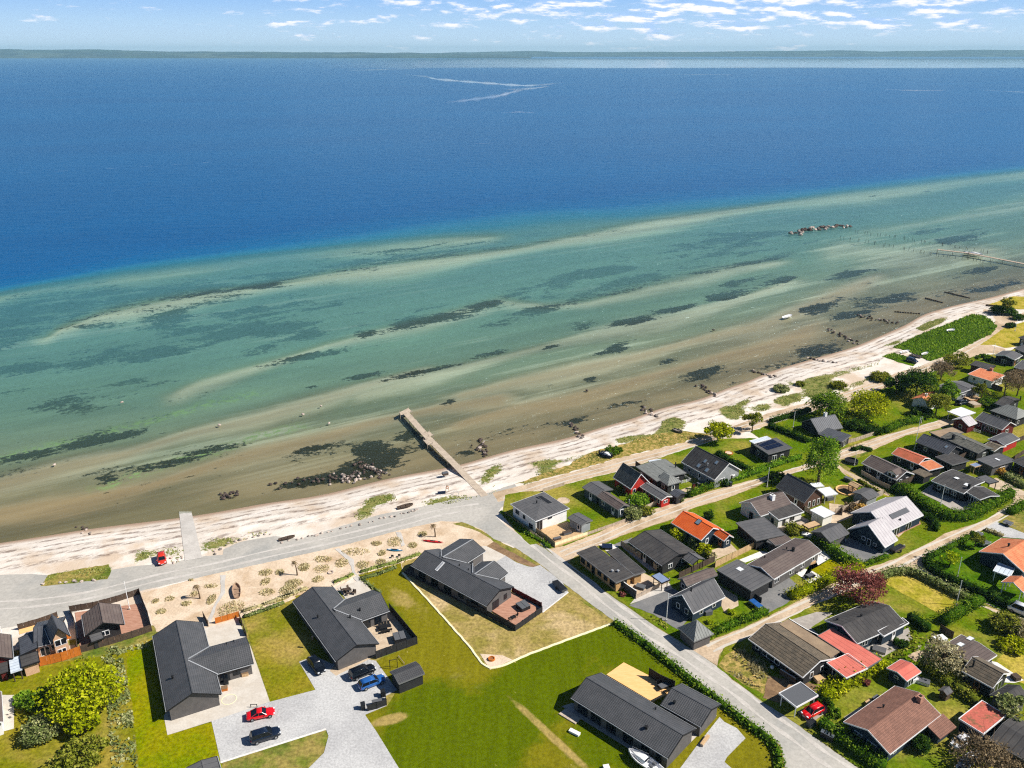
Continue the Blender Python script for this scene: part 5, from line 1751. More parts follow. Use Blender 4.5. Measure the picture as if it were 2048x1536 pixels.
# ------------------------------------------------------------------ cottages south of the third track
h = house('brown corrugated-roofed cottage beside the straw-coloured plot', wall='wall_black', roof='roof_eternit_brown', trim='trim_white')
h.gable('560 422 1355 985 1830 660', 'J', ze=2.5, r='1620 745', W=8.6, ov=.9, wn=([(.1, .9, 1.2, .8), (.3, 2.2, 1.4, .6), (.45, 2.2, 1.4, .6), (.7, .9, 1.9, .1, 'd')], [(.3, .9, 1.2, .8), (.7, .9, 1.2, .8)], None, None))
h.flat('J 1010 205 1760 690 1900 610', ze=3.0, roof='roof_felt_tan', trim=None, wn=(0, 0, 0, 0), ov=.2)
h = house('dark felt-roofed house with white edges facing the golden lawn', wall='wall_blueblack', roof='roof_felt_dark', trim='trim_white')
h.gable('p 1743.5 1201.5 1649.4 1240.5 1723 1283.6', ze=2.6, r='K 540 252', wn=(None, [(.35, 1.2, .7, 1.2), (.7, 1.2, .7, 1.2)], None, None), ov=.5)
h.pipe('K 400 145 750 90', r=.18, h=.3)
h.flat('K 1078 380 1440 186 1380 120', ze=2.55, zhi=2.8, wn=(None, 0, 0, 0), ov=.4)
h = House('outbuilding', 'salmon-red flat roofed outbuilding in an L between two cottages', 'outbuilding', wall='wall_black', roof='roof_red_felt', trim='trim_white')
h.flat('325 262 1045 716 822 840', 'K', ze=2.5, wn=(0, 0, 0, 0), trim='trim_grey')
h.flat('250 770 530 988 822 838', 'K', ze=2.49, wn=([(.35, .9, 1.9, .1, 'd')], 0, 0, 0), trim='trim_white')
h = House('carport', 'black-topped carport with bold white edge over the red car', 'carport', roof='roof_felt_dark', trim='trim_white')
h.flat('-8 445 240 642 562 484', 'N', ze=2.5, open_=True, rim=.1, roof='grey_fabric')
h = house('big brown tiled house with white edged gable and brick chimney, box hedge in front', wall='wall_blueblack', roof='roof_brown_tile', trim='trim_white')
h.gable('p 1789.7 1371.8 1687.1 1443.6 1784.2 1505.1', ze=2.6, r='N 1340 996', wn=(None, [(.25, 1.4, .6, 1.3), (.6, 1.6, 1.4, .4)], None, None), ov=.6, og=.7)
h.chimney('M 520 560', w=.9, h=1.0, m='brick_stack', d=.7).pipe('N 1510 645', r=.14, h=.4)
h.flat('M 820 1110 1062 935 863 783', ze=1.8, zhi=2.62, roof='roof_brown_tile', trim=None, wn=(0, 0, 0, 0), ov=.5)
h = House('shed', 'red felt-roofed shed with white trimmed gable on the back lawn', 'shed', wall='wall_blueblack', roof='roof_red_felt', trim='trim_white')
h.gable('1330 720 1120 850 1425 1035', 'K', ze=2.2, r='1283 910', wn=(0, [(.45, .8, .6, 1.1)], [(.5, 1.4, 1.8, .1)], 0))
h = House('playhouse', 'tiny grey-roofed playhouse casting a round shadow on the lawn', 'playhouse', wall='timber_dark', roof='roof_felt_grey', trim='timber_dark')
h.gable('882 338 795 396 925 478', 'M', ze=1.5, r='860 404', wn=(0, 0, 0, 0), ov=.2, og=.2)
h = house('brown ribbed cottage with a cross wing and two roof windows, behind the blossom tree', wall='wall_black', roof='roof_brown_grey', trim='trim_white')
h.gable('1130 287 830 466 1225 862', 'L', ze=2.6, r='1016 566', roof='roof_brown_grey', wn=(None, [(.8, 1.8, 1.1, .8), (.4, 1.2, 1.0, .8)], None, None))
h.sky('1260 345 1120 432', 'L', w=.9, l=1.2, m='roof_white', along=True)
h.gable('1225 866 1592 1070 1865 862', 'L', ze=2.6, r='1752 858', roof='roof_eternit_brown', ext0=1.0, wn=(None, [(.5, 2.4, 2.0, .1)], None, 0))
h.pipe('1300 750', 'L', r=.14, h=1.2)
h = house('dark gabled cottage with white side wall cut by the right edge', wall='wall_white', roof='roof_felt_dark', trim='trim_grey')
h.gable('1805 312 1545 466 1900 650', 'M', ze=2.5, r='1748 492', wn=(0, 0, 0, 0), wall='wall_slate')
h = House('garage', 'square red roof with moss stains and broad white edge beside the white car', 'garage', wall='wall_blueblack', roof='roof_red_moss', trim='trim_white')
h.flat('1100 816 1450 1035 1795 770', 'M', ze=2.7, rim=.1, wn=(0, 0, 0, 0), ov=.2)
h = house('wide dark felt roof cut by the bottom right corner', wall='wall_black', roof='roof_felt_dark', trim='trim_grey')
h.gable('M 1540 1122 2200 1510 2640 1180', ze=2.6, rise=.7, ridge=False)
# sheds up the right side
h = House('shed', 'red walled shed with grey gabled roof behind the dark garden fence', 'shed', wall='wall_red', roof='roof_felt_grey', trim='trim_white')
h.gable('h 2015 438 1893 492 1785 430', ze=2.5, rise=.7, wn=(0, 0, 0, 0))
h = House('shed', 'brown sheet-roofed shed squeezed beside the red walled shed', 'shed', wall='wall_black', roof='roof_eternit_brown', trim='trim_white')
h.gable('h 1712 500 1810 538 1888 492', ze=2.3, rise=.6, wn=(0, 0, 0, 0))
h = House('pavilion', 'tan shingled pavilion roof beside a round flower bed', 'pavilion', roof='timber_tan', trim='timber_dark')
h.gable('E 1140 498 1270 562 1372 530', ze=2.2, rise=.5, open_=True)
h = House('shed', 'grey roofed shed against a weathered board fence by the path', 'shed', wall='wall_palegrey', roof='roof_felt_grey', trim='trim_grey')
h.gable('E 1430 728 1602 652 1520 600', ze=2.2, rise=.6, W=4.2, r='E 1500 600', wn=(0, 0, 0, 0))
h = House('shed', 'grey flat shed roof below the green hedge of the long cottage', 'shed', wall='wall_black', roof='roof_brown_grey', trim='trim_grey')
h.flat('E -40 1290 80 1395 300 1300', ze=2.3, wn=(0, 0, 0, 0))
h = House('shed', 'dark roofed log shed beside the orange house drive, hedge around it', 'shed', wall='wall_black', roof='roof_felt_grey', trim='trim_grey')
h.flat('D 1420 390 1550 440 1760 350', ze=2.2, wn=(0, 0, 0, 0))
# ------------------------------------------------------------------ vegetation
RNG = np.random.RandomState(11)


def leaf_mesh(pos, size, tone, up=.35, aspect=1.0, name='crown', m='leaf_green', org=(0, 0, 0), extra=None, erect=False):
    """one small quad per leaf clump, random facing (erect: standing blades)"""
    n = len(pos)
    if erect:
        a = RNG.uniform(0, 2 * pi, n)
        x = np.stack([np.cos(a), np.sin(a), np.zeros(n)], -1)
        y = np.stack([RNG.normal(0, .35, n), RNG.normal(0, .35, n), np.ones(n)], -1)
    else:
        nz = RNG.normal(0, 1, (n, 3))
        nz[:, 2] = np.abs(nz[:, 2]) + up
        nz /= np.linalg.norm(nz, axis=1)[:, None]
        t = RNG.normal(0, 1, (n, 3))
        x = np.cross(nz, t)
        x /= np.linalg.norm(x, axis=1)[:, None] + 1e-9
        y = np.cross(nz, x)
    s = np.asarray(size).reshape(-1, 1) * np.ones((n, 1))
    sx, sy = s * .5, s * .5 * aspect
    if erect:
        v = np.stack([pos - x * sx, pos + x * sx, pos + x * sx * .3 + y * sy * 2, pos - x * sx * .3 + y * sy * 2], 1)
    else:
        v = np.stack([pos - x * sx - y * sy * .4, pos + x * sx * .5 - y * sy, pos + x * sx + y * sy * .5, pos - x * sx * .4 + y * sy], 1)
    v = v.reshape(-1, 3) - np.asarray(org)
    f = np.arange(4 * n).reshape(n, 4)
    ev, ef, et = extra if extra else (np.zeros((0, 3)), [], [])
    ev = np.asarray(ev, float).reshape(-1, 3) - (np.asarray(org) if len(ev) else 0)
    me = bpy.data.meshes.new(name)
    loops = np.concatenate([f.ravel(), np.array([i + 4 * n for q in ef for i in q], int)])
    tot = np.concatenate([np.full(n, 4), np.array([len(q) for q in ef], int)])
    me.vertices.add(4 * n + len(ev))
    me.vertices.foreach_set('co', np.concatenate([v, ev]).ravel())
    me.loops.add(len(loops))
    me.loops.foreach_set('vertex_index', loops)
    me.polygons.add(len(tot))
    me.polygons.foreach_set('loop_start', np.concatenate([[0], np.cumsum(tot)[:-1]]))
    me.polygons.foreach_set('loop_total', tot)
    me.update(calc_edges=True)
    at = me.attributes.new('tone', 'FLOAT', 'FACE')
    at.data.foreach_set('value', np.concatenate([np.clip(tone, 0, 1), np.asarray(et, float)]).astype(np.float32))
    me.materials.append(MATS[m])
    o = bpy.data.objects.new(name, me)
    C.objects.link(o)
    return o


def cloud(c, rx, rz, n_clump, per, cr, flat=0.0, bottom=-.55):
    """leaf positions: clumps spread through an ellipsoid, more towards its outside, with gaps between"""
    P_, T = [], []
    k = 0
    while k < n_clump:
        d = RNG.normal(0, 1, 3)
        d /= np.linalg.norm(d)
        if d[2] < bottom:
            continue
        r = RNG.uniform(.35, 1.0) ** .6
        q = np.array(c) + d * r * np.array([rx, rx, rz]) * RNG.uniform(.85, 1.1)
        s = cr * RNG.uniform(.6, 1.3)
        e = RNG.normal(0, 1, (per, 3))
        e /= np.linalg.norm(e, axis=1)[:, None]
        P_.append(q + e * (RNG.uniform(.3, 1, (per, 1)) ** .5) * s * np.array([1, 1, .75]))
        T.append(np.clip(RNG.uniform(.15, .85) + RNG.normal(0, .16, per), 0, 1))
        k += 1
    return np.concatenate(P_), np.concatenate(T)


def trunk_mb(base, h, r0, limbs, spread, top):
    b = MB()
    base = Vector(base)
    mid = base + Vector((random.uniform(-.2, .2), random.uniform(-.2, .2), h * .45))
    b.tube(base - Vector((0, 0, .1)), mid, r0, r0 * .7, 7)
    b.tube(mid, base + Vector((0, 0, top)), r0 * .7, r0 * .2, 6)
    for i in range(limbs):
        a = 2 * pi * i / limbs + random.uniform(-.4, .4)
        s = base + (mid - base) * random.uniform(.55, 1)
        e = s + Vector((cos(a) * spread * random.uniform(.5, .95), sin(a) * spread * random.uniform(.5, .95), (top - (s - base).z) * random.uniform(.35, .95)))
        m = s + (e - s) * .5 + Vector((0, 0, .15 * spread))
        b.tube(s, m, r0 * .42, r0 * .26, 5)
        b.tube(m, e, r0 * .26, r0 * .06, 4)
    return b


def tree(label, at, h, r, m='leaf_green', fr=None, dens=1.0, leaf=.42, bare=False, name='tree', droop=False, zlow=.3, group=None):
    q = px(at, fr)[0]
    p = P(*q, 0)
    p.z = hgt(p.x, p.y)
    t = thing(name, label, 'tree', p, group=group)
    tb = trunk_mb(p, h, .07 + h * .022, 9 if bare else 6, r, h * .9)
    if bare:
        for i in range(40):
            a = random.uniform(0, 2 * pi)
            s = p + Vector((cos(a) * r * .45, sin(a) * r * .45, h * random.uniform(.4, .75)))
            tb.tube(s, s + Vector((cos(a) * r * random.uniform(.2, .6), sin(a) * r * random.uniform(.2, .6), h * random.uniform(.05, .3))), .035, .012, 3)
    tb.build('trunk', 'bark', t, p)
    zc = h * (zlow + 1) / 2
    rz = h - zc
    n = max(14, int(26 * dens * (r / 3) ** 1.2))
    pos, tone = cloud((p.x, p.y, p.z + zc), r * .86, rz * .86, n, 70, .30 * r if r > 2.4 else .36 * r)
    if droop:
        pos[:, 2] -= RNG.uniform(0, 1, len(pos)) ** 2 * h * .22
        pos[:, 2] = np.maximum(pos[:, 2], p.z + .4)
    o = leaf_mesh(pos, RNG.uniform(.6, 1.3, len(pos)) * leaf, tone, name='crown', m=m, org=p)
    o.parent = t
    return t


def shrub(label, at, r, h=None, m='leaf_green', fr=None, name='shrub', leaf=.3, cat='shrub', group=None, dens=1.0, p=None):
    if p is None:
        q = px(at, fr)[0]
        p = P(*q, 0)
        p.z = hgt(p.x, p.y)
    h = h or r * 1.4
    n = max(8, int(18 * dens * r))
    pos, tone = cloud((p.x, p.y, p.z + h * .48), r * .8, h * .45, n, 46, .34 * min(r, h), bottom=-.9)
    pos[:, 2] = np.maximum(pos[:, 2], p.z + .03)
    o = leaf_mesh(pos, RNG.uniform(.6, 1.3, len(pos)) * leaf, tone, name=name, m=m, org=p)
    o.location = p
    return tag(o, label, cat, group)


def hedge(label, s, w, h, m='leaf_green', fr=None, smooth=0, leaf=.26, dens=13, name='hedge', rag=.12, group=None):
    q = px(s, fr)
    if smooth:
        q = smooth_line(q, smooth)
    l = [P(a, b, 0) for a, b in q]
    pos, tone, ev, ef, et = [], [], [], [], []
    for p0, p1 in zip(l, l[1:]):
        d = p1 - p0
        ln = d.length
        if ln < .05:
            continue
        d = d / ln
        n = Vector((-d.y, d.x, 0))
        k = len(ev)
        for e in (p0 - d * .15, p1 + d * .15):
            for x, z in ((-w * .36, 0), (w * .36, 0), (w * .3, h * .8), (-w * .3, h * .8)):
                ev.append(tuple(e + n * x + Vector((0, 0, z))))
        ef += [tuple(i + k for i in f) for f in ((3, 2, 1, 0), (4, 5, 6, 7), (0, 1, 5, 4), (1, 2, 6, 5), (2, 3, 7, 6), (3, 0, 4, 7))]
        et += [.12] * 6  # core gets a dark leaf tone: inner shade put into its colour
        c = int(ln * (w + 2 * h) * dens) + 1
        per = RNG.uniform(0, w + 2 * h, c)
        x = np.where(per < h, -w / 2, np.where(per < h + w, per - h - w / 2, w / 2))
        z = np.where(per < h, per, np.where(per < h + w, h, 2 * h + w - per))
        f = RNG.uniform(-.1, ln + .1, c)
        j = RNG.normal(0, rag, (c, 3))
        bump = .12 * np.sin(f * 1.9 + p0.x) + .1 * np.sin(f * .7 + p0.y)
        px_ = p0.x + d.x * f + n.x * x + j[:, 0]
        py_ = p0.y + d.y * f + n.y * x + j[:, 1]
        pz_ = np.maximum(z * (1 + bump) + j[:, 2], .03)
        pos.append(np.stack([px_, py_, pz_], -1))
        tone.append(np.clip(.5 + .28 * np.sin(f * 2.3 + p0.x * 3) + RNG.normal(0, .22, c), 0, 1))
    pos = np.concatenate(pos)
    c = pos.mean(0)
    org = (c[0], c[1], 0)
    o = leaf_mesh(pos, RNG.uniform(.6, 1.3, len(pos)) * leaf, np.concatenate(tone), name=name, m=m, org=org, extra=(ev, ef, et))
    o.location = org
    return tag(o, label, 'hedge', group)


def scatter(s, dens, fr=None, clump=.9):
    w = [P(a, b, 0) for a, b in px(s, fr)]
    xs, ys = [p.x for p in w], [p.y for p in w]
    ar = (max(xs) - min(xs)) * (max(ys) - min(ys))
    nc = max(3, int(ar * .35))
    cx, cy = RNG.uniform(min(xs), max(xs), nc), RNG.uniform(min(ys), max(ys), nc)
    n = int(ar * dens)
    i = RNG.randint(0, nc, n)
    x, y = cx[i] + RNG.normal(0, clump, n), cy[i] + RNG.normal(0, clump, n)
    k = in_poly(x, y, w)
    x, y, i = x[k], y[k], i[k]
    z = beach_z(ut(x, y)[1])
    return np.stack([x, y, z], -1), np.clip(.5 + .3 * np.sin(i * 12.9) + RNG.normal(0, .18, len(x)), 0, 1)


def stuff_cover(name, polys, dens, size, m, erect=True, asp=1.2, clump=.9):
    a = [scatter(s, dens, clump=clump) for s in polys]
    pos = np.concatenate([q[0] for q in a])
    tone = np.concatenate([q[1] for q in a])
    if not erect:
        pos[:, 2] += RNG.uniform(.02, .25, len(pos))
    o = leaf_mesh(pos, RNG.uniform(.6, 1.4, len(pos)) * size, tone, aspect=asp, name=name, m=m, erect=erect)
    return tag(o, None, None, kind='stuff')


# beach grass along the top of the beach and the dunes
stuff_cover('beach_grass', BEACHVEG, 5, .26, 'leaf_beach', clump=.9, asp=.9)
stuff_cover('dead_grass', ['J 240 600 420 560 640 680 780 760 900 900 860 1060 700 1000 560 880 420 820 300 700', 'J 220 860 300 880 560 1000 760 1120 720 1160 500 1060 300 960'], 10, .34, 'leaf_pale')
stuff_cover('brambles', ['p 205 1300 232 1290 244 1310 258 1380 268 1450 276 1536 284 1610 232 1610 222 1500 214 1400 222 1340', 'a 810 640 1180 520 1200 570 900 640 870 700 820 690'], 20, .34, 'leaf_sage', erect=False, clump=.7)
stuff_cover('tall_reeds', ['w 1000 540 1240 430 1500 330 1640 275 1740 290 1800 340 1830 370 1790 430 1600 520 1450 600 1300 650 1230 625 1120 570', 'w 915 608 990 588 1100 612 1150 640 1130 655 1030 650'], 7, .55, 'leaf_reed', clump=1.8, asp=1.0)
stuff_cover('weeds', ['h 300 300 560 260 620 330 520 230 300 330', 'h 590 200 700 330 860 380 900 340 760 260', 'k 240 330 340 330 400 700 340 760 250 740', 'k 300 780 420 760 500 900 420 980 280 900', 'c 1080 320 1180 330 1280 430 1240 440',
                      'L 80 480 300 380 420 180 700 280 820 210 760 330 600 460 330 600 180 620 30 700', 'K 1100 730 1400 520 1500 560 1300 640 1120 800'], 6, .4, 'leaf_olive', erect=False)

# clumps of dune grass in the sand garden
for sh, lst in (('Z', '265 1105 55 40;440 1075 55 32;335 1240 85 45;660 1135 75 45;980 1085 70 85;975 910 80 26;1240 1205 150 100;1670 740 95 45;1850 735 70 45;1670 855 65 55;1690 990 100 50;1980 940 110 80;760 1010 45 35;720 835 40 14'),
                ('X', '970 535 150 40;1235 430 80 35;1465 410 90 60;1700 455 75 50;1305 555 60 45;1060 700 95 60;1290 665 85 45;790 680 85 58;550 630 115 42;535 755 90 48;310 735 95 70;490 890 75 45;180 940 130 60;1825 310 70 35;60 1030 70 50')):
    for c in lst.split(';'):
        cx, cy, rx, ry = (float(v) for v in c.split())
        q = px('%s %g %g' % (sh, cx, cy))[0]
        p = P(*q, 0)
        sx, sy = rx * .15625 * abs(P(q[0] + 1, q[1], 0).x - p.x), ry * .15625 * abs(P(q[0], q[1] + 1, 0).y - p.y)
        n = int(60 + 70 * sx * sy)
        a, d = RNG.uniform(0, 2 * pi, n), np.sqrt(RNG.uniform(0, 1, n)) * (1 + .25 * np.sin(3 * RNG.uniform(0, 2 * pi)))
        pos = np.stack([p.x + np.cos(a) * d * sx, p.y + np.sin(a) * d * sy, np.full(n, .03)], -1)
        o = leaf_mesh(pos, RNG.uniform(.16, .36, n) * (1.15 - .4 * d), RNG.uniform(0, 1, n), aspect=1.0, name='dune_grass_clump', m='leaf_dune', org=(p.x, p.y, 0), erect=True)
        o.location = (p.x, p.y, 0)
        tag(o, 'low mound of dry dune grass growing in the sand garden', 'grass clump', 'dune grass mounds in the sand garden')
hedge('ragged low strip of dune grass along the pale kerb above the first black house', 'Z 1390 1240 1640 1160 1900 1060 2040 1010', 1.0, .5, 'leaf_dune', dens=10, name='grass_strip')
hedge('ragged low strip of dune grass edging the dry lawn below the kerb', 'Z 1400 1310 1640 1230 1900 1130', 1.0, .5, 'leaf_sage', dens=10, name='grass_strip')
hedge('strip of dune grass between the sand garden and the second black house', 'X 20 1130 230 1050 340 1010', 1.2, .5, 'leaf_dune', dens=10, name='grass_strip')
hedge('strip of dune grass leading from the garden path to the long black house', 'X 1040 800 1240 740 1500 670 1790 570', 1.1, .5, 'leaf_beach', dens=10, name='grass_strip')
hedge('strip of dune grass along the north lawn of the second black house', 'X 1040 880 1250 830 1480 740', 1.0, .5, 'leaf_sage', dens=10, name='grass_strip')
hedge('strip of dune grass above the north terrace of the second black house', 'X 700 930 860 870 930 830', 1.0, .5, 'leaf_beach', dens=10, name='grass_strip')
hedge('low strip of young grass down the side of the paved north terrace', 'X 1050 880 1200 1010 1290 1060', .7, .4, 'leaf_sage', dens=10, name='grass_strip')

# trees
tree('broad yellow-green tree in full leaf on the rough ground at the lower left', 'p 172 1416', 6.6, 6.4, 'leaf_yellow', dens=1.5, zlow=.12)
tree('small round yellow-green tree just below the broad one at the lower left', 'p 172 1462', 3.8, 2.8, 'leaf_yellow', dens=1.3, zlow=.1)
shrub('grey-green willow shrub with upright shoots at the lower left', 'k 540 880', 2.9, 3.0, 'leaf_sage', dens=1.4)
shrub('big olive thicket cut by the bottom edge at the lower left', 'k 1060 1200', 4.6, 2.6, 'leaf_olive', dens=.9, leaf=.34)
shrub('dark green bush in the shade west of the broad yellow-green tree', 'k 470 470', 2.8, 2.2, 'leaf_green', leaf=.34)
shrub('low bright green bush at the pale left-edge terrace', 'k 300 420', 1.6, 1.4, 'leaf_fresh')
tree('rounded yellow-green roadside tree north of the grey board house', 'g 1640 460', 5.6, 4.2, 'leaf_yellow', dens=1.1, zlow=.2)
tree('open olive tree with leaning stem beside the beach track', 'g 1920 380', 6.0, 3.4, 'leaf_olive', dens=.55, zlow=.25)
tree('tall drooping birch standing between two tracks', 'h 400 800', 14, 4.6, 'leaf_fresh', dens=1.7, droop=True, zlow=.12, leaf=.36)
tree('wide grey-green willow beside the black A-frame cottage', 'h 470 270', 8, 6.0, 'leaf_green', dens=1.0, zlow=.08)
tree('large yellow-green tree on the meadow right of the A-frame', 'h 800 270', 8, 6.4, 'leaf_yellow', dens=1.0, zlow=.12)
tree('dense dark green tree by the beach track', 'w 1180 930', 8.5, 6.4, 'leaf_dark', dens=1.2, zlow=.08)
tree('second dark tree merging with the dense one, toward the beach', 'w 1020 910', 6, 4.2, 'leaf_dark', dens=1.0, zlow=.08)
tree('bright fresh green tree in front of the plain grey roof', 'w 1430 1010', 8.6, 3.2, 'leaf_fresh', dens=1.4, zlow=.1)
tree('leafless grey-brown tree behind the plain grey roof', 'w 1380 800', 6.0, 4.6, 'leaf_bare', dens=.8, bare=True, zlow=.15, leaf=.3)
tree('thin olive tree over the little white cottage', 'w 1340 1080', 7.0, 4.2, 'leaf_olive', dens=1.0, zlow=.15)
tree('dusty olive scrub tree at the track edge below the reed meadow', 'w 1500 690', 4.5, 4.6, 'leaf_olive', dens=.7, zlow=.05)
tree('bare spindly tree above the pale ribbed roof', 'w 1890 930', 7.5, 4.6, 'leaf_bare', dens=.45, bare=True, zlow=.3, leaf=.26)
tree('bare spindly tree at the right edge beside another', 'w 1990 930', 7.5, 4.8, 'leaf_bare', dens=.5, bare=True, zlow=.3, leaf=.26)
tree('spreading red-leaved tree over the third track', 'F 1150 1060', 6.8, 5.6, 'leaf_red', dens=1.0, zlow=.12, leaf=.34)
tree('pale blossoming tree in front of the brown ribbed cottage', 'L 830 830', 6.0, 4.2, 'leaf_pale', dens=.7, zlow=.15, leaf=.3)
tree('pale bare thicket tree at the lower right corner', 'M 1480 1560', 4.6, 5.6, 'leaf_bare', dens=.8, bare=True, zlow=.05, leaf=.28)
tree('grey-green tree by the square mossy red roof', 'M 1880 880', 4.5, 3.4, 'leaf_sage', dens=.8, zlow=.08)
tree('young apple tree with lime leaves on the deep green lawn', 'I 950 680', 3.4, 2.2, 'leaf_lime', dens=.6, zlow=.2, leaf=.3)
tree('young slim tree near the trailer on the deep green lawn', 'I 1330 400', 3.4, 1.8, 'leaf_olive', dens=.5, zlow=.2, leaf=.26)
tree('lone round tree out of a dark thicket where the beach tracks meet', 'O 1640 560', 7.5, 3.0, 'leaf_olive', dens=.9, zlow=.3)
tree('thin sapling before the log pile by the plain grey roof', 'w 1700 960', 5.5, 2.8, 'leaf_olive', dens=.5, zlow=.2)
shrub('dark thicket round the lone tree where the beach tracks meet', 'O 1560 530', 6.0, 3.0, 'leaf_dark', leaf=.4)
shrub('glossy green bush between the dark teal cottage and the red wing', 'B 900 960', 3.0, 2.8, 'leaf_fresh', dens=1.3)
shrub('olive bush by the doorway of the red house', 'B 700 740', 2.0, 2.2, 'leaf_olive')
shrub('tall soft shrub at the end of the dark teal cottage', 'B 840 1140', 2.4, 2.4, 'leaf_sage')
shrub('untidy bush beside the track below the red wing', 'B 1040 1080', 1.8, 1.8, 'leaf_olive')
shrub('small plant against the curved shed by the track', 'B 1520 900', 1.2, 1.4, 'leaf_sage')
shrub('rounded yellow-green bush beside the orange roof', 'D 120 340', 2.1, 2.4, 'leaf_yellow')
shrub('yellow-green bush next to the brown terrace of the orange-roofed house', 'D 500 560', 2.0, 2.2, 'leaf_yellow')
shrub('sage bush between the orange-roofed house and the dark cottage', 'D 350 440', 1.8, 2.2, 'leaf_sage')
shrub('pale reedy plant at the edge of the brown terrace', 'D 600 640', 1.2, 1.6, 'leaf_pale')
shrub('dark conifer alone on the lawn beside the carport', 'C 560 1320', 1.5, 2.6, 'leaf_dark', leaf=.22, dens=1.6)
shrub('round dark topiary bush in front of the big brown tiled house', 'M 545 1270', 1.7, 2.4, 'leaf_dark', leaf=.2, dens=2.2)
shrub('lime-yellow ball bush on the patio of the blue-black gabled house', 'c 1750 300', .8, .9, 'leaf_lime', leaf=.18, dens=2)
shrub('lime-yellow ball bush nearer the pyramid summerhouse', 'c 1580 380', .75, .8, 'leaf_lime', leaf=.18, dens=2)
shrub('tan pampas bush at the end of the drive hedge', 'G 1700 640', 1.9, 1.8, 'leaf_gold')
shrub('dark green bush at the corner of the deep green lawn', 'I 1310 250', 1.2, 1.2, 'leaf_dark')
shrub('mixed bush with pale sprays on the golden lawn at right', 'L 1760 200', 3.4, 3.0, 'leaf_olive', leaf=.34)
shrub('pale sandy bush near the right edge by the sand drive', 'L 1950 260', 3.0, 2.6, 'leaf_pale')
shrub('low spreading bush on the golden lawn near the right edge', 'L 1850 480', 3.2, 1.6, 'leaf_yellow')
shrub('small red-leaved bush on the back lawn', 'N 1250 300', .9, .8, 'leaf_red', leaf=.2)
shrub('dark bush by the red car under the carport', 'N 640 600', 1.5, 1.4, 'leaf_dark')
shrub('green bush at the lawn corner behind the red car', 'N 780 760', 1.3, 1.2, 'leaf_green')
shrub('spiky dark plant on the grey patio behind the felt-roofed house', 'L 230 450', 1.5, 1.2, 'leaf_dark')
shrub('green bush by the wall of the felt-roofed house', 'K 960 400', 1.5, 1.6, 'leaf_dark')
shrub('leafy shrub where the shrub row meets the gravel yard', 'F 560 180', 2.2, 2.0, 'leaf_green')
shrub('tall green shrub behind the striped awning hedge', 'D 1780 260', 2.2, 2.2, 'leaf_olive')
shrub('dark creeper bush against the wall by the first flagpole', 'C 1560 760', 2.8, 2.6, 'leaf_dark')
shrub('rounded green hedge end by the wheelie bins', 'C 780 800', 1.6, 1.8, 'leaf_dark')
shrub('orange-brown autumn shrub against the board fence', 'E 1330 900', 2.4, 1.6, 'leaf_gold')
shrub('brown twiggy shrub along the board fence', 'E 1180 880', 2.4, 1.6, 'leaf_bare')
shrub('bramble bush by the beach where the blue boat lies', 'B 560 180', 3.0, 1.4, 'leaf_green')
shrub('low dark bush between the A-frame and the meadow', 'h 690 350', 3.2, 2.6, 'leaf_dark', leaf=.36)
shrub('dark bramble bush at the foot of the meadow', 'h 830 390', 3.2, 2.0, 'leaf_dark', leaf=.36)
shrub('shrub in deep shade below the little white cottage', 'h 1220 260', 3.6, 2.8, 'leaf_dark', leaf=.36)
shrub('scrubby bush on the beach side of the track', 'h 560 30', 3.2, 2.0, 'leaf_olive', leaf=.34)
shrub('low juniper-like bush on the beach near the wide willow', 'h 100 50', 3.6, 1.6, 'leaf_sage', leaf=.34)
shrub('bush on the sand above the yellow-green tree', 'w 900 800', 4.2, 2.4, 'leaf_olive', leaf=.36)
shrub('bush by the reed meadow at the track end', 'O 1740 850', 2.4, 1.8, 'leaf_dark', leaf=.34)
shrub('bush at the garden corner near the track end', 'O 1920 670', 3.4, 2.2, 'leaf_dark', leaf=.34)
shrub('dense bush beside the timber-framed white wall', 'H 1460 130', 3.4, 1.4, 'leaf_green', leaf=.34)
shrub('brown scrub at the right edge above the bare trees', 'w 2010 800', 5.0, 3.0, 'leaf_bare', leaf=.36)
shrub('low green scrub beside the rust-brown logs', 'w 1760 1000', 3.6, 1.8, 'leaf_green', leaf=.34)
shrub('spreading bush between the beach track and the red end wall house', 'h 250 10', 2.0, 1.2, 'leaf_olive')
shrub('red potted flowers by the white railing of the fenced patio', 'A 910 960', .9, .7, 'leaf_red', leaf=.2)

# hedges
hedge('long loose hedge of young bushes along the lane', 'p 1230 1248 1290 1290 1350 1338 1420 1392 1490 1447 1540 1484 1558 1520 1558 1560', 1.3, .95, 'leaf_green', smooth=2, rag=.24, leaf=.28)
hedge('trimmed hedge of the big brown tiled house along the lane', 'N 610 920 800 1070 1000 1220 1250 1400 1500 1560', 2.2, 1.9, 'leaf_green', dens=15)
hedge('clipped hedge between the summerhouse and the third track', 'c 1470 535 1600 470 1800 380 2030 300', 1.6, 1.3, 'leaf_green')
hedge('thick curved hedge around the yard of the black house', 'G 250 870 400 990 560 1110 760 1240 1000 1310 1250 1280 1500 1150 1700 1040 1850 960', 2.8, 2.2, 'leaf_green', smooth=3, dens=14)
hedge('short curled hedge at the lawn corner of the pale-roofed house', 'G 530 1275 680 1340 755 1410 745 1480', 1.5, 1.5, 'leaf_dark', smooth=3)
hedge('curved hedge enclosing the golden lawn', 'I -170 950 -60 880 100 800 300 780 450 805 600 875 900 1030 1230 1195', 1.8, 1.6, 'leaf_sage', smooth=2)
hedge('straight dark hedge along the deep green lawn by the fourth track', 'I 660 560 620 630 650 710 800 815 1100 950 1500 1130 1930 1340', 1.7, 1.6, 'leaf_dark', smooth=2)
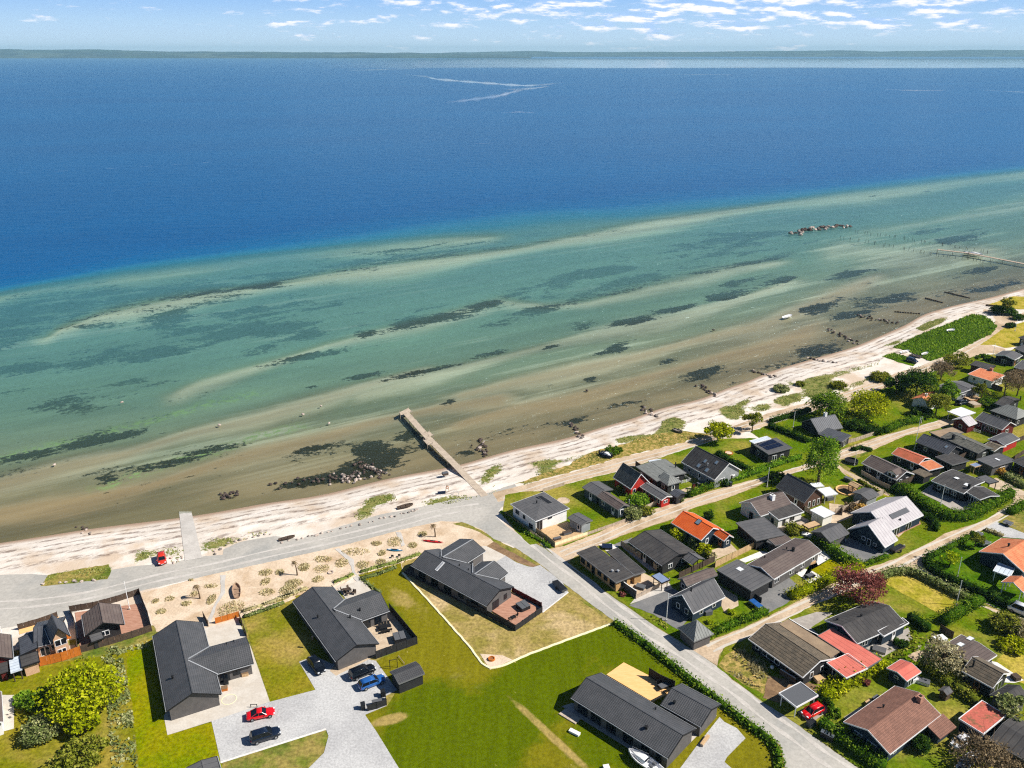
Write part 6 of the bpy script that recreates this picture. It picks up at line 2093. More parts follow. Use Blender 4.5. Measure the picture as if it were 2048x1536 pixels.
hedge('low hedge of the deep green lawn along the third track', 'I 690 540 830 470 1060 360 1250 260', 1.4, .9, 'leaf_green')
hedge('tall hedge between the golden lawn and the sand drive', 'I 1390 1215 1150 1350 850 1520', 2.2, 2.0, 'leaf_green')
hedge('dark hedge on the lower edge of the golden lawn', 'L 360 70 640 240', 1.8, 1.9, 'leaf_dark')
hedge('yellow-green shrub hedge along the white terrace', 'F 150 1000 500 870 800 710 1000 640 1170 560', 2.2, 1.7, 'leaf_yellow', rag=.3)
hedge('row of mixed shrubs between the white terrace and the gravel yard', 'F 600 210 800 370 1000 490 1120 560', 2.4, 1.9, 'leaf_green', rag=.3)
hedge('lush yellow laurel hedge below the salmon roof', 'N 620 560 760 430 1000 290 1300 120 1500 30', 2.6, 1.7, 'leaf_yellow', rag=.3, leaf=.34)
hedge('wild hedge between the back lawn and the brown ribbed cottage', 'L 540 760 760 930 1000 1080 1200 1200 1330 1310', 2.0, 1.6, 'leaf_olive', rag=.25)
hedge('neat low hedge of the patio plot along the second track', 'C 270 980 480 890 720 800', 1.6, 1.6, 'leaf_green', dens=16)
hedge('long fresh hedge in front of the grey board house and solar house', 'C 850 760 1100 680 1400 570 1650 480 1900 410', 1.9, 1.2, 'leaf_fresh')
hedge('dark hedge dividing the solar house from the A-frame plot', 'h 10 345 150 400 320 470', 1.8, 1.5, 'leaf_dark')
hedge('dark hedge along the beach track by the A-frame', 'h 20 310 150 270 330 215', 1.8, 1.3, 'leaf_dark')
hedge('hedge along the second track under the meadow', 'h 930 390 1050 330 1220 295', 2.4, 1.7, 'leaf_green')
hedge('sandy overgrown hedge along the short drive at right', 'G 1780 690 1900 770 2060 860', 2.0, 1.6, 'leaf_sage', rag=.25)
hedge('hedge of the plot across the third track at the right edge', 'G 1830 1230 1950 1170 2060 1110', 2.2, 1.6, 'leaf_green', rag=.25)
hedge('dark hedge behind the grey board house', 'C 700 350 880 470 1180 600', 1.6, 1.2, 'leaf_dark')
hedge('low hedge beside the path behind the black house', 'E 1300 460 1500 580 1640 650', 1.0, .8, 'leaf_olive')
hedge('dark clipped hedge at the corner of the board fence and path', 'E 1790 590 2000 690', 2.6, 1.8, 'leaf_dark')
hedge('grass-grown bank beside the beach road at the white house', 'U -60 430 60 520 200 650 330 760 560 880 700 990', 1.0, .5, 'leaf_green', dens=12)
hedge('dark hedge beside the second track at the bin shed', 'E 1200 10 1330 -20 1480 20', 1.4, 1.0, 'leaf_dark')
hedge('tan grassy hedge between gravel drives by the large orange house', 'I 1490 150 1600 190 1730 240', 1.4, .6, 'leaf_pale')
hedge('overgrown verge hedge between the fence and the dark felt roof', 'M 1400 1140 1540 1010 1700 900 1820 850', 1.4, .8, 'leaf_bare', rag=.25)
hedge('low sunlit hedge at the garden end of the pale-roofed house', 'F 1200 530 1380 460 1560 390', 1.3, .7, 'leaf_green')
# ------------------------------------------------------------------ fences
def fence(label, s, h, m='trim_black', fr=None, post=None, name='fence', z=0.0, step=2.4, cat='fence', rails=False, cap=None):
    l = [P(a, b, z) for a, b in px(s, fr)]
    c = sum(l, Vector()) / len(l)
    t = thing(name, label, cat, (c.x, c.y, 0))
    for p, q in zip(l, l[1:]):
        d = q - p
        ln = d.length
        d = d / ln
        n = Vector((-d.y, d.x, 0))
        b = MB()
        if rails:
            for k in (.3, .62, .94):
                b.hexa([v + Vector((0, 0, h * k - .06)) for v in (p - n * .02, q - n * .02, q + n * .02, p + n * .02)], [v + Vector((0, 0, h * k)) for v in (p - n * .02, q - n * .02, q + n * .02, p + n * .02)])
        else:
            # boards with thin gaps
            k = max(1, int(ln / .9))
            for i in range(k):
                a0, a1 = p + d * (ln * i / k + .012), p + d * (ln * (i + 1) / k - .012)
                zz = (.04 if i % 2 else .06)
                b.hexa([v + Vector((0, 0, zz)) for v in (a0 - n * .025, a1 - n * .025, a1 + n * .025, a0 + n * .025)], [v + Vector((0, 0, h - (.02 if i % 2 else 0))) for v in (a0 - n * .025, a1 - n * .025, a1 + n * .025, a0 + n * .025)])
        b.build('panel', m, t, (c.x, c.y, 0))
        k = max(1, int(round(ln / step)))
        for i in range(k + 1):
            b = MB()
            v = p + d * (ln * i / k)
            b.box((v.x, v.y, v.z + (h + .06) / 2), (.11, .11, h + .06), math.atan2(d.y, d.x))
            b.build('post', post or m, t, (c.x, c.y, 0))
        if cap:
            b = MB()
            b.hexa([v + Vector((0, 0, h + .065)) for v in (p - n * .08, q - n * .08, q + n * .08, p + n * .08)], [v + Vector((0, 0, h + .1)) for v in (p - n * .08, q - n * .08, q + n * .08, p + n * .08)])
            b.build('cap', cap, t, (c.x, c.y, 0))
    return t


fence('black board fence round the dining terrace of the second black house', 'X 1405 1290 b 1290 545 962 663', 1.7, 'wall_black', step=1.8)
fence('black screen fence round the red-brown deck of the long house', 'S 775 880 1350 1185 1662 965', 1.35, 'wall_black', step=1.8)
fence('dark red inner fence of the deck beside the white gravel yard', 'S 1310 730 1655 915 1662 965', 1.3, 'wall_darkred', step=1.8)
fence('short black screen on the yellow timber terrace', 'T 1070 262 1215 350 1375 420', 1.9, 'wall_black', step=1.8, z=.15)
fence('dark timber fence round the plot of the black timber cottage', 'Q 1040 930 1400 830 1700 740 1945 655 1900 480 1840 330 1790 190', 1.5, 'timber_dark', step=2.0)
fence('dark fence between the black timber cottage and the beach road', 'Q 1790 185 1500 280 1200 360 900 410 960 560 1000 920', 1.4, 'timber_dark', step=2.0)
fence('orange board fence below the white terrace of the balcony cottage', 'Q 520 1105 800 1040 1040 960', 1.9, 'timber_orange', step=2.0)
fence('bare board fence beside the orange one', 'Q 290 1150 400 1125 515 1095', 1.8, 'timber_tan', step=1.8)
fence('red-brown fence along the beach road at the balcony cottage', 'Q 240 640 520 560 740 480', 1.3, 'timber_dark', step=2.0)
fence('rusty board screen on the paved yard of the first black house', 'R 1110 200 1290 150 1450 100', 1.3, 'timber_orange', step=2)
fence('dark fence panel closing the paved yard corner', 'R 1460 120 1500 230', 1.2, 'timber_dark')
fence('second dark fence panel along the paved yard edge', 'R 1520 290 1560 390', 1.2, 'timber_dark')
fence('brown fence stub at the seaward gable of the first black house', 'R 930 110 1000 240', 1.3, 'timber_dark')
fence('black slatted bin screen beside the gravel drive', 'Y 1060 1040 1180 1010 1300 965 1290 880', 1.3, 'wall_black', step=1.2)
fence('cream board fence round the deck of the white house', 'U 790 975 980 905 1295 800', 1.0, 'cream_board', step=1.4)
fence('weathered board fence on the lane side of the white house deck', 'U 480 740 650 855 790 970', 1.2, 'timber_tan', step=1.6)
fence('thin pale fence rail along the lane at the white house', 'U 0 470 200 610 380 740 600 890', .8, 'timber_weathered', step=2.5, rails=True)
fence('pale board fence along the second track by the green lawn', 'U 1300 790 1460 735 1700 650 1890 580', .8, 'timber_weathered', step=2.2)
fence('pale fence along the beach track beside the white house', 'U 600 110 760 60 930 10', .9, 'timber_weathered', step=2.2)
fence('grey picket fence in front of the red wing', 'B 770 1010 1000 1040 1110 990 1210 940', 1.3, 'timber_weathered', step=1.8)
fence('white topped wall beside the red house and the pale seam roof', 'B 885 385 1000 470 1190 590', 1.6, 'timber_dark', step=2)
fence('white railing between the seam-roofed cottage and the grey board house', 'B 1545 525 1690 605 1560 640', .9, 'white_paint', step=1.6, rails=True)
fence('grey board screen beside the grey board house', 'C 430 690 640 800', 1.7, 'timber_weathered', step=1.8)
fence('white edged screen fence round the brick house patio', 'A 830 790 1000 915 1110 990', 1.6, 'wall_slate', step=1.8, cap='white_paint')
fence('pale low wall fence along the gravel drive of the brick house', 'A 1110 1010 1350 890 1600 760', 1.0, 'timber_weathered', step=1.8)
fence('tall grey fence between the brick house and the long dark cottage', 'A 890 240 1040 330 1340 530 1410 610', 1.5, 'timber_weathered', step=2)
fence('long tan board fence lit by the sun behind the flat garage', 'D 660 770 900 650 1200 500 1400 395', 1.6, 'timber_tan', step=2.0)
fence('dark fence continuing below the long cottage roof', 'D 130 930 400 800 640 690', 1.5, 'timber_dark', step=2)
fence('dark fence with white rail between garage and brick patio', 'D 740 920 950 1040 1110 1150 1330 1290', 1.3, 'wall_black', step=1.8)
fence('black fence between the felt-roofed cottage and the salmon roof', 'J 1140 240 1400 400 1640 520 1880 640', 1.7, 'wall_blueblack', step=2, cap='white_paint')
fence('low dark fence in front of the brown corrugated cottage', 'J 1020 950 1240 1085', 1.2, 'timber_dark', step=1.8, cap='white_paint')
fence('low dark fence beside the salmon roof yard', 'J 1690 960 1830 1050', 1.0, 'timber_dark', step=1.8)
fence('long dark fence dividing the black house from the rust-red cottages', 'G 190 870 500 720 800 580 1000 500 1180 420', 1.9, 'timber_dark', step=2.4)
fence('grey fence behind the grey flat garage', 'G 1330 430 1600 300 1780 230', 1.6, 'timber_weathered', step=2.2)
fence('dark fence below the sunny lawn at the end of the grey garage', 'G 1900 450 2050 350', 1.5, 'timber_dark', step=2.2)
fence('weathered fence along the path by the dormered cottage', 'E 1330 360 1500 460 1690 560 1800 610', 1.3, 'timber_weathered', step=2)
fence('pale slatted fence beside the white flat garage', 'E 950 950 1040 915 1050 960', 1.7, 'timber_weathered', step=1.2)
fence('weathered board fence behind the autumn shrubs', 'E 1060 910 1250 840 1430 760 1650 660', 1.6, 'timber_weathered', step=1.8)
fence('grey mesh fence beside the steep brown house', 'E 310 740 500 890 700 1010', 1.3, 'timber_weathered', step=2)
fence('pale low fence in front of the meadow hedge', 'h 570 495 700 460 850 410', 1.2, 'timber_weathered', step=2)
fence('dark fence before the vivid orange roof', 'H 1230 420 1480 520 1720 610', 1.6, 'timber_dark', step=2.2)
fence('dark garden fence beside the red walled shed', 'h 1730 580 1900 510 2060 440', 1.5, 'timber_dark', step=2.2)
fence('black fence at the end of the sand drive', 'L 810 240 1000 350', 1.6, 'timber_dark', step=2)
fence('grey fence below the brown ribbed cottage', 'L 1150 950 1330 1060 1500 1150', 1.0, 'timber_weathered', step=1.8)
fence('white railing on the deck in front of the white windowed red house', 'H 1240 1170 1400 1220', .9, 'white_paint', step=1.4, rails=True)
fence('low dark wall on the beach below the far lawn', 'w 1740 210 1880 220', .9, 'timber_dark', step=2.5)

# ------------------------------------------------------------------ decks that stand above the ground
def deck(label, s, z, m, fr=None):
    l = [P(a, b, z) for a, b in px(s, fr)]
    c = sum(l, Vector()) / len(l)
    b = MB()
    b.prism([(p.x, p.y) for p in l], .0, z)
    o = b.build('deck', m, None, (c.x, c.y, 0), uvs=False)
    return tag(o, label, 'deck')


deck('red-brown timber deck at the end of the long black house', 'S 1010 905 1100 850 1310 735 1640 925 1350 1110', .28, 'deck_red')
deck('dark deck along the front of the long black house, its shade painted in', 'S 45 492 140 400 1000 890 790 880', .2, 'timber_dark')  # dark board colour also stands in for the shade on this terrace
deck('new yellow timber terrace behind the house beside the lane', 'T 560 235 768 88 1070 245 1370 425 1330 445 1115 565', .2, 'deck_new')
deck('pale timber deck beside the white hip-roofed house', 'U 560 690 980 575 1200 735 1290 790 790 965 640 850', .35, 'timber_tan')
deck('small weathered deck at the corner of the house beside the lane', 'c 372 1100 432 1058 552 1140 508 1182', .18, 'deck_grey')
deck('pale boarded deck of the white chimneyed house', 'C 1590 1420 1920 1290 2030 1340 1640 1500', .2, 'deck_grey')
deck('sunlit brown terrace on the garden side of the pale-roofed house', 'G 120 1440 300 1340 500 1300 540 1370 200 1530', .2, 'deck_red')

# ------------------------------------------------------------------ flagpoles
def pole(label, base, top, fr=None, yard=False):
    q = px(base + ' ' + top, fr)
    p = P(*q[0], 0)
    h = min(((P(*q[1], k * .1).xy - p.xy).length, k * .1) for k in range(20, 140))[1]
    t = thing('flagpole', label, 'flagpole', p)
    b = MB()
    b.tube(p, p + Vector((0, 0, h)), .085, .05, 8)
    b.build('pole', 'white_paint', t, p)
    b = MB()
    b.tube(p + Vector((0, 0, h)), p + Vector((0, 0, h + .16)), .09, .05, 8)
    b.build('finial', 'white_paint', t, p)
    b = MB()
    b.box((p.x, p.y, .2), (.3, .3, .4))
    b.build('foot', 'concrete', t, p)
    return t


pole('white flagpole on the golden lawn with its shadow on the grass', '1055 1248', '1143 892', 'I')
pole('white flagpole on the deep green lawn by the large orange house', '1070 838', '1135 552', 'I')
pole('white flagpole behind the black timber cottage by the beach road', '1660 380', '1582 30', 'Q')
pole('white flagpole at the left frame edge beside the beach road', '35 730', '0 600', 'Q')
pole('white flagpole beside the blue-black gabled house', '1234 362', '1246 145', 'c')
pole('white flagpole in the paved yard of the black house', '1380 968', '1412 806', 'h')
pole('white flagpole at the end of the dormered cottage', '690 655', '710 555', 'h')
pole('tall white flagpole by the ribbed grey cottage', '1170 528', '1228 275', 'h')
pole('flagpole in the scrub beside the A-frame', '200 350', '222 225', 'h')
pole('flagpole between the solar house and the white house', '1418 838', '1460 560', 'C')
pole('flagpole near the steep-gabled house at the track bend', 'w 1790 640', 'w 1825 515')
pole('flagpole in a garden at the far end of the track', 'w 1975 410', 'w 1990 320')
pole('white pole rising from the hedge of the meadow plot', 'H 540 1075', 'H 556 985')

# ------------------------------------------------------------------ cars
def car(label, rear, front, fr, paint, kind='estate', cat='car', name='car', ln=None, group=None):
    """rear and front are the photo positions of the two bumpers on the ground"""
    a, b_ = px(rear + ' ' + front, fr)
    p, q = P(*a, .35), P(*b_, .35)
    rz = math.atan2((q - p).y, (q - p).x)
    c = (p + q) / 2
    Lc = ln or dict(estate=4.75, suv=4.7, hatch=4.0, coupe=4.5, van=5.0, small=3.5)[kind]
    Wd, H, belt = dict(estate=(1.84, 1.46, .92), suv=(1.9, 1.68, 1.06), hatch=(1.76, 1.48, .94), coupe=(1.86, 1.29, .84), van=(1.98, 2.0, 1.2), small=(1.64, 1.5, .94))[kind]
    cab = dict(estate=(-.47, -.40, .08, .24), suv=(-.47, -.42, .08, .23), hatch=(-.47, -.41, .12, .28), coupe=(-.36, -.14, .05, .2), van=(-.49, -.48, .3, .40), small=(-.47, -.42, .14, .3))[kind]
    nose = dict(coupe=.66).get(kind, .74)
    t = thing(name, label, cat, (c.x, c.y, .1), rz, group)
    hl = Lc / 2
    st = [(-1, .72, .42, belt - .22), (-.97, .9, .3, belt - .08), (-.86, .98, .2, belt), (-.45, 1, .18, belt + .01), (0, 1, .18, belt), (.4, 1, .18, belt - .03), (.68, .98, .2, belt * (nose + .22)), (.88, .93, .24, belt * (nose + .12)), (.97, .82, .32, belt * nose), (1, .62, .42, belt * (nose - .12))]
    rings = []
    for f, w, zb, zs in st:
        x, y = f * hl, Wd / 2 * w
        rings.append([(x, -y * .86, zb), (x, y * .86, zb), (x, y, zb + .16), (x, y * 1.0, (zb + zs) / 2 + .06), (x, y * .95, zs - .06), (x, y * .84, zs), (x, -y * .84, zs), (x, -y * .95, zs - .06), (x, -y, (zb + zs) / 2 + .06), (x, -y, zb + .16)])
    b = MB()
    b.loft(rings)
    b.build('body', paint, t, smooth=True, sub=1)
    x0, x1, x2, x3 = (v * Lc for v in cab)
    yb, yt = Wd * .44, Wd * .355
    zb = belt - .06
    # glasshouse
    g0 = [(x0, -yb, zb), (x3, -yb * .97, zb), (x3, yb * .97, zb), (x0, yb, zb)]
    g1 = [(x1, -yt, H - .03), (x2, -yt * .97, H - .03), (x2, yt * .97, H - .03), (x1, yt, H - .03)]
    b = MB()
    b.mesh([*g0, *g1], [(0, 3, 7, 4)])
    b.build('rear_window', 'glass_dark', t)
    b = MB()
    b.mesh([*g0, *g1], [(1, 5, 6, 2)])
    b.build('windscreen', 'glass_dark', t)
    for i, j in ((0, 1), (2, 3)):
        b = MB()
        b.mesh([g0[i], g0[j], g1[j], g1[i]], [(0, 1, 2, 3)])
        b.build('side_window', 'glass_dark', t)
    b = MB()
    e = .03
    rr = []
    for f, dz in ((0, -.02), (.25, .03), (.6, .045), (1, -.02)):
        x = x1 - e + (x2 - x1 + 2 * e) * f
        rr.append([(x, -yt - e, H - .05 + dz * .2), (x, yt + e, H - .05 + dz * .2), (x, yt * .8, H + dz), (x, -yt * .8, H + dz)])
    b.loft(rr)
    b.build('roof', paint, t, smooth=True)
    for s in (-1, 1):
        for k0, k1 in ((0, 4), (1, 5)):
            pass
        b = MB()
        i, j = (0, 1) if s < 0 else (3, 2)
        for u, v in ((g0[i], g1[i]), (g0[j], g1[j])):
            b.tube((u[0], u[1] * 1.005, u[2]), (v[0], v[1] * 1.03, v[2] + .01), .05, .045, 5)
        m0 = Vector(g0[i]) * .52 + Vector(g0[j]) * .48
        m1 = Vector(g1[i]) * .52 + Vector(g1[j]) * .48
        b.tube(m0 + Vector((0, s * .012, 0)), m1 + Vector((0, s * .02, 0)), .035, .03, 5)
        b.build('pillar', paint, t)
        b = MB()
        b.box((x3 - .22, s * (Wd / 2 + .06), belt + .05), (.12, .2, .14))
        b.build('mirror', paint, t, bev=.02)
        b = MB()
        b.box((hl * .93, s * Wd * .33, belt * nose + .02), (.22, .34, .1))
        b.build('headlight', 'lamp_lens', t, bev=.02)
        b = MB()
        b.box((-hl * .965, s * Wd * .36, belt - .2), (.1, .3, .16))
        b.build('tail_light', 'lamp_red', t, bev=.02)
        for f in (-.6, .62):
            b = MB()
            y = s * (Wd / 2 - .1)
            b.tube((f * hl, y - .11, .33), (f * hl, y + .11, .33), .335, .335, 18)
            w = b.build('wheel', 'rubber', t)
            b = MB()
            b.tube((f * hl, y + s * .06, .33), (f * hl, y + s * .125, .33), .22, .2, 12)
            b.build('rim', 'alloy', w)
    for s, nm in ((-1, 'rear_plate'), (1, 'front_plate')):
        b = MB()
        b.box((s * (hl - .02), 0, .45), (.06, .5, .11))
        b.build('number_plate', 'white_paint', t)
    return t


car('shiny red sports coupe on the white gravel drive', '790 478', '1285 372', 'V', 'paint_red', 'coupe')
car('black estate car parked below the red coupe on the gravel', '850 880', '1385 715', 'V', 'paint_navy', 'suv')
car('black people carrier parked next to the blue car', '845 615', '1135 495', 'Y', 'paint_black', 'suv')
car('metallic blue estate car on the gravel beside the garden shed', '955 745', '1272 620', 'Y', 'paint_blue', 'estate')
car('black car standing half in the shadow of the second black house', '330 375', '480 565', 'Y', 'paint_black', 'estate')
car('red hatchback parked nose-out on the beach road verge', '332 505', '355 650', 'Z', 'paint_orange_red', 'hatch')
car('small red car with tinted roof window outside the black carport', '610 655', '335 800', 'N', 'paint_red', 'hatch')
car('white hatchback parked on the lawn beside the mossy red garage', '1255 1085', '975 1275', 'M', 'paint_white', 'small')
car('dark blue car among the boats at the edge of the reeds', 'w 1115 640', 'w 1190 662', None, 'paint_navy', 'hatch')
car('black car in front of the rust-brown log pile', 'H 1090 790', 'H 1200 770', None, 'paint_navy', 'estate')
car('white van at the right frame edge on the fourth track', 'I 2080 1380', 'I 1960 1330', None, 'paint_white', 'van')


# ------------------------------------------------------------------ trailers and bikes
def trailer(label, a, b_, fr, m, cover=None, name='trailer'):
    q = px(a + ' ' + b_, fr)
    p0, p1 = P(*q[0], .3), P(*q[1], .3)
    c = (p0 + p1) / 2
    rz = math.atan2((p1 - p0).y, (p1 - p0).x)
    ln = max(1.8, (p1 - p0).length)
    t = thing(name, label, 'trailer', (c.x, c.y, .1), rz)
    b = MB()
    b.box((0, 0, .62), (ln, 1.35, .42))
    b.build('body', m, t, bev=.05)
    b = MB()
    b.box((0, 0, .85), (ln * .96, 1.25, .06))
    b.build('cover', cover or m, t, bev=.02)
    b = MB()
    b.tube((ln / 2, -.4, .45), (ln / 2 + .9, 0, .45), .04)
    b.tube((ln / 2, .4, .45), (ln / 2 + .9, 0, .45), .04)
    b.build('drawbar', 'zinc', t)
    for s in (-1, 1):
        b = MB()
        b.tube((0, s * .72, .3), (0, s * .9, .3), .3, .3, 14)
        b.build('wheel', 'rubber', t)
    return t


trailer('black trailer parked at the kerb of the white gravel yard', '1930 730', '1810 620', 'S', 'paint_grey', 'black_plastic')
trailer('grey covered trailer on the gravel beside the deep green lawn', '1345 255', '1410 215', 'I', 'grey_fabric', 'grey_fabric')
trailer('grey trailer near the large orange roof on the gravel', '1410 370', '1520 345', 'I', 'alloy', 'grey_fabric')
trailer('dark trailer at the gate of the gravel yard by the pale-roofed house', '1640 330', '1790 250', 'F', 'timber_dark', 'black_plastic')
trailer('small trailer parked by the path near the flower bed', 'E 1090 420', 'E 1190 460', None, 'paint_grey', 'grey_fabric')
trailer('empty boat trailer standing beside the hedge on the patio', 'D 1180 1270', 'D 1330 1390', None, 'alloy', 'paint_blue')
trailer('trailer frame in the bushes across the third track', 'G 1760 1360', 'G 1860 1400', None, 'alloy', 'grey_fabric')


# ------------------------------------------------------------------ boats
def hull(ln, bm, dp, sheer=.12, stern=.72, n=13):
    """open hull: outer shell, gunwale and inside"""
    out, inn = [], []
    for i in range(n):
        f = i / (n - 1)
        x = -ln / 2 + ln * f
        w = bm / 2 * (stern + (1 - stern) * sin(min(f / .5, 1) * pi / 2)) if f < .5 else bm / 2 * max(.03, (1 - ((f - .5) / .5) ** 2.4))
        zt = dp + sheer * (f ** 2) * 1.6
        kl = .12 * dp if f < .85 else .12 * dp + (f - .85) / .15 * dp * .5
        out.append([(x, -w, zt), (x, -w * .86, dp * .45 + kl * .4), (x, -w * .4, kl), (x, 0, kl * .5), (x, w * .4, kl), (x, w * .86, dp * .45 + kl * .4), (x, w, zt)])
        inn.append([(x, w * .88, zt), (x, w * .66, dp * .5 + kl * .3), (x, -w * .66, dp * .5 + kl * .3), (x, -w * .88, zt)])
    b = MB()
    b.loft([o + i for o, i in zip(out, inn)])
    return b


def boat(label, stern, bow, fr, m, kind='dinghy', z=None, ln=None, bm=None, name='boat'):
    q = px(stern + ' ' + bow, fr)
    z0 = ZW if z is None else z
    p0, p1 = P(*q[0], z0 + .3), P(*q[1], z0 + .3)
    c = (p0 + p1) / 2
    L_ = ln or (p1 - p0).length
    W_ = bm or L_ * .36
    t = thing(name, label, 'boat', (c.x, c.y, z0), math.atan2((p1 - p0).y, (p1 - p0).x))
    dp = .28 * W_ + .2
    hull(L_, W_, dp).build('hull', m, t, smooth=False)
    if kind in ('motor', 'sail'):
        b = MB()
        b.loft([[(x * L_, -w * W_, dp + .02), (x * L_, w * W_, dp + .02), (x * L_, w * W_ * .7, h + dp), (x * L_, -w * W_ * .7, h + dp)] for x, w, h in ((-.08, .34, .42), (.05, .34, .5), (.2, .26, .34), (.36, .08, .1))])
        b.build('cabin', 'white_paint', t, bev=.03)
        b = MB()
        b.box((-.09 * L_, 0, dp + .5), (.06, W_ * .5, .3))
        b.build('windscreen', 'glass_dark', t)
        for y in (-.18, .18):
            b = MB()
            b.box((-.25 * L_, y * W_, dp + .1), (.5, .45, .35))
            b.build('seat', 'grey_fabric', t, bev=.04)
        b = MB()
        b.box((-.5 * L_ - .15, 0, dp), (.4, .35, .6))
        b.box((-.5 * L_ - .18, 0, dp - .5), (.15, .12, .6))
        b.build('outboard_motor', 'black_plastic', t, bev=.05)
        b = MB()
        for s in (-1, 1):
            b.tube((.0, s * W_ * .44, dp + .5), (.42 * L_, s * W_ * .14, dp + .62), .03)
            for f in (0, .5, 1):
                v = Vector((.42 * L_ * f, s * W_ * (.44 - .3 * f), 0))
                b.tube(v + Vector((0, 0, dp)), v + Vector((0, 0, dp + .5 + .12 * f)), .025)
        b.build('railing', 'alloy', t)
    else:
        for f in (-.25, .1):
            b = MB()
            b.box((f * L_, 0, dp * .75), (.28, W_ * .72, .05))
            b.build('thwart', m if m != 'paint_white' else 'timber_tan', t)
    if kind == 'sail':
        b = MB()
        b.tube((.08 * L_, 0, dp), (.08 * L_, 0, dp + 1.0), .06, .05)
        b.build('mast_stub', 'alloy', t)
    return t


boat('white motorboat standing on the grass at the gable of the house beside the lane', 'c 1160 1560', 'c 960 1425', None, 'paint_white', 'motor', z=.35, ln=6.0, bm=2.2)
boat('white sailing boat hull laid up under the pale bare thicket', '1150 1520', '1325 1360', 'M', 'paint_white', 'sail', z=.5, ln=5.4, bm=1.7)
boat('white open boat moored alone on the shallow water', 'w 122 305', 'w 192 285', None, 'paint_white', 'dinghy', ln=5.6, bm=2.0)
boat('old wooden boat used as a bench in the sand garden', 'Z 1310 1075', 'Z 1290 870', None, 'hull_wood', 'dinghy', z=.03, ln=4.6, bm=1.7)
boat('dark rowing boat drawn up on the grass by the beach road', 'y 770 1345', 'y 940 1305', None, 'timber_dark', 'dinghy', z=0.03, ln=3.9, bm=1.3)
boat('dark driftwood skiff lying by the kerb stones of the beach road', 'X -20 385', 'X 190 335', None, 'timber_dark', 'dinghy', z=0.03, ln=3.6, bm=1.0)
boat('navy tarpaulin covered boat in the beach scrub', 'B 380 195', 'B 530 255', None, 'tarp_navy', 'motor', z=.1, ln=4.2, bm=1.9)
boat('small grey dinghy on the dune by the round roadside tree', 'g 1300 365', 'g 1350 385', None, 'rock_grey', 'dinghy', z=.05, ln=3.4, bm=1.3)
boat('white dinghy pulled onto the grass at the reeds', 'w 1070 580', 'w 1125 570', None, 'paint_white', 'dinghy', z=.05, ln=4.0, bm=1.5)
boat('grey boat stored beside the reeds', 'w 1150 600', 'w 1220 620', None, 'rock_grey', 'dinghy', z=.05, ln=4.4, bm=1.6)
boat('pale little boat lying in the tall reeds', 'w 1240 595', 'w 1275 585', None, 'paint_white', 'dinghy', z=.4, ln=3.2, bm=1.3)
boat('white hull half hidden in the middle of the reed meadow', 'w 1445 405', 'w 1485 400', None, 'paint_white', 'dinghy', z=.5, ln=3.6, bm=1.5)
boat('white motorboat tied to the far jetty', 'x 1690 338', 'x 1765 348', None, 'paint_white', 'motor', ln=9, bm=3)


def kayak(label, a, b_, m, deckm):
    q = px(a + ' ' + b_)
    p0, p1 = P(*q[0], .2), P(*q[1], .2)
    c = (p0 + p1) / 2
    L_ = (p1 - p0).length
    t = thing('kayak', label, 'kayak', (c.x, c.y, .03), math.atan2((p1 - p0).y, (p1 - p0).x))
    rings = []
    for i in range(13):
        f = i / 12
        w = .38 * max(.02, sin(pi * f)) ** .8
        rings.append([(L_ * (f - .5), cos(k * pi / 4) * w, .17 + (.6 if cos(k * pi / 4) > 2 else 1) * sin(k * pi / 4) * w * .42 + .08 * (2 * f - 1) ** 4) for k in range(8)])
    b = MB()
    b.loft(rings)
    b.build('hull', m, t, smooth=True)
    b = MB()
    b.loft([[(x, cos(k * pi / 5) * r, z + sin(k * pi / 5) * r * .0) for k in range(10)] for x, r, z in ()] or [[(-.55, -.2, .30), (-.55, .2, .30), (-.55, .14, .345), (-.55, -.14, .345)], [(.5, -.2, .30), (.5, .2, .30), (.5, .12, .345), (.5, -.12, .345)]])
    b.build('cockpit', 'trim_black', t)
    for x in (-L_ * .3, L_ * .28):
        b = MB()
        b.box((x, 0, .285), (.5, .26, .05))
        b.build('hatch', deckm, t, bev=.01)
    return t


kayak('red kayak lying in the sand garden above the long black house', 'f 1325 1248', 'f 1505 1268', 'kayak_red', 'trim_black')
kayak('blue kayak with white ends lying in the sand garden', 'f 1040 1322', 'f 1180 1332', 'kayak_blue', 'white_paint')

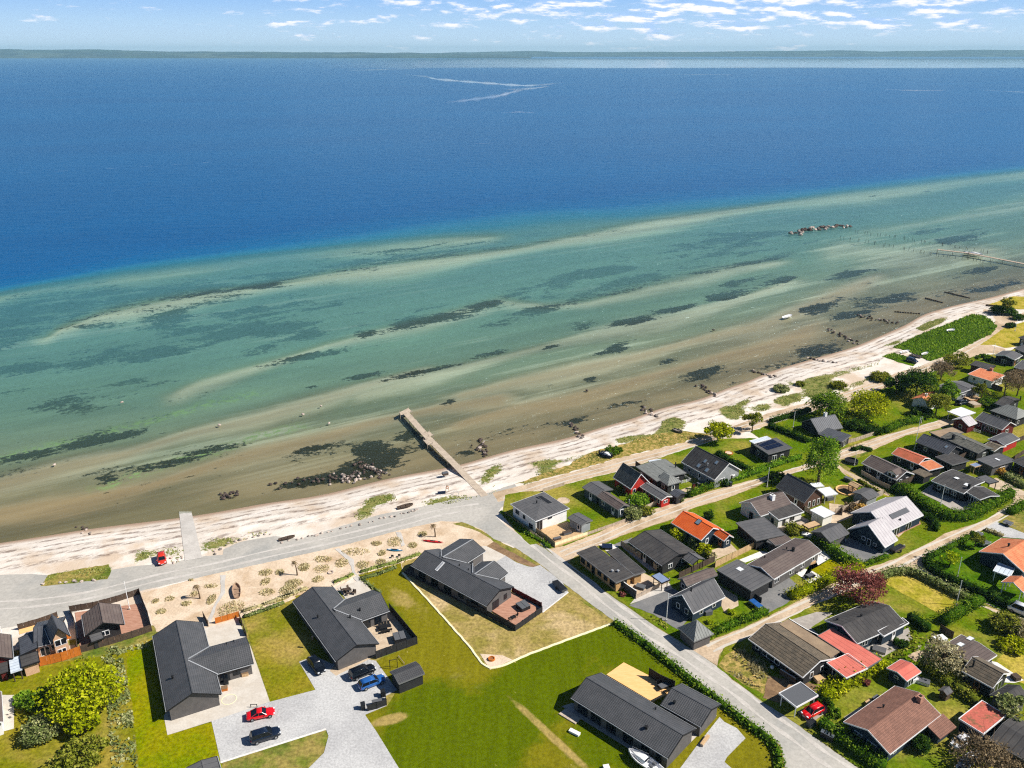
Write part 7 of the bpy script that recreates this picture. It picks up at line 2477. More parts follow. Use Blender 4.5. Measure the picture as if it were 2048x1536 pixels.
# ------------------------------------------------------------------ jetty
def jetty(label, s, w, z, m, plats=(), fr=None, step=3.0, rail=False):
    l = [P(a, b, z) for a, b in px(s, fr)]
    c = sum(l, Vector()) / len(l)
    o = (c.x, c.y, z)
    t = thing('jetty', label, 'jetty', o)
    for p, q in zip(l, l[1:]):
        d = (q - p)
        ln = d.length
        d /= ln
        n = Vector((-d.y, d.x, 0))
        b = MB()
        k = int(ln / .45)
        for i in range(k):
            a0, a1 = p + d * (ln * i / k + .012), p + d * (ln * (i + 1) / k - .012)
            j = random.uniform(-.04, .04)
            b.hexa([v + Vector((0, 0, -.06)) for v in (a0 - n * (w / 2 + j), a1 - n * (w / 2 + j), a1 + n * (w / 2 + j), a0 + n * (w / 2 + j))], [a0 - n * (w / 2 + j), a1 - n * (w / 2 + j), a1 + n * (w / 2 + j), a0 + n * (w / 2 + j)])
        b.build('walkway', m, t, o)
        for s_ in (-1, 1):
            b = MB()
            a0, a1 = p + n * (s_ * w * .4), q + n * (s_ * w * .4)
            b.hexa([v + Vector((0, 0, -.26)) for v in (a0 - n * .07, a1 - n * .07, a1 + n * .07, a0 + n * .07)], [v + Vector((0, 0, -.063)) for v in (a0 - n * .07, a1 - n * .07, a1 + n * .07, a0 + n * .07)])
            b.build('beam', 'timber_weathered', t, o)
        k = max(1, int(ln / step))
        for i in range(k + 1):
            v = p + d * (ln * i / k)
            for s_ in (-1, 1):
                e = v + n * (s_ * (w / 2 + .07))
                b = MB()
                g_ = hgt(e.x, e.y) - .15
                if g_ < z - .3:
                    b.tube((e.x, e.y, g_), (e.x, e.y, z + .12), .08, .08, 6)
                    b.build('pile', 'timber_weathered', t, o)
    for pl in plats:
        q = [P(a, b_, z) for a, b_ in px(pl, fr)]
        b = MB()
        b.prism([(v.x, v.y) for v in q], z - .1, z + .012)
        b.build('platform', m, t, o, uvs=False)
        for v in q:
            b = MB()
            b.tube((v.x, v.y, hgt(v.x, v.y) - .2), (v.x, v.y, z + .5), .07, .07, 6)
            b.build('pile', 'timber_weathered', t, o)
    return t


jetty('long timber bathing jetty with two side platforms reaching out from the beach', '860 255 1120 545 1430 855', 1.9, .05, 'deck_grey',
      ('790 255 890 205 935 245 800 285', '1085 485 1130 470 1175 515 1125 525', '1062 572 1105 560 1165 610 1110 625'), 'y')
rmp = MB()
a0, a1 = P(*px('y 1425 850')[0], .05), P(*px('y 1760 1205')[0], .06)
d = (a1 - a0).normalized()
n = Vector((-d.y, d.x, 0)) * .95
rmp.hexa([v - Vector((0, 0, .1)) for v in (a0 - n, a1 - n, a1 + n, a0 + n)], [a0 - n, a1 - n, a1 + n, a0 + n])
tag(rmp.build('boardwalk', 'deck_grey', None, ((a0.x + a1.x) / 2, (a0.y + a1.y) / 2, 0), uvs=False), 'sandy boardwalk between the beach road and the bathing jetty', 'boardwalk')
jetty('distant timber jetty with a white boat at its side', 'x 1502 312 1700 335 2080 408', 2.2, .2, 'timber_weathered', (), None, step=6)

# ------------------------------------------------------------------ rocks
def rock_mesh(seed, m):
    r = random.Random(seed)
    b = MB()
    t = (1 + 5 ** .5) / 2
    vs = [Vector(v).normalized() for v in ((-1, t, 0), (1, t, 0), (-1, -t, 0), (1, -t, 0), (0, -1, t), (0, 1, t), (0, -1, -t), (0, 1, -t), (t, 0, -1), (t, 0, 1), (-t, 0, -1), (-t, 0, 1))]
    vs = [v * r.uniform(.75, 1.15) for v in vs]
    vs = [Vector((v.x * 1.1, v.y * .9, v.z * .72)) for v in vs]
    b.mesh(vs, [(0, 11, 5), (0, 5, 1), (0, 1, 7), (0, 7, 10), (0, 10, 11), (1, 5, 9), (5, 11, 4), (11, 10, 2), (10, 7, 6), (7, 1, 8), (3, 9, 4), (3, 4, 2), (3, 2, 6), (3, 6, 8), (3, 8, 9), (4, 9, 5), (2, 4, 11), (6, 2, 10), (8, 6, 7), (9, 8, 1)])
    o = b.build('boulder', m, uvs=False)
    return o


ROCKS = {m: [rock_mesh(i * 7 + j, m) for i in range(4)] for j, m in enumerate(('rock_pale', 'rock_dark', 'rock_grey'))}
USED = set()


def rock(x, y, z, r, m, label, group):
    o = random.choice(ROCKS[m])
    if o.name not in USED:
        USED.add(o.name)
        q = o
    else:
        q = o.copy()
        C.objects.link(q)
    q.location = (x, y, z + r * .3)
    q.rotation_euler = (random.uniform(-.3, .3), random.uniform(-.3, .3), random.uniform(0, 6.3))
    q.scale = (r * random.uniform(.8, 1.25), r * random.uniform(.8, 1.25), r * random.uniform(.8, 1.2))
    tag(q, label, 'rock', group)


def groyne(s, n, w, label, group, dark=.5, fr=None, r=(.3, .6)):
    l = px(s, fr)
    seg = [P(a, b, ZW) for a, b in l]
    tot = sum((q - p).length for p, q in zip(seg, seg[1:]))
    for i in range(n):
        t = (i + random.uniform(0, 1)) / n * tot
        for p, q in zip(seg, seg[1:]):
            k = (q - p).length
            if t <= k:
                break
            t -= k
        v = p + (q - p) * min(t / k, 1)
        d = (q - p).normalized()
        v += Vector((-d.y, d.x, 0)) * random.gauss(0, w / 2)
        z = max(hgt(v.x, v.y), ZW - .1)
        rr = random.uniform(*r)
        rock(v.x, v.y, z, rr, 'rock_dark' if random.random() < dark * (1.3 if hgt(v.x, v.y) < ZW else .7) else random.choice(('rock_pale', 'rock_grey')), label, group)


groyne('f 560 770 700 740 850 690 860 640', 34, 2.6, 'boulder in the broad rock heap at the bend of the beach left of the jetty', 'rock heap by the jetty', .6, r=(.25, .55))
groyne('f 680 780 760 740 850 780', 26, 2.6, 'pale boulder at the shore end of the rock heap left of the jetty', 'shore end of the rock heap', .1, r=(.3, .6))
groyne('f 800 630 880 640 960 680 1040 745', 30, 2.0, 'boulder in the arm of rocks running from the heap to the beach', 'rock arm by the jetty', .45, r=(.35, .65))
groyne('f 100 810 300 790 560 770', 14, 2.0, 'half sunk dark boulder in the weed line before the rock heap', 'sunk boulders by the rock heap', .95, r=(.3, .55))
groyne('f 1800 440 1790 480 1830 540 1840 580', 24, 1.6, 'boulder in the small groyne east of the jetty', 'first groyne east of the jetty', .45, r=(.35, .7))
groyne('g 450 310 500 350 530 400 570 440', 20, 1.4, 'boulder in the second groyne east of the jetty', 'second groyne east of the jetty', .5, r=(.3, .6))
groyne('g 1030 180 1090 220 1160 275', 18, 1.4, 'boulder in the third groyne east of the jetty', 'third groyne east of the jetty', .5, r=(.35, .65))
groyne('g 1490 10 1570 55 1650 100', 16, 1.2, 'boulder in the fourth groyne east of the jetty', 'fourth groyne east of the jetty', .6, r=(.35, .7))
groyne('v 1925 720 1980 750 2048 765 2110 790', 14, 1.2, 'boulder in the fifth groyne east of the jetty', 'fifth groyne east of the jetty', .7, r=(.4, .7))
groyne('w 315 622 400 645 470 665 530 690', 12, 1.0, 'dark boulder in the straight groyne on the wide beach', 'groyne on the wide beach', .6, r=(.4, .7))
groyne('w 480 390 560 440 640 475 720 520', 22, 2.2, 'dark boulder in the long groyne below the moored boat', 'long groyne below the moored boat', .55, r=(.4, .75))
groyne('w 715 280 800 300 920 320 1040 350', 18, 2.2, 'dark boulder in the far curved groyne off the reed meadow', 'far curved groyne', .6, r=(.35, .7))
groyne('x 585 218 640 203 720 186 800 172 880 165 950 168', 46, 4.2, 'boulder in the offshore breakwater', 'offshore breakwater', .35, r=(.9, 1.7))
groyne('e 1750 900 1800 880 1900 860', 14, 1.6, 'dark boulder in the rock pile beside the slipway', 'rock pile by the slipway', .85, r=(.3, .6))
groyne('e 640 1130 680 1170 700 1220', 8, .8, 'boulder in the little groyne at the lower left beach', 'little groyne west of the slipway', .5, r=(.25, .45))
for s, n in (('X 0 425 230 380 350 345 480 320 600 290 800 240 950 205 1150 160 1300 110 1480 80 1600 45 1720 15', 26), ('Z 1010 455 1045 505 1150 365 1240 350 1370 325 1500 290 1660 250 1750 240', 12),
             ('Z 460 525 510 630 580 560 640 530', 7), ('Q 540 60 880 30 1000 20 1270 5', 7), ('y 840 1405 940 1375 1030 1350', 4)):
    l = px(s)
    for i in range(n):
        f = (i + random.uniform(.1, .9)) / n * (len(l) - 1)
        k = min(int(f), len(l) - 2)
        q = [l[k][c] + (l[k + 1][c] - l[k][c]) * (f - k) for c in (0, 1)]
        p = P(*q, 0)
        rock(p.x + random.gauss(0, .2), p.y + random.gauss(0, .2), 0, random.uniform(.22, .45), random.choice(('rock_pale', 'rock_pale', 'rock_grey')), 'pale boulder marking the edge of the beach road', 'boulders along the beach road')
for s, lab in (('e 975 148', 'stranded boulder showing pale in the weedy shallows'), ('e 435 648', 'single pale stone on the second sand bar'), ('e 1755 330', 'pale stone beside the weed line off the slipway'), ('f 585 315', 'pale stone in the green trough off the jetty'), ('f 375 243', 'stone breaking the surface far off the rock heap'), ('f 520 178', 'stone farthest off the rock heap'), ('v 600 885', 'dark stone on the pale sand bar off the second groyne'), ('v 1610 400', 'dark stone on the pale bar below the moored boat')):
    p = P(*px(s)[0], ZW)
    rock(p.x, p.y, ZW - .05, .5, 'rock_pale' if 'dark' not in lab else 'rock_dark', lab, None)
p = P(*px('y 1310 965')[0], -.5)
for o in [o for l in ROCKS.values() for o in l]:
    if o.name not in USED:
        bpy.data.objects.remove(o)

# rows of stakes in the water
pb = MB()
pb.tube((0, 0, -1.2), (0, 0, .95), .11, .09, 6)
stake0 = pb.build('wooden_stake', 'timber_dark', uvs=False)
first = True
for s, n in (('x 985 200 1200 228 1400 262 1620 295 1840 335', 34), ('x 890 240 1040 258 1200 290 1400 325 1520 350 1700 372 1830 395', 38)):
    l = px(s)
    for i in range(n):
        f = i / (n - 1) * (len(l) - 1)
        k = min(int(f), len(l) - 2)
        p = P(l[k][0] + (l[k + 1][0] - l[k][0]) * (f - k), l[k][1] + (l[k + 1][1] - l[k][1]) * (f - k), ZW)
        o = stake0 if first else stake0.copy()
        if not first:
            C.objects.link(o)
        first = False
        o.location = (p.x + random.gauss(0, .8), p.y + random.gauss(0, .8), ZW)
        o.rotation_euler = (random.gauss(0, .08), random.gauss(0, .08), 0)
        tag(o, 'dark wooden stake standing in the shallow water by the far jetty', 'stake', 'rows of fishing stakes in the water')
# wooden groynes of the far beach
for s, lab in (('w 1255 140 1400 178', 'thin wooden groyne farthest but one along the beach'), ('w 1410 90 1620 142', 'thin wooden groyne farthest along the beach'), ('w 1010 248 1110 258 1220 268', 'wooden groyne beside the far curved rocks'), ('w 0 765 90 790', 'short dark wooden groyne on the beach below the scrub')):
    l = [P(a, b, ZW + .2) for a, b in px(s)]
    b = MB()
    for p, q in zip(l, l[1:]):
        n = int((q - p).length / .9)
        for i in range(n):
            v = p + (q - p) * ((i + .5) / n)
            b.box((v.x, v.y, ZW - .05), (.8, .28, .6 + random.uniform(-.2, .2)), math.atan2((q - p).y, (q - p).x))
    tag(b.build('groyne', 'timber_dark', None, (l[0].x, l[0].y, ZW)), lab, 'groyne')
# ------------------------------------------------------------------ palms in the sand garden
def palm(label, base, h):
    p = P(*px(base)[0], 0)
    t = thing('palm_tree', label, 'palm', p)
    b = MB()
    q = p
    for i in range(6):
        e = p + Vector((-.05 * i * i * .3, 0, h * (i + 1) / 6))
        b.tube(q, e, .17 - .012 * i, .15 - .012 * i, 8)
        q = e
    b.build('trunk', 'bark', t, p)
    b = MB()
    for k in range(16):
        a = 2 * pi * k / 16 + random.uniform(-.15, .15)
        el = random.uniform(-.1, .7)
        ln = random.uniform(.7, 1.05)
        pr = None
        for i in range(5):
            f = i / 4
            c = q + Vector((cos(a) * ln * f, sin(a) * ln * f, ln * (el * f - 1.0 * f * f)))
            w = Vector((-sin(a), cos(a), 0)) * (.16 * (1 - f) + .02)
            if pr:
                b.face([pr[0], c - w, c + w, pr[1]])
            pr = (c - w, c + w)
    o = b.build('crown', 'leaf_bare', t, p)
    at = o.data.attributes.new('tone', 'FLOAT', 'FACE')
    at.data.foreach_set('value', RNG.uniform(.1, .9, len(o.data.polygons)).astype(np.float32))
    return t


palm('stubby palm in the sand garden nearest the black timber cottage', 'Z 832 1070', 3.1)
palm('palm in the middle of the sand garden by the dune grass', 'X 222 835', 3.2)
palm('palm at the sand garden end by the red kayak', 'X 1988 345', 3.1)


# ------------------------------------------------------------------ garden furniture
def table(label, at, fr, ln, wd, rz, m, legm='trim_black', h=.74, name='table'):
    p = P(*px(at, fr)[0], 0)
    t = thing(name, label, 'table', (p.x, p.y, .05), rz)
    b = MB()
    b.box((0, 0, h), (ln, wd, .05))
    b.build('table_top', m, t)
    for x in (-1, 1):
        for y in (-1, 1):
            b = MB()
            b.box((x * (ln / 2 - .12), y * (wd / 2 - .1), h / 2), (.07, .07, h - .05))
            b.build('leg', legm, t)
    return t


CH0 = {}


def chair_proto(m):
    t = thing('garden_chair', 'garden chair', 'chair', (0, 0, -50))
    b = MB()
    b.box((0, 0, .44), (.5, .5, .06))
    b.build('seat', m, t)
    b = MB()
    b.hexa([Vector(v) for v in ((-.25, -.25, .45), (-.25, .25, .45), (-.3, .25, .45), (-.3, -.25, .45))][::-1], [Vector(v) for v in ((-.36, -.25, .95), (-.36, .25, .95), (-.41, .25, .95), (-.41, -.25, .95))][::-1])
    b.build('backrest', m, t)
    for x in (-.2, .2):
        for y in (-.2, .2):
            b = MB()
            b.box((x, y, .21), (.05, .05, .42))
            b.build('leg', m, t)
    return t


def chairs(label, group, m, table_t, ln, wd, n, gap=.35):
    """n chairs along each long side of a table thing, facing it"""
    for s in (-1, 1):
        for i in range(n):
            x = ln * ((i + .5) / n - .5)
            y = s * (wd / 2 + gap)
            rz = table_t.rotation_euler[2]
            c, sn = cos(rz), sin(rz)
            one_chair(label, group, m, table_t.location.x + x * c - y * sn, table_t.location.y + x * sn + y * c, rz + (pi / 2 if s < 0 else -pi / 2))


def one_chair(label, group, m, x, y, rz, z=.05):
    if m not in CH0:
        CH0[m] = chair_proto(m)
        o = CH0[m]
        o.location, o.rotation_euler = (x, y, z), (0, 0, rz)
        o['label'] = label
        if group:
            o['group'] = group
        return o
    o = dup(CH0[m], (x, y, z), rz, label, group)
    if not group and 'group' in o:
        del o['group']
    return o


def chair_at(label, at, fr, m, rz, group=None, z=.05):
    p = P(*px(at, fr)[0], z)
    return one_chair(label, group, m, p.x, p.y, rz, z)


def tub(label, at, fr, w, rz, m='grey_fabric', h=.85):
    p = P(*px(at, fr)[0], 0)
    t = thing('hot_tub', label, 'hot tub', (p.x, p.y, .2), rz)
    b = MB()
    b.box((0, 0, h / 2), (w, w, h))
    b.build('tub', 'black_plastic', t, bev=.12)
    b = MB()
    for s in (-1, 1):
        b.box((s * (w / 4 + .01), 0, h + .06), (w / 2 - .02, w + .1, .12))
    b.build('cover', m, t, bev=.06)
    return t


A1 = radians(20)
t = table('long dark dining table on the fenced terrace', 'b 1035 430', None, 2.2, 1.0, A1, 'trim_black')
chairs('black garden chair at the long dining table on the fenced terrace', 'chairs round the terrace dining table', 'black_plastic', t, 2.2, 1.0, 4)
tub('square hot tub with grey folding cover inside the black fence', 'b 1148 515', None, 2.1, A1)
tub('octagonal dark covered hot tub on the red-brown deck', 'S 1440 925', None, 2.1, radians(35))
t = table('small dark table on the red-brown deck', 'S 1325 1045', None, .9, .8, radians(35), 'trim_black', h=.55)
for i, (x, y, r) in enumerate(((1290, 1065, .6), (1360, 1020, 3.6))):
    chair_at('dark wicker chair on the red-brown deck, ' + ('on the fence side' if i == 0 else 'on the tub side'), 'S %g %g' % (x, y), None, 'timber_dark', r, z=.28)
t = table('dark garden table set on the yellow timber terrace', 'T 1265 405', None, 2.4, 1.1, radians(30), 'grey_fabric')
t.location.z = .2
chairs('black chair tucked under the table on the yellow terrace', 'chairs on the yellow terrace', 'black_plastic', t, 2.4, 1.1, 3)
for at, lab, r in (('X 1440 610', 'black lounge chair in the sand garden facing the sea, left one of a pair', 1.6), ('X 1528 600', 'black lounge chair in the sand garden facing the sea, right one of a pair', 1.6)):
    chair_at(lab, at, None, 'trim_black', r, z=.03)
# stack of stored furniture on the north terrace
for i, (x, y) in enumerate(((800, 1040), (850, 1060), (900, 1040), (870, 1090), (830, 1080), (930, 1075), (960, 1080), (880, 1020))):
    chair_at('chair in the jumble of dark garden furniture on the paved north terrace', 'X %g %g' % (x, y), None, 'timber_dark', i * .8, 'stored furniture on the north terrace')
t = table('dark table among the stored furniture on the north terrace', 'X 855 1055', None, 1.6, .9, .3, 'timber_dark')


def box_thing(name, label, cat, at, fr, size, rz, m, m2=None, z=.03, bev=.04, part='lid'):
    p = P(*px(at, fr)[0], 0)
    t = thing(name, label, cat, (p.x, p.y, z), rz)
    b = MB()
    b.box((0, 0, size[2] / 2), size)
    b.build('body', m, t, bev=bev)
    b = MB()
    b.box((0, 0, size[2] + .04), (size[0] + .04, size[1] + .04, .08))
    b.build(part, m2 or m, t, bev=.02)
    return t


box_thing('planter', 'round wooden planter at the wing of the first black house', 'planter', 'R 1540 950', None, (1.1, 1.1, .7), .3, 'timber_tan', 'soil', part='soil_top')
box_thing('planter', 'terracotta planter box by the gable of the first black house', 'planter', 'R 1240 1170', None, (1.0, .8, .5), .3, 'timber_orange', 'soil', part='soil_top')
box_thing('barbecue', 'black barbecue beside the terracotta planter', 'barbecue', 'R 1268 1085', None, (.7, .5, .9), .3, 'black_plastic')
box_thing('bench', 'long rustic log bench on the gravel by the house beside the lane', 'bench', 'T 1745 1050', None, (2.4, .5, .45), radians(52), 'timber_weathered', 'timber_tan', part='seat')
box_thing('lounger', 'white sunbed cushion lying on the grass', 'sunbed', 'T 175 945', None, (1.8, .7, .3), radians(-35), 'white_paint', 'wall_white', part='cushion')
box_thing('planter', 'white round tub cut by the bottom edge on the grass', 'planter', 'c 755 1545', None, (.9, .9, .4), .2, 'white_paint', 'wall_white', part='rim')
box_thing('bin', 'black wheelie bin at the end of the slatted screen', 'bin', 'Y 1000 1010', None, (.7, .8, 1.1), .3, 'black_plastic')
box_thing('bin', 'black wheelie bin behind the slatted screen by the garden shed', 'bin', 'Y 1255 845', None, (.7, .8, 1.1), .3, 'black_plastic')
box_thing('woodstore', 'low black crate box behind the slatted bin screen', 'crate', 'Y 1180 960', None, (1.6, .6, .9), .3, 'black_plastic', 'grey_fabric')
for i, x in enumerate((620, 665, 705, 745)):
    box_thing('bin', 'grey-lidded wheelie bin in the row of four beside the lane hedge', 'bin', 'N %g %g' % (x, 1075 + i * 22), None, (.62, .75, 1.05), radians(-33), 'black_plastic', 'alloy')['group'] = 'wheelie bins beside the lane hedge'
for i, (x, y) in enumerate(((830, 830), (880, 820))):
    box_thing('bin', 'dark green wheelie bin by the second track, ' + ('hedge side' if i == 0 else 'track side'), 'bin', 'C %g %g' % (x, y), None, (.62, .75, 1.05), .4, 'black_plastic', 'wall_teal')
box_thing('sofa', 'grey garden sofa on the white house deck', 'sofa', 'U 975 795', None, (2.0, .8, .6), radians(25), 'grey_fabric', 'timber_dark', z=.36, part='cushion')
box_thing('sofa', 'dark low bench on the white house deck by the cream fence', 'bench', 'U 820 880', None, (1.8, .7, .4), radians(25), 'timber_dark', 'grey_fabric', z=.36, part='cushion')
box_thing('hot_tub_cover', 'dark covered tub on the white patio of the brick house', 'hot tub', 'A 690 265', None, (2.2, 1.7, .5), radians(-5), 'black_plastic', 'tarp_navy')
box_thing('sofa', 'grey cushioned garden sofa on the brick house patio', 'sofa', 'A 1175 850', None, (1.8, 1.3, .5), radians(-30), 'grey_fabric', 'grey_fabric', part='cushion')
box_thing('bench', 'white bench with dark cushions beside the red shed', 'bench', 'M 560 290', None, (2.2, 1.3, .5), radians(-30), 'white_paint', 'grey_fabric', part='cushion')
box_thing('table', 'small white table beside the red shed', 'table', 'M 420 265', None, (1.2, 1.2, .7), .3, 'white_paint', 'wall_white', part='table_top')
box_thing('umbrella_base', 'grey sunbed on the south terrace of the white chimneyed house', 'sunbed', 'C 1870 1340', None, (1.9, .7, .4), .4, 'grey_fabric', 'trim_black', part='cushion')
box_thing('table', 'white garden table on the white walled terrace', 'table', 'F 430 700', None, (1.8, .9, .7), .5, 'trim_black', 'grey_fabric', part='table_top')
for i, (x, y) in enumerate(((240, 640), (410, 660), (490, 690), (380, 740), (300, 600))):
    chair_at('dark chair on the white walled terrace of the long cottage', 'F %g %g' % (x, y), None, 'trim_black', i * 1.3, 'chairs on the white terrace')
box_thing('sofa', 'tan cushioned lounge set by the white terrace wall', 'sofa', 'F 460 490', None, (1.6, .8, .5), .5, 'cushion_tan', 'cushion_tan', part='cushion')
for i, (x, y) in enumerate(((240, 1480), (310, 1460), (400, 1390), (460, 1370))):
    chair_at('dark chair on the brown terrace of the pale-roofed house', 'G %g %g' % (x, y), None, 'timber_dark', i * 1.1, 'chairs on the brown terrace', z=.2)
box_thing('grill_hut', 'dark patio heater cabinet behind the curved shed', 'cabinet', 'B 1730 720', None, (.6, .6, 1.5), .3, 'wall_darkred', 'trim_black')
box_thing('table', 'dark garden table on the patio of the seam-roofed cottage', 'table', 'C 440 810', None, (1.6, .9, .7), .4, 'trim_black', 'grey_fabric', part='table_top')
box_thing('table', 'garden table with grey cover by the blue-black gabled house', 'table', 'c 1565 305', None, (1.5, 1.1, .8), .3, 'grey_fabric', 'grey_fabric', part='cover')
box_thing('table', 'covered grey table in the shade of the white awning', 'table', 'E 860 730', None, (2.0, 1.2, .8), .35, 'grey_fabric', 'grey_fabric', part='cover')
box_thing('bench', 'white slatted bench near the pale-roofed house gravel', 'bench', 'E 1040 1335', None, (1.8, .9, .5), .4, 'white_paint', 'white_paint', part='seat')
box_thing('tarpaulin', 'white tarpaulin on timber along the shrub row', 'tarpaulin', 'F 470 105', None, (4.5, 1.3, .4), radians(-30), 'wall_white', 'white_paint', part='sheet')
box_thing('barrel', 'white drum beside the dark gabled shed', 'drum', 'E 770 1280', None, (1.2, 1.4, 1.3), .3, 'roof_blue_grey', 'roof_blue_grey')
box_thing('log_pile', 'rust-brown pile of logs behind the thin sapling', 'log pile', 'H 1290 740', None, (4.5, 3.0, .9), .3, 'door_wood', 'timber_tan', part='top_logs')
box_thing('log_pile', 'pale timber stack beside the black car', 'timber stack', 'H 1310 815', None, (2.6, 3.0, .8), .3, 'timber_tan', 'timber_weathered', part='top_planks')
box_thing('table', 'white garden table behind the blossom tree', 'table', 'L 810 380', None, (2.2, 1.4, .7), .3, 'white_paint', 'wall_white', part='table_top')
box_thing('table', 'dark garden table on the white terrace of the ribbed cottage', 'table', 'L 1920 940', None, (1.2, 1.2, .7), .3, 'timber_dark', 'timber_dark', part='table_top')
box_thing('bench', 'white bench under the eave of the felt-roofed house', 'bench', 'K 850 500', None, (2.4, .7, .5), .5, 'white_paint', 'wall_white', part='seat')
box_thing('raised_bed', 'grey raised bed on the patio behind the salmon roof', 'planter', 'K 1010 600', None, (2.2, 1.6, .4), radians(-30), 'paving_grey', 'roof_felt_grey', part='cover')
box_thing('crate', 'white gas bottle cage at the gable of the brown corrugated cottage', 'cage', 'J 1500 940', None, (.9, .7, .8), .3, 'white_paint', 'wall_white')
box_thing('table', 'round picnic table in the yard of the brown corrugated cottage', 'table', 'J 1600 1040', None, (1.8, 1.2, .7), .3, 'timber_tan', 'timber_tan', part='table_top')
box_thing('barbecue', 'dark barbecue table in the corner of the big brown house terrace', 'barbecue', 'N 1400 570', None, (1.4, .8, .9), .6, 'black_plastic', 'grey_fabric')
box_thing('bench', 'pale bench beside the barbecue of the big brown house', 'bench', 'N 1290 600', None, (1.2, .6, .5), .6, 'timber_tan', 'timber_tan', part='seat')
box_thing('bicycle_trailer', 'grey bicycle cart on the verge below the small red car', 'cart', 'N 450 920', None, (1.5, .8, .8), .5, 'paint_grey', 'black_plastic')
box_thing('beach_stall', 'dark kiosk bench on the sand beside the jetty', 'bench', 'y 1310 965', None, (1.5, 1.1, .6), .4, 'timber_dark', 'grey_fabric', part='seat')
box_thing('bench', 'navy bench on the beach at the bathing place', 'bench', 'y 1270 1180', None, (1.9, .6, .45), .2, 'tarp_navy', 'tarp_navy', part='seat')


# A-shaped life-buoy stand, notice board, fire pits, umbrella, swing frame, trampoline, flower bed
def stand(label, at):
    p = P(*px(at)[0], 0)
    t = thing('lifebuoy_stand', label, 'lifebuoy stand', p)
    for s in (-1, 1):
        b = MB()
        b.tube(p + Vector((s * .45, 0, 0)), p + Vector((s * .08, 0, 2.0)), .06)
        b.build('leg', 'timber_tan', t, p)
    b = MB()
    b.box((p.x, p.y - .02, 1.0), (.7, .06, .1))
    b.build('crossbar', 'timber_tan', t, p)
    b = MB()
    for i in range(16):
        a0, a1 = 2 * pi * i / 16, 2 * pi * (i + 1) / 16
        b.tube(p + Vector((cos(a0) * .3, -.1, 1.3 + sin(a0) * .3)), p + Vector((cos(a1) * .3, -.1, 1.3 + sin(a1) * .3)), .07)
    b.build('lifebuoy', 'timber_orange', t, p)


stand('wooden A-frame lifebuoy stand on the beach at the jetty', 'y 1335 1160')


def bar(label, a, b_, h, m, name, cat):
    p, q = P(*px(a)[0], 0), P(*px(b_)[0], 0)
    t = thing(name, label, cat, p)
    for v in (p, q):
        b = MB()
        b.box((v.x, v.y, h / 2), (.1, .1, h))
        b.build('post', m, t, p)
    b = MB()
    b.tube(p + Vector((0, 0, h - .05)), q + Vector((0, 0, h - .05)), .05)
    b.build('rail', m, t, p)


bar('white bicycle rail on the grass between beach and road', 'y 1410 1185', 'y 1465 1205', 1.0, 'white_paint', 'bicycle_rail', 'rail')
bar('black swing frame on the lawn behind the garden shed', 'Y 1345 500', 'Y 1440 480', 1.9, 'trim_black', 'swing_frame', 'swing frame')
bar('pale wooden balance beam on the lawn by the garden shed', 'Y 1455 350', 'Y 1525 440', .35, 'timber_weathered', 'balance_beam', 'beam')
bar('low black rail on the paved yard above the red coupe', 'V 870 300', 'V 975 300', .7, 'trim_black', 'boot_rail', 'rail')


def ring(label, at, r, h, m, name, cat, fr=None, inner=None, n=18, wd=.16):
    p = P(*px(at, fr)[0], 0)
    t = thing(name, label, cat, (p.x, p.y, .03))
    b = MB()
    for i in range(n):
        a0, a1 = 2 * pi * i / n, 2 * pi * (i + 1) / n
        c, d = (cos(a0), sin(a0)), (cos(a1), sin(a1))
        b.hexa([(c[0] * r, c[1] * r, 0), (d[0] * r, d[1] * r, 0), (d[0] * (r - wd), d[1] * (r - wd), 0), (c[0] * (r - wd), c[1] * (r - wd), 0)][::-1],
               [(c[0] * r, c[1] * r, h), (d[0] * r, d[1] * r, h), (d[0] * (r - wd), d[1] * (r - wd), h), (c[0] * (r - wd), c[1] * (r - wd), h)][::-1])
    b.build('rim', m, t)
    if inner:
        b = MB()
        b.prism([(cos(2 * pi * i / n) * (r - wd - .01), sin(2 * pi * i / n) * (r - wd - .01)) for i in range(n)], 0, h * .6)
        b.build('filling', inner, t)
    return t


ring('rusty round fire bowl on the sandy corner of the dry plot', 'b 1885 670', .6, .35, 'timber_orange', 'fire_bowl', 'fire bowl', inner='door_wood')
ring('round flower bed with golden edging beside the shingled pavilion', 'E 1120 600', 2.6, .3, 'deck_new', 'flower_bed', 'flower bed', inner='soil', wd=.35)
ring('white hose coiled in a loop on the pale paved yard', 'V 495 165', 1.25, .05, 'cream_board', 'garden_hose', 'hose', wd=.12)
ring('ring of stones round a beach fire in the sand garden', 'X 650 805', .6, .2, 'rock_pale', 'fire_ring', 'fire ring', wd=.2)
ring('sandpit with orange toys on the lawn by the grey board house', 'C 860 340', 1.1, .2, 'timber_orange', 'sandpit', 'sandpit', inner='garden_sand')
ring('dark round trampoline on the grass beside the dormered cottage', 'h 665 630', 1.7, .8, 'black_plastic', 'trampoline', 'trampoline', inner='trim_black', wd=.2)
ring('round paved bed with a bush in front of the big brown tiled house', 'N 1700 1180', .9, .1, 'paving_tan', 'stone_ring', 'stone ring', wd=.25)
ring('round stone seat on the lawn of the white hip-roofed house', 'U 920 250', 1.5, .12, 'paving_tan', 'patio_circle', 'patio', inner='paving_tan')


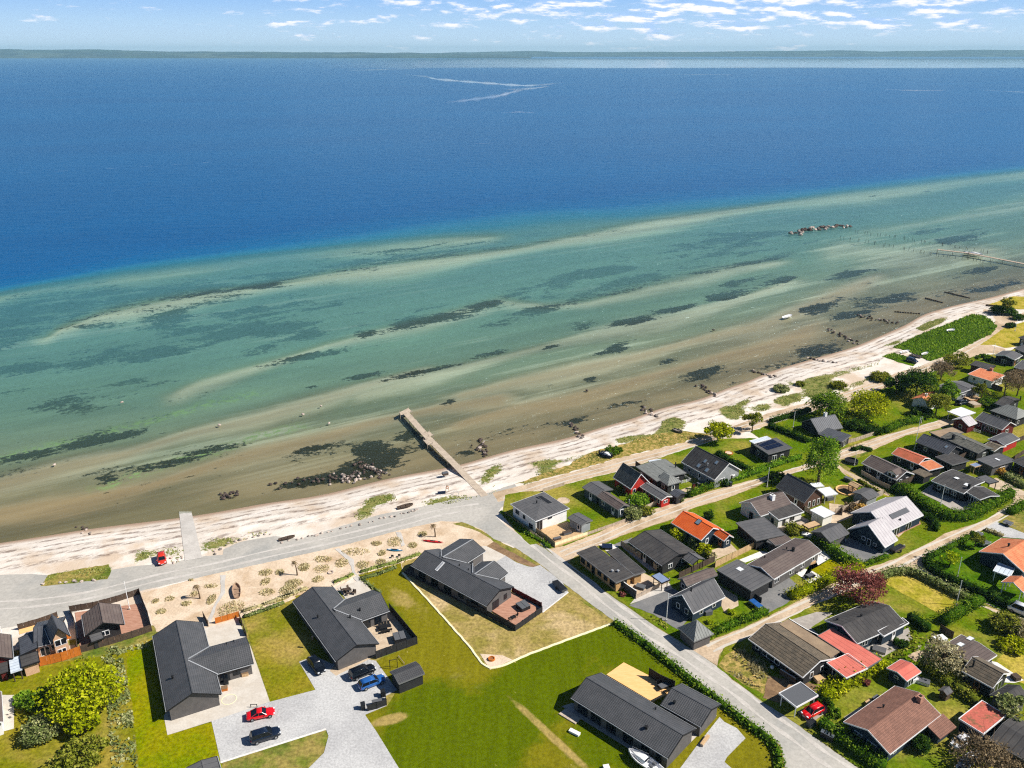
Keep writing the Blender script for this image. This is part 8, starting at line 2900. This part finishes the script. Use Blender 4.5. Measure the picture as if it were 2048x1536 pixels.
def umbrella(label, at, m, r=1.4, h=2.3, closed=False):
    p = P(*px(at)[0], 0)
    t = thing('parasol', label, 'parasol', (p.x, p.y, .05))
    b = MB()
    b.tube((0, 0, 0), (0, 0, h), .03)
    b.build('pole', 'zinc', t)
    b = MB()
    n = 8
    rr, dz = (.16, 1.2) if closed else (r, .45)
    for i in range(n):
        a0, a1 = 2 * pi * i / n, 2 * pi * (i + 1) / n
        b.face([(0, 0, h), (cos(a0) * rr, sin(a0) * rr, h - dz), (cos(a1) * rr, sin(a1) * rr, h - dz)])
    b.build('canopy', m, t)
    b = MB()
    b.box((0, 0, .04), (.5, .5, .08))
    b.build('base', 'concrete', t)


umbrella('white parasol at the gable of the grey board house', 'C 840 720', 'white_paint', 1.9, 2.2)
umbrella('closed green parasol on the patio of the seam-roofed cottage', 'C 445 780', 'wall_teal', closed=True)
table('white plastic table under the white parasol', 'C 860 740', None, 1.6, .9, .4, 'white_paint', 'white_paint')
# satellite dishes, lamp and bench details along the brown corrugated cottage
for at, lab in (('J 905 865', 'white ball lamp on the ground before the brown corrugated cottage'), ('J 690 545', 'white ball lamp under the eave of the brown corrugated cottage'), ('J 1790 945', 'white round tank by the salmon roof wall')):
    p = P(*px(at)[0], 0)
    t = thing('globe_lamp', lab, 'lamp', (p.x, p.y, .02))
    b = MB()
    n = 10
    b.loft([[(cos(2 * pi * i / n) * .35 * sin(pi * k / 8), sin(2 * pi * i / n) * .35 * sin(pi * k / 8), .4 - .35 * cos(pi * k / 8)) for i in range(n)] for k in range(1, 8)])
    b.build('globe', 'white_paint', t, smooth=True)
    b = MB()
    b.tube((0, 0, 0), (0, 0, .1), .18, .14, 10)
    b.build('stand', 'trim_grey', t)

# ------------------------------------------------------------------ air: far things fade to blue
hz = MB()
hz.hexa([(-26000, -400, -60), (26000, -400, -60), (26000, 19000, -60), (-26000, 19000, -60)], [(-26000, -400, 195), (26000, -400, 195), (26000, 19000, 195), (-26000, 19000, 195)])
m = bpy.data.materials.new('haze')
m.use_nodes = True
g = G(m.node_tree)
g.n.clear()
pv = g.N('ShaderNodeVolumePrincipled', i_Density=HAZE, i_Color=(.46, .8, 1.0, 1), i_Anisotropy=.0)
g.N('ShaderNodeOutputMaterial', i_Volume=pv.outputs[0])
MATS['haze'] = m
ho = hz.build('haze', 'haze', uvs=False)
tag(ho, None, None, kind='stuff')
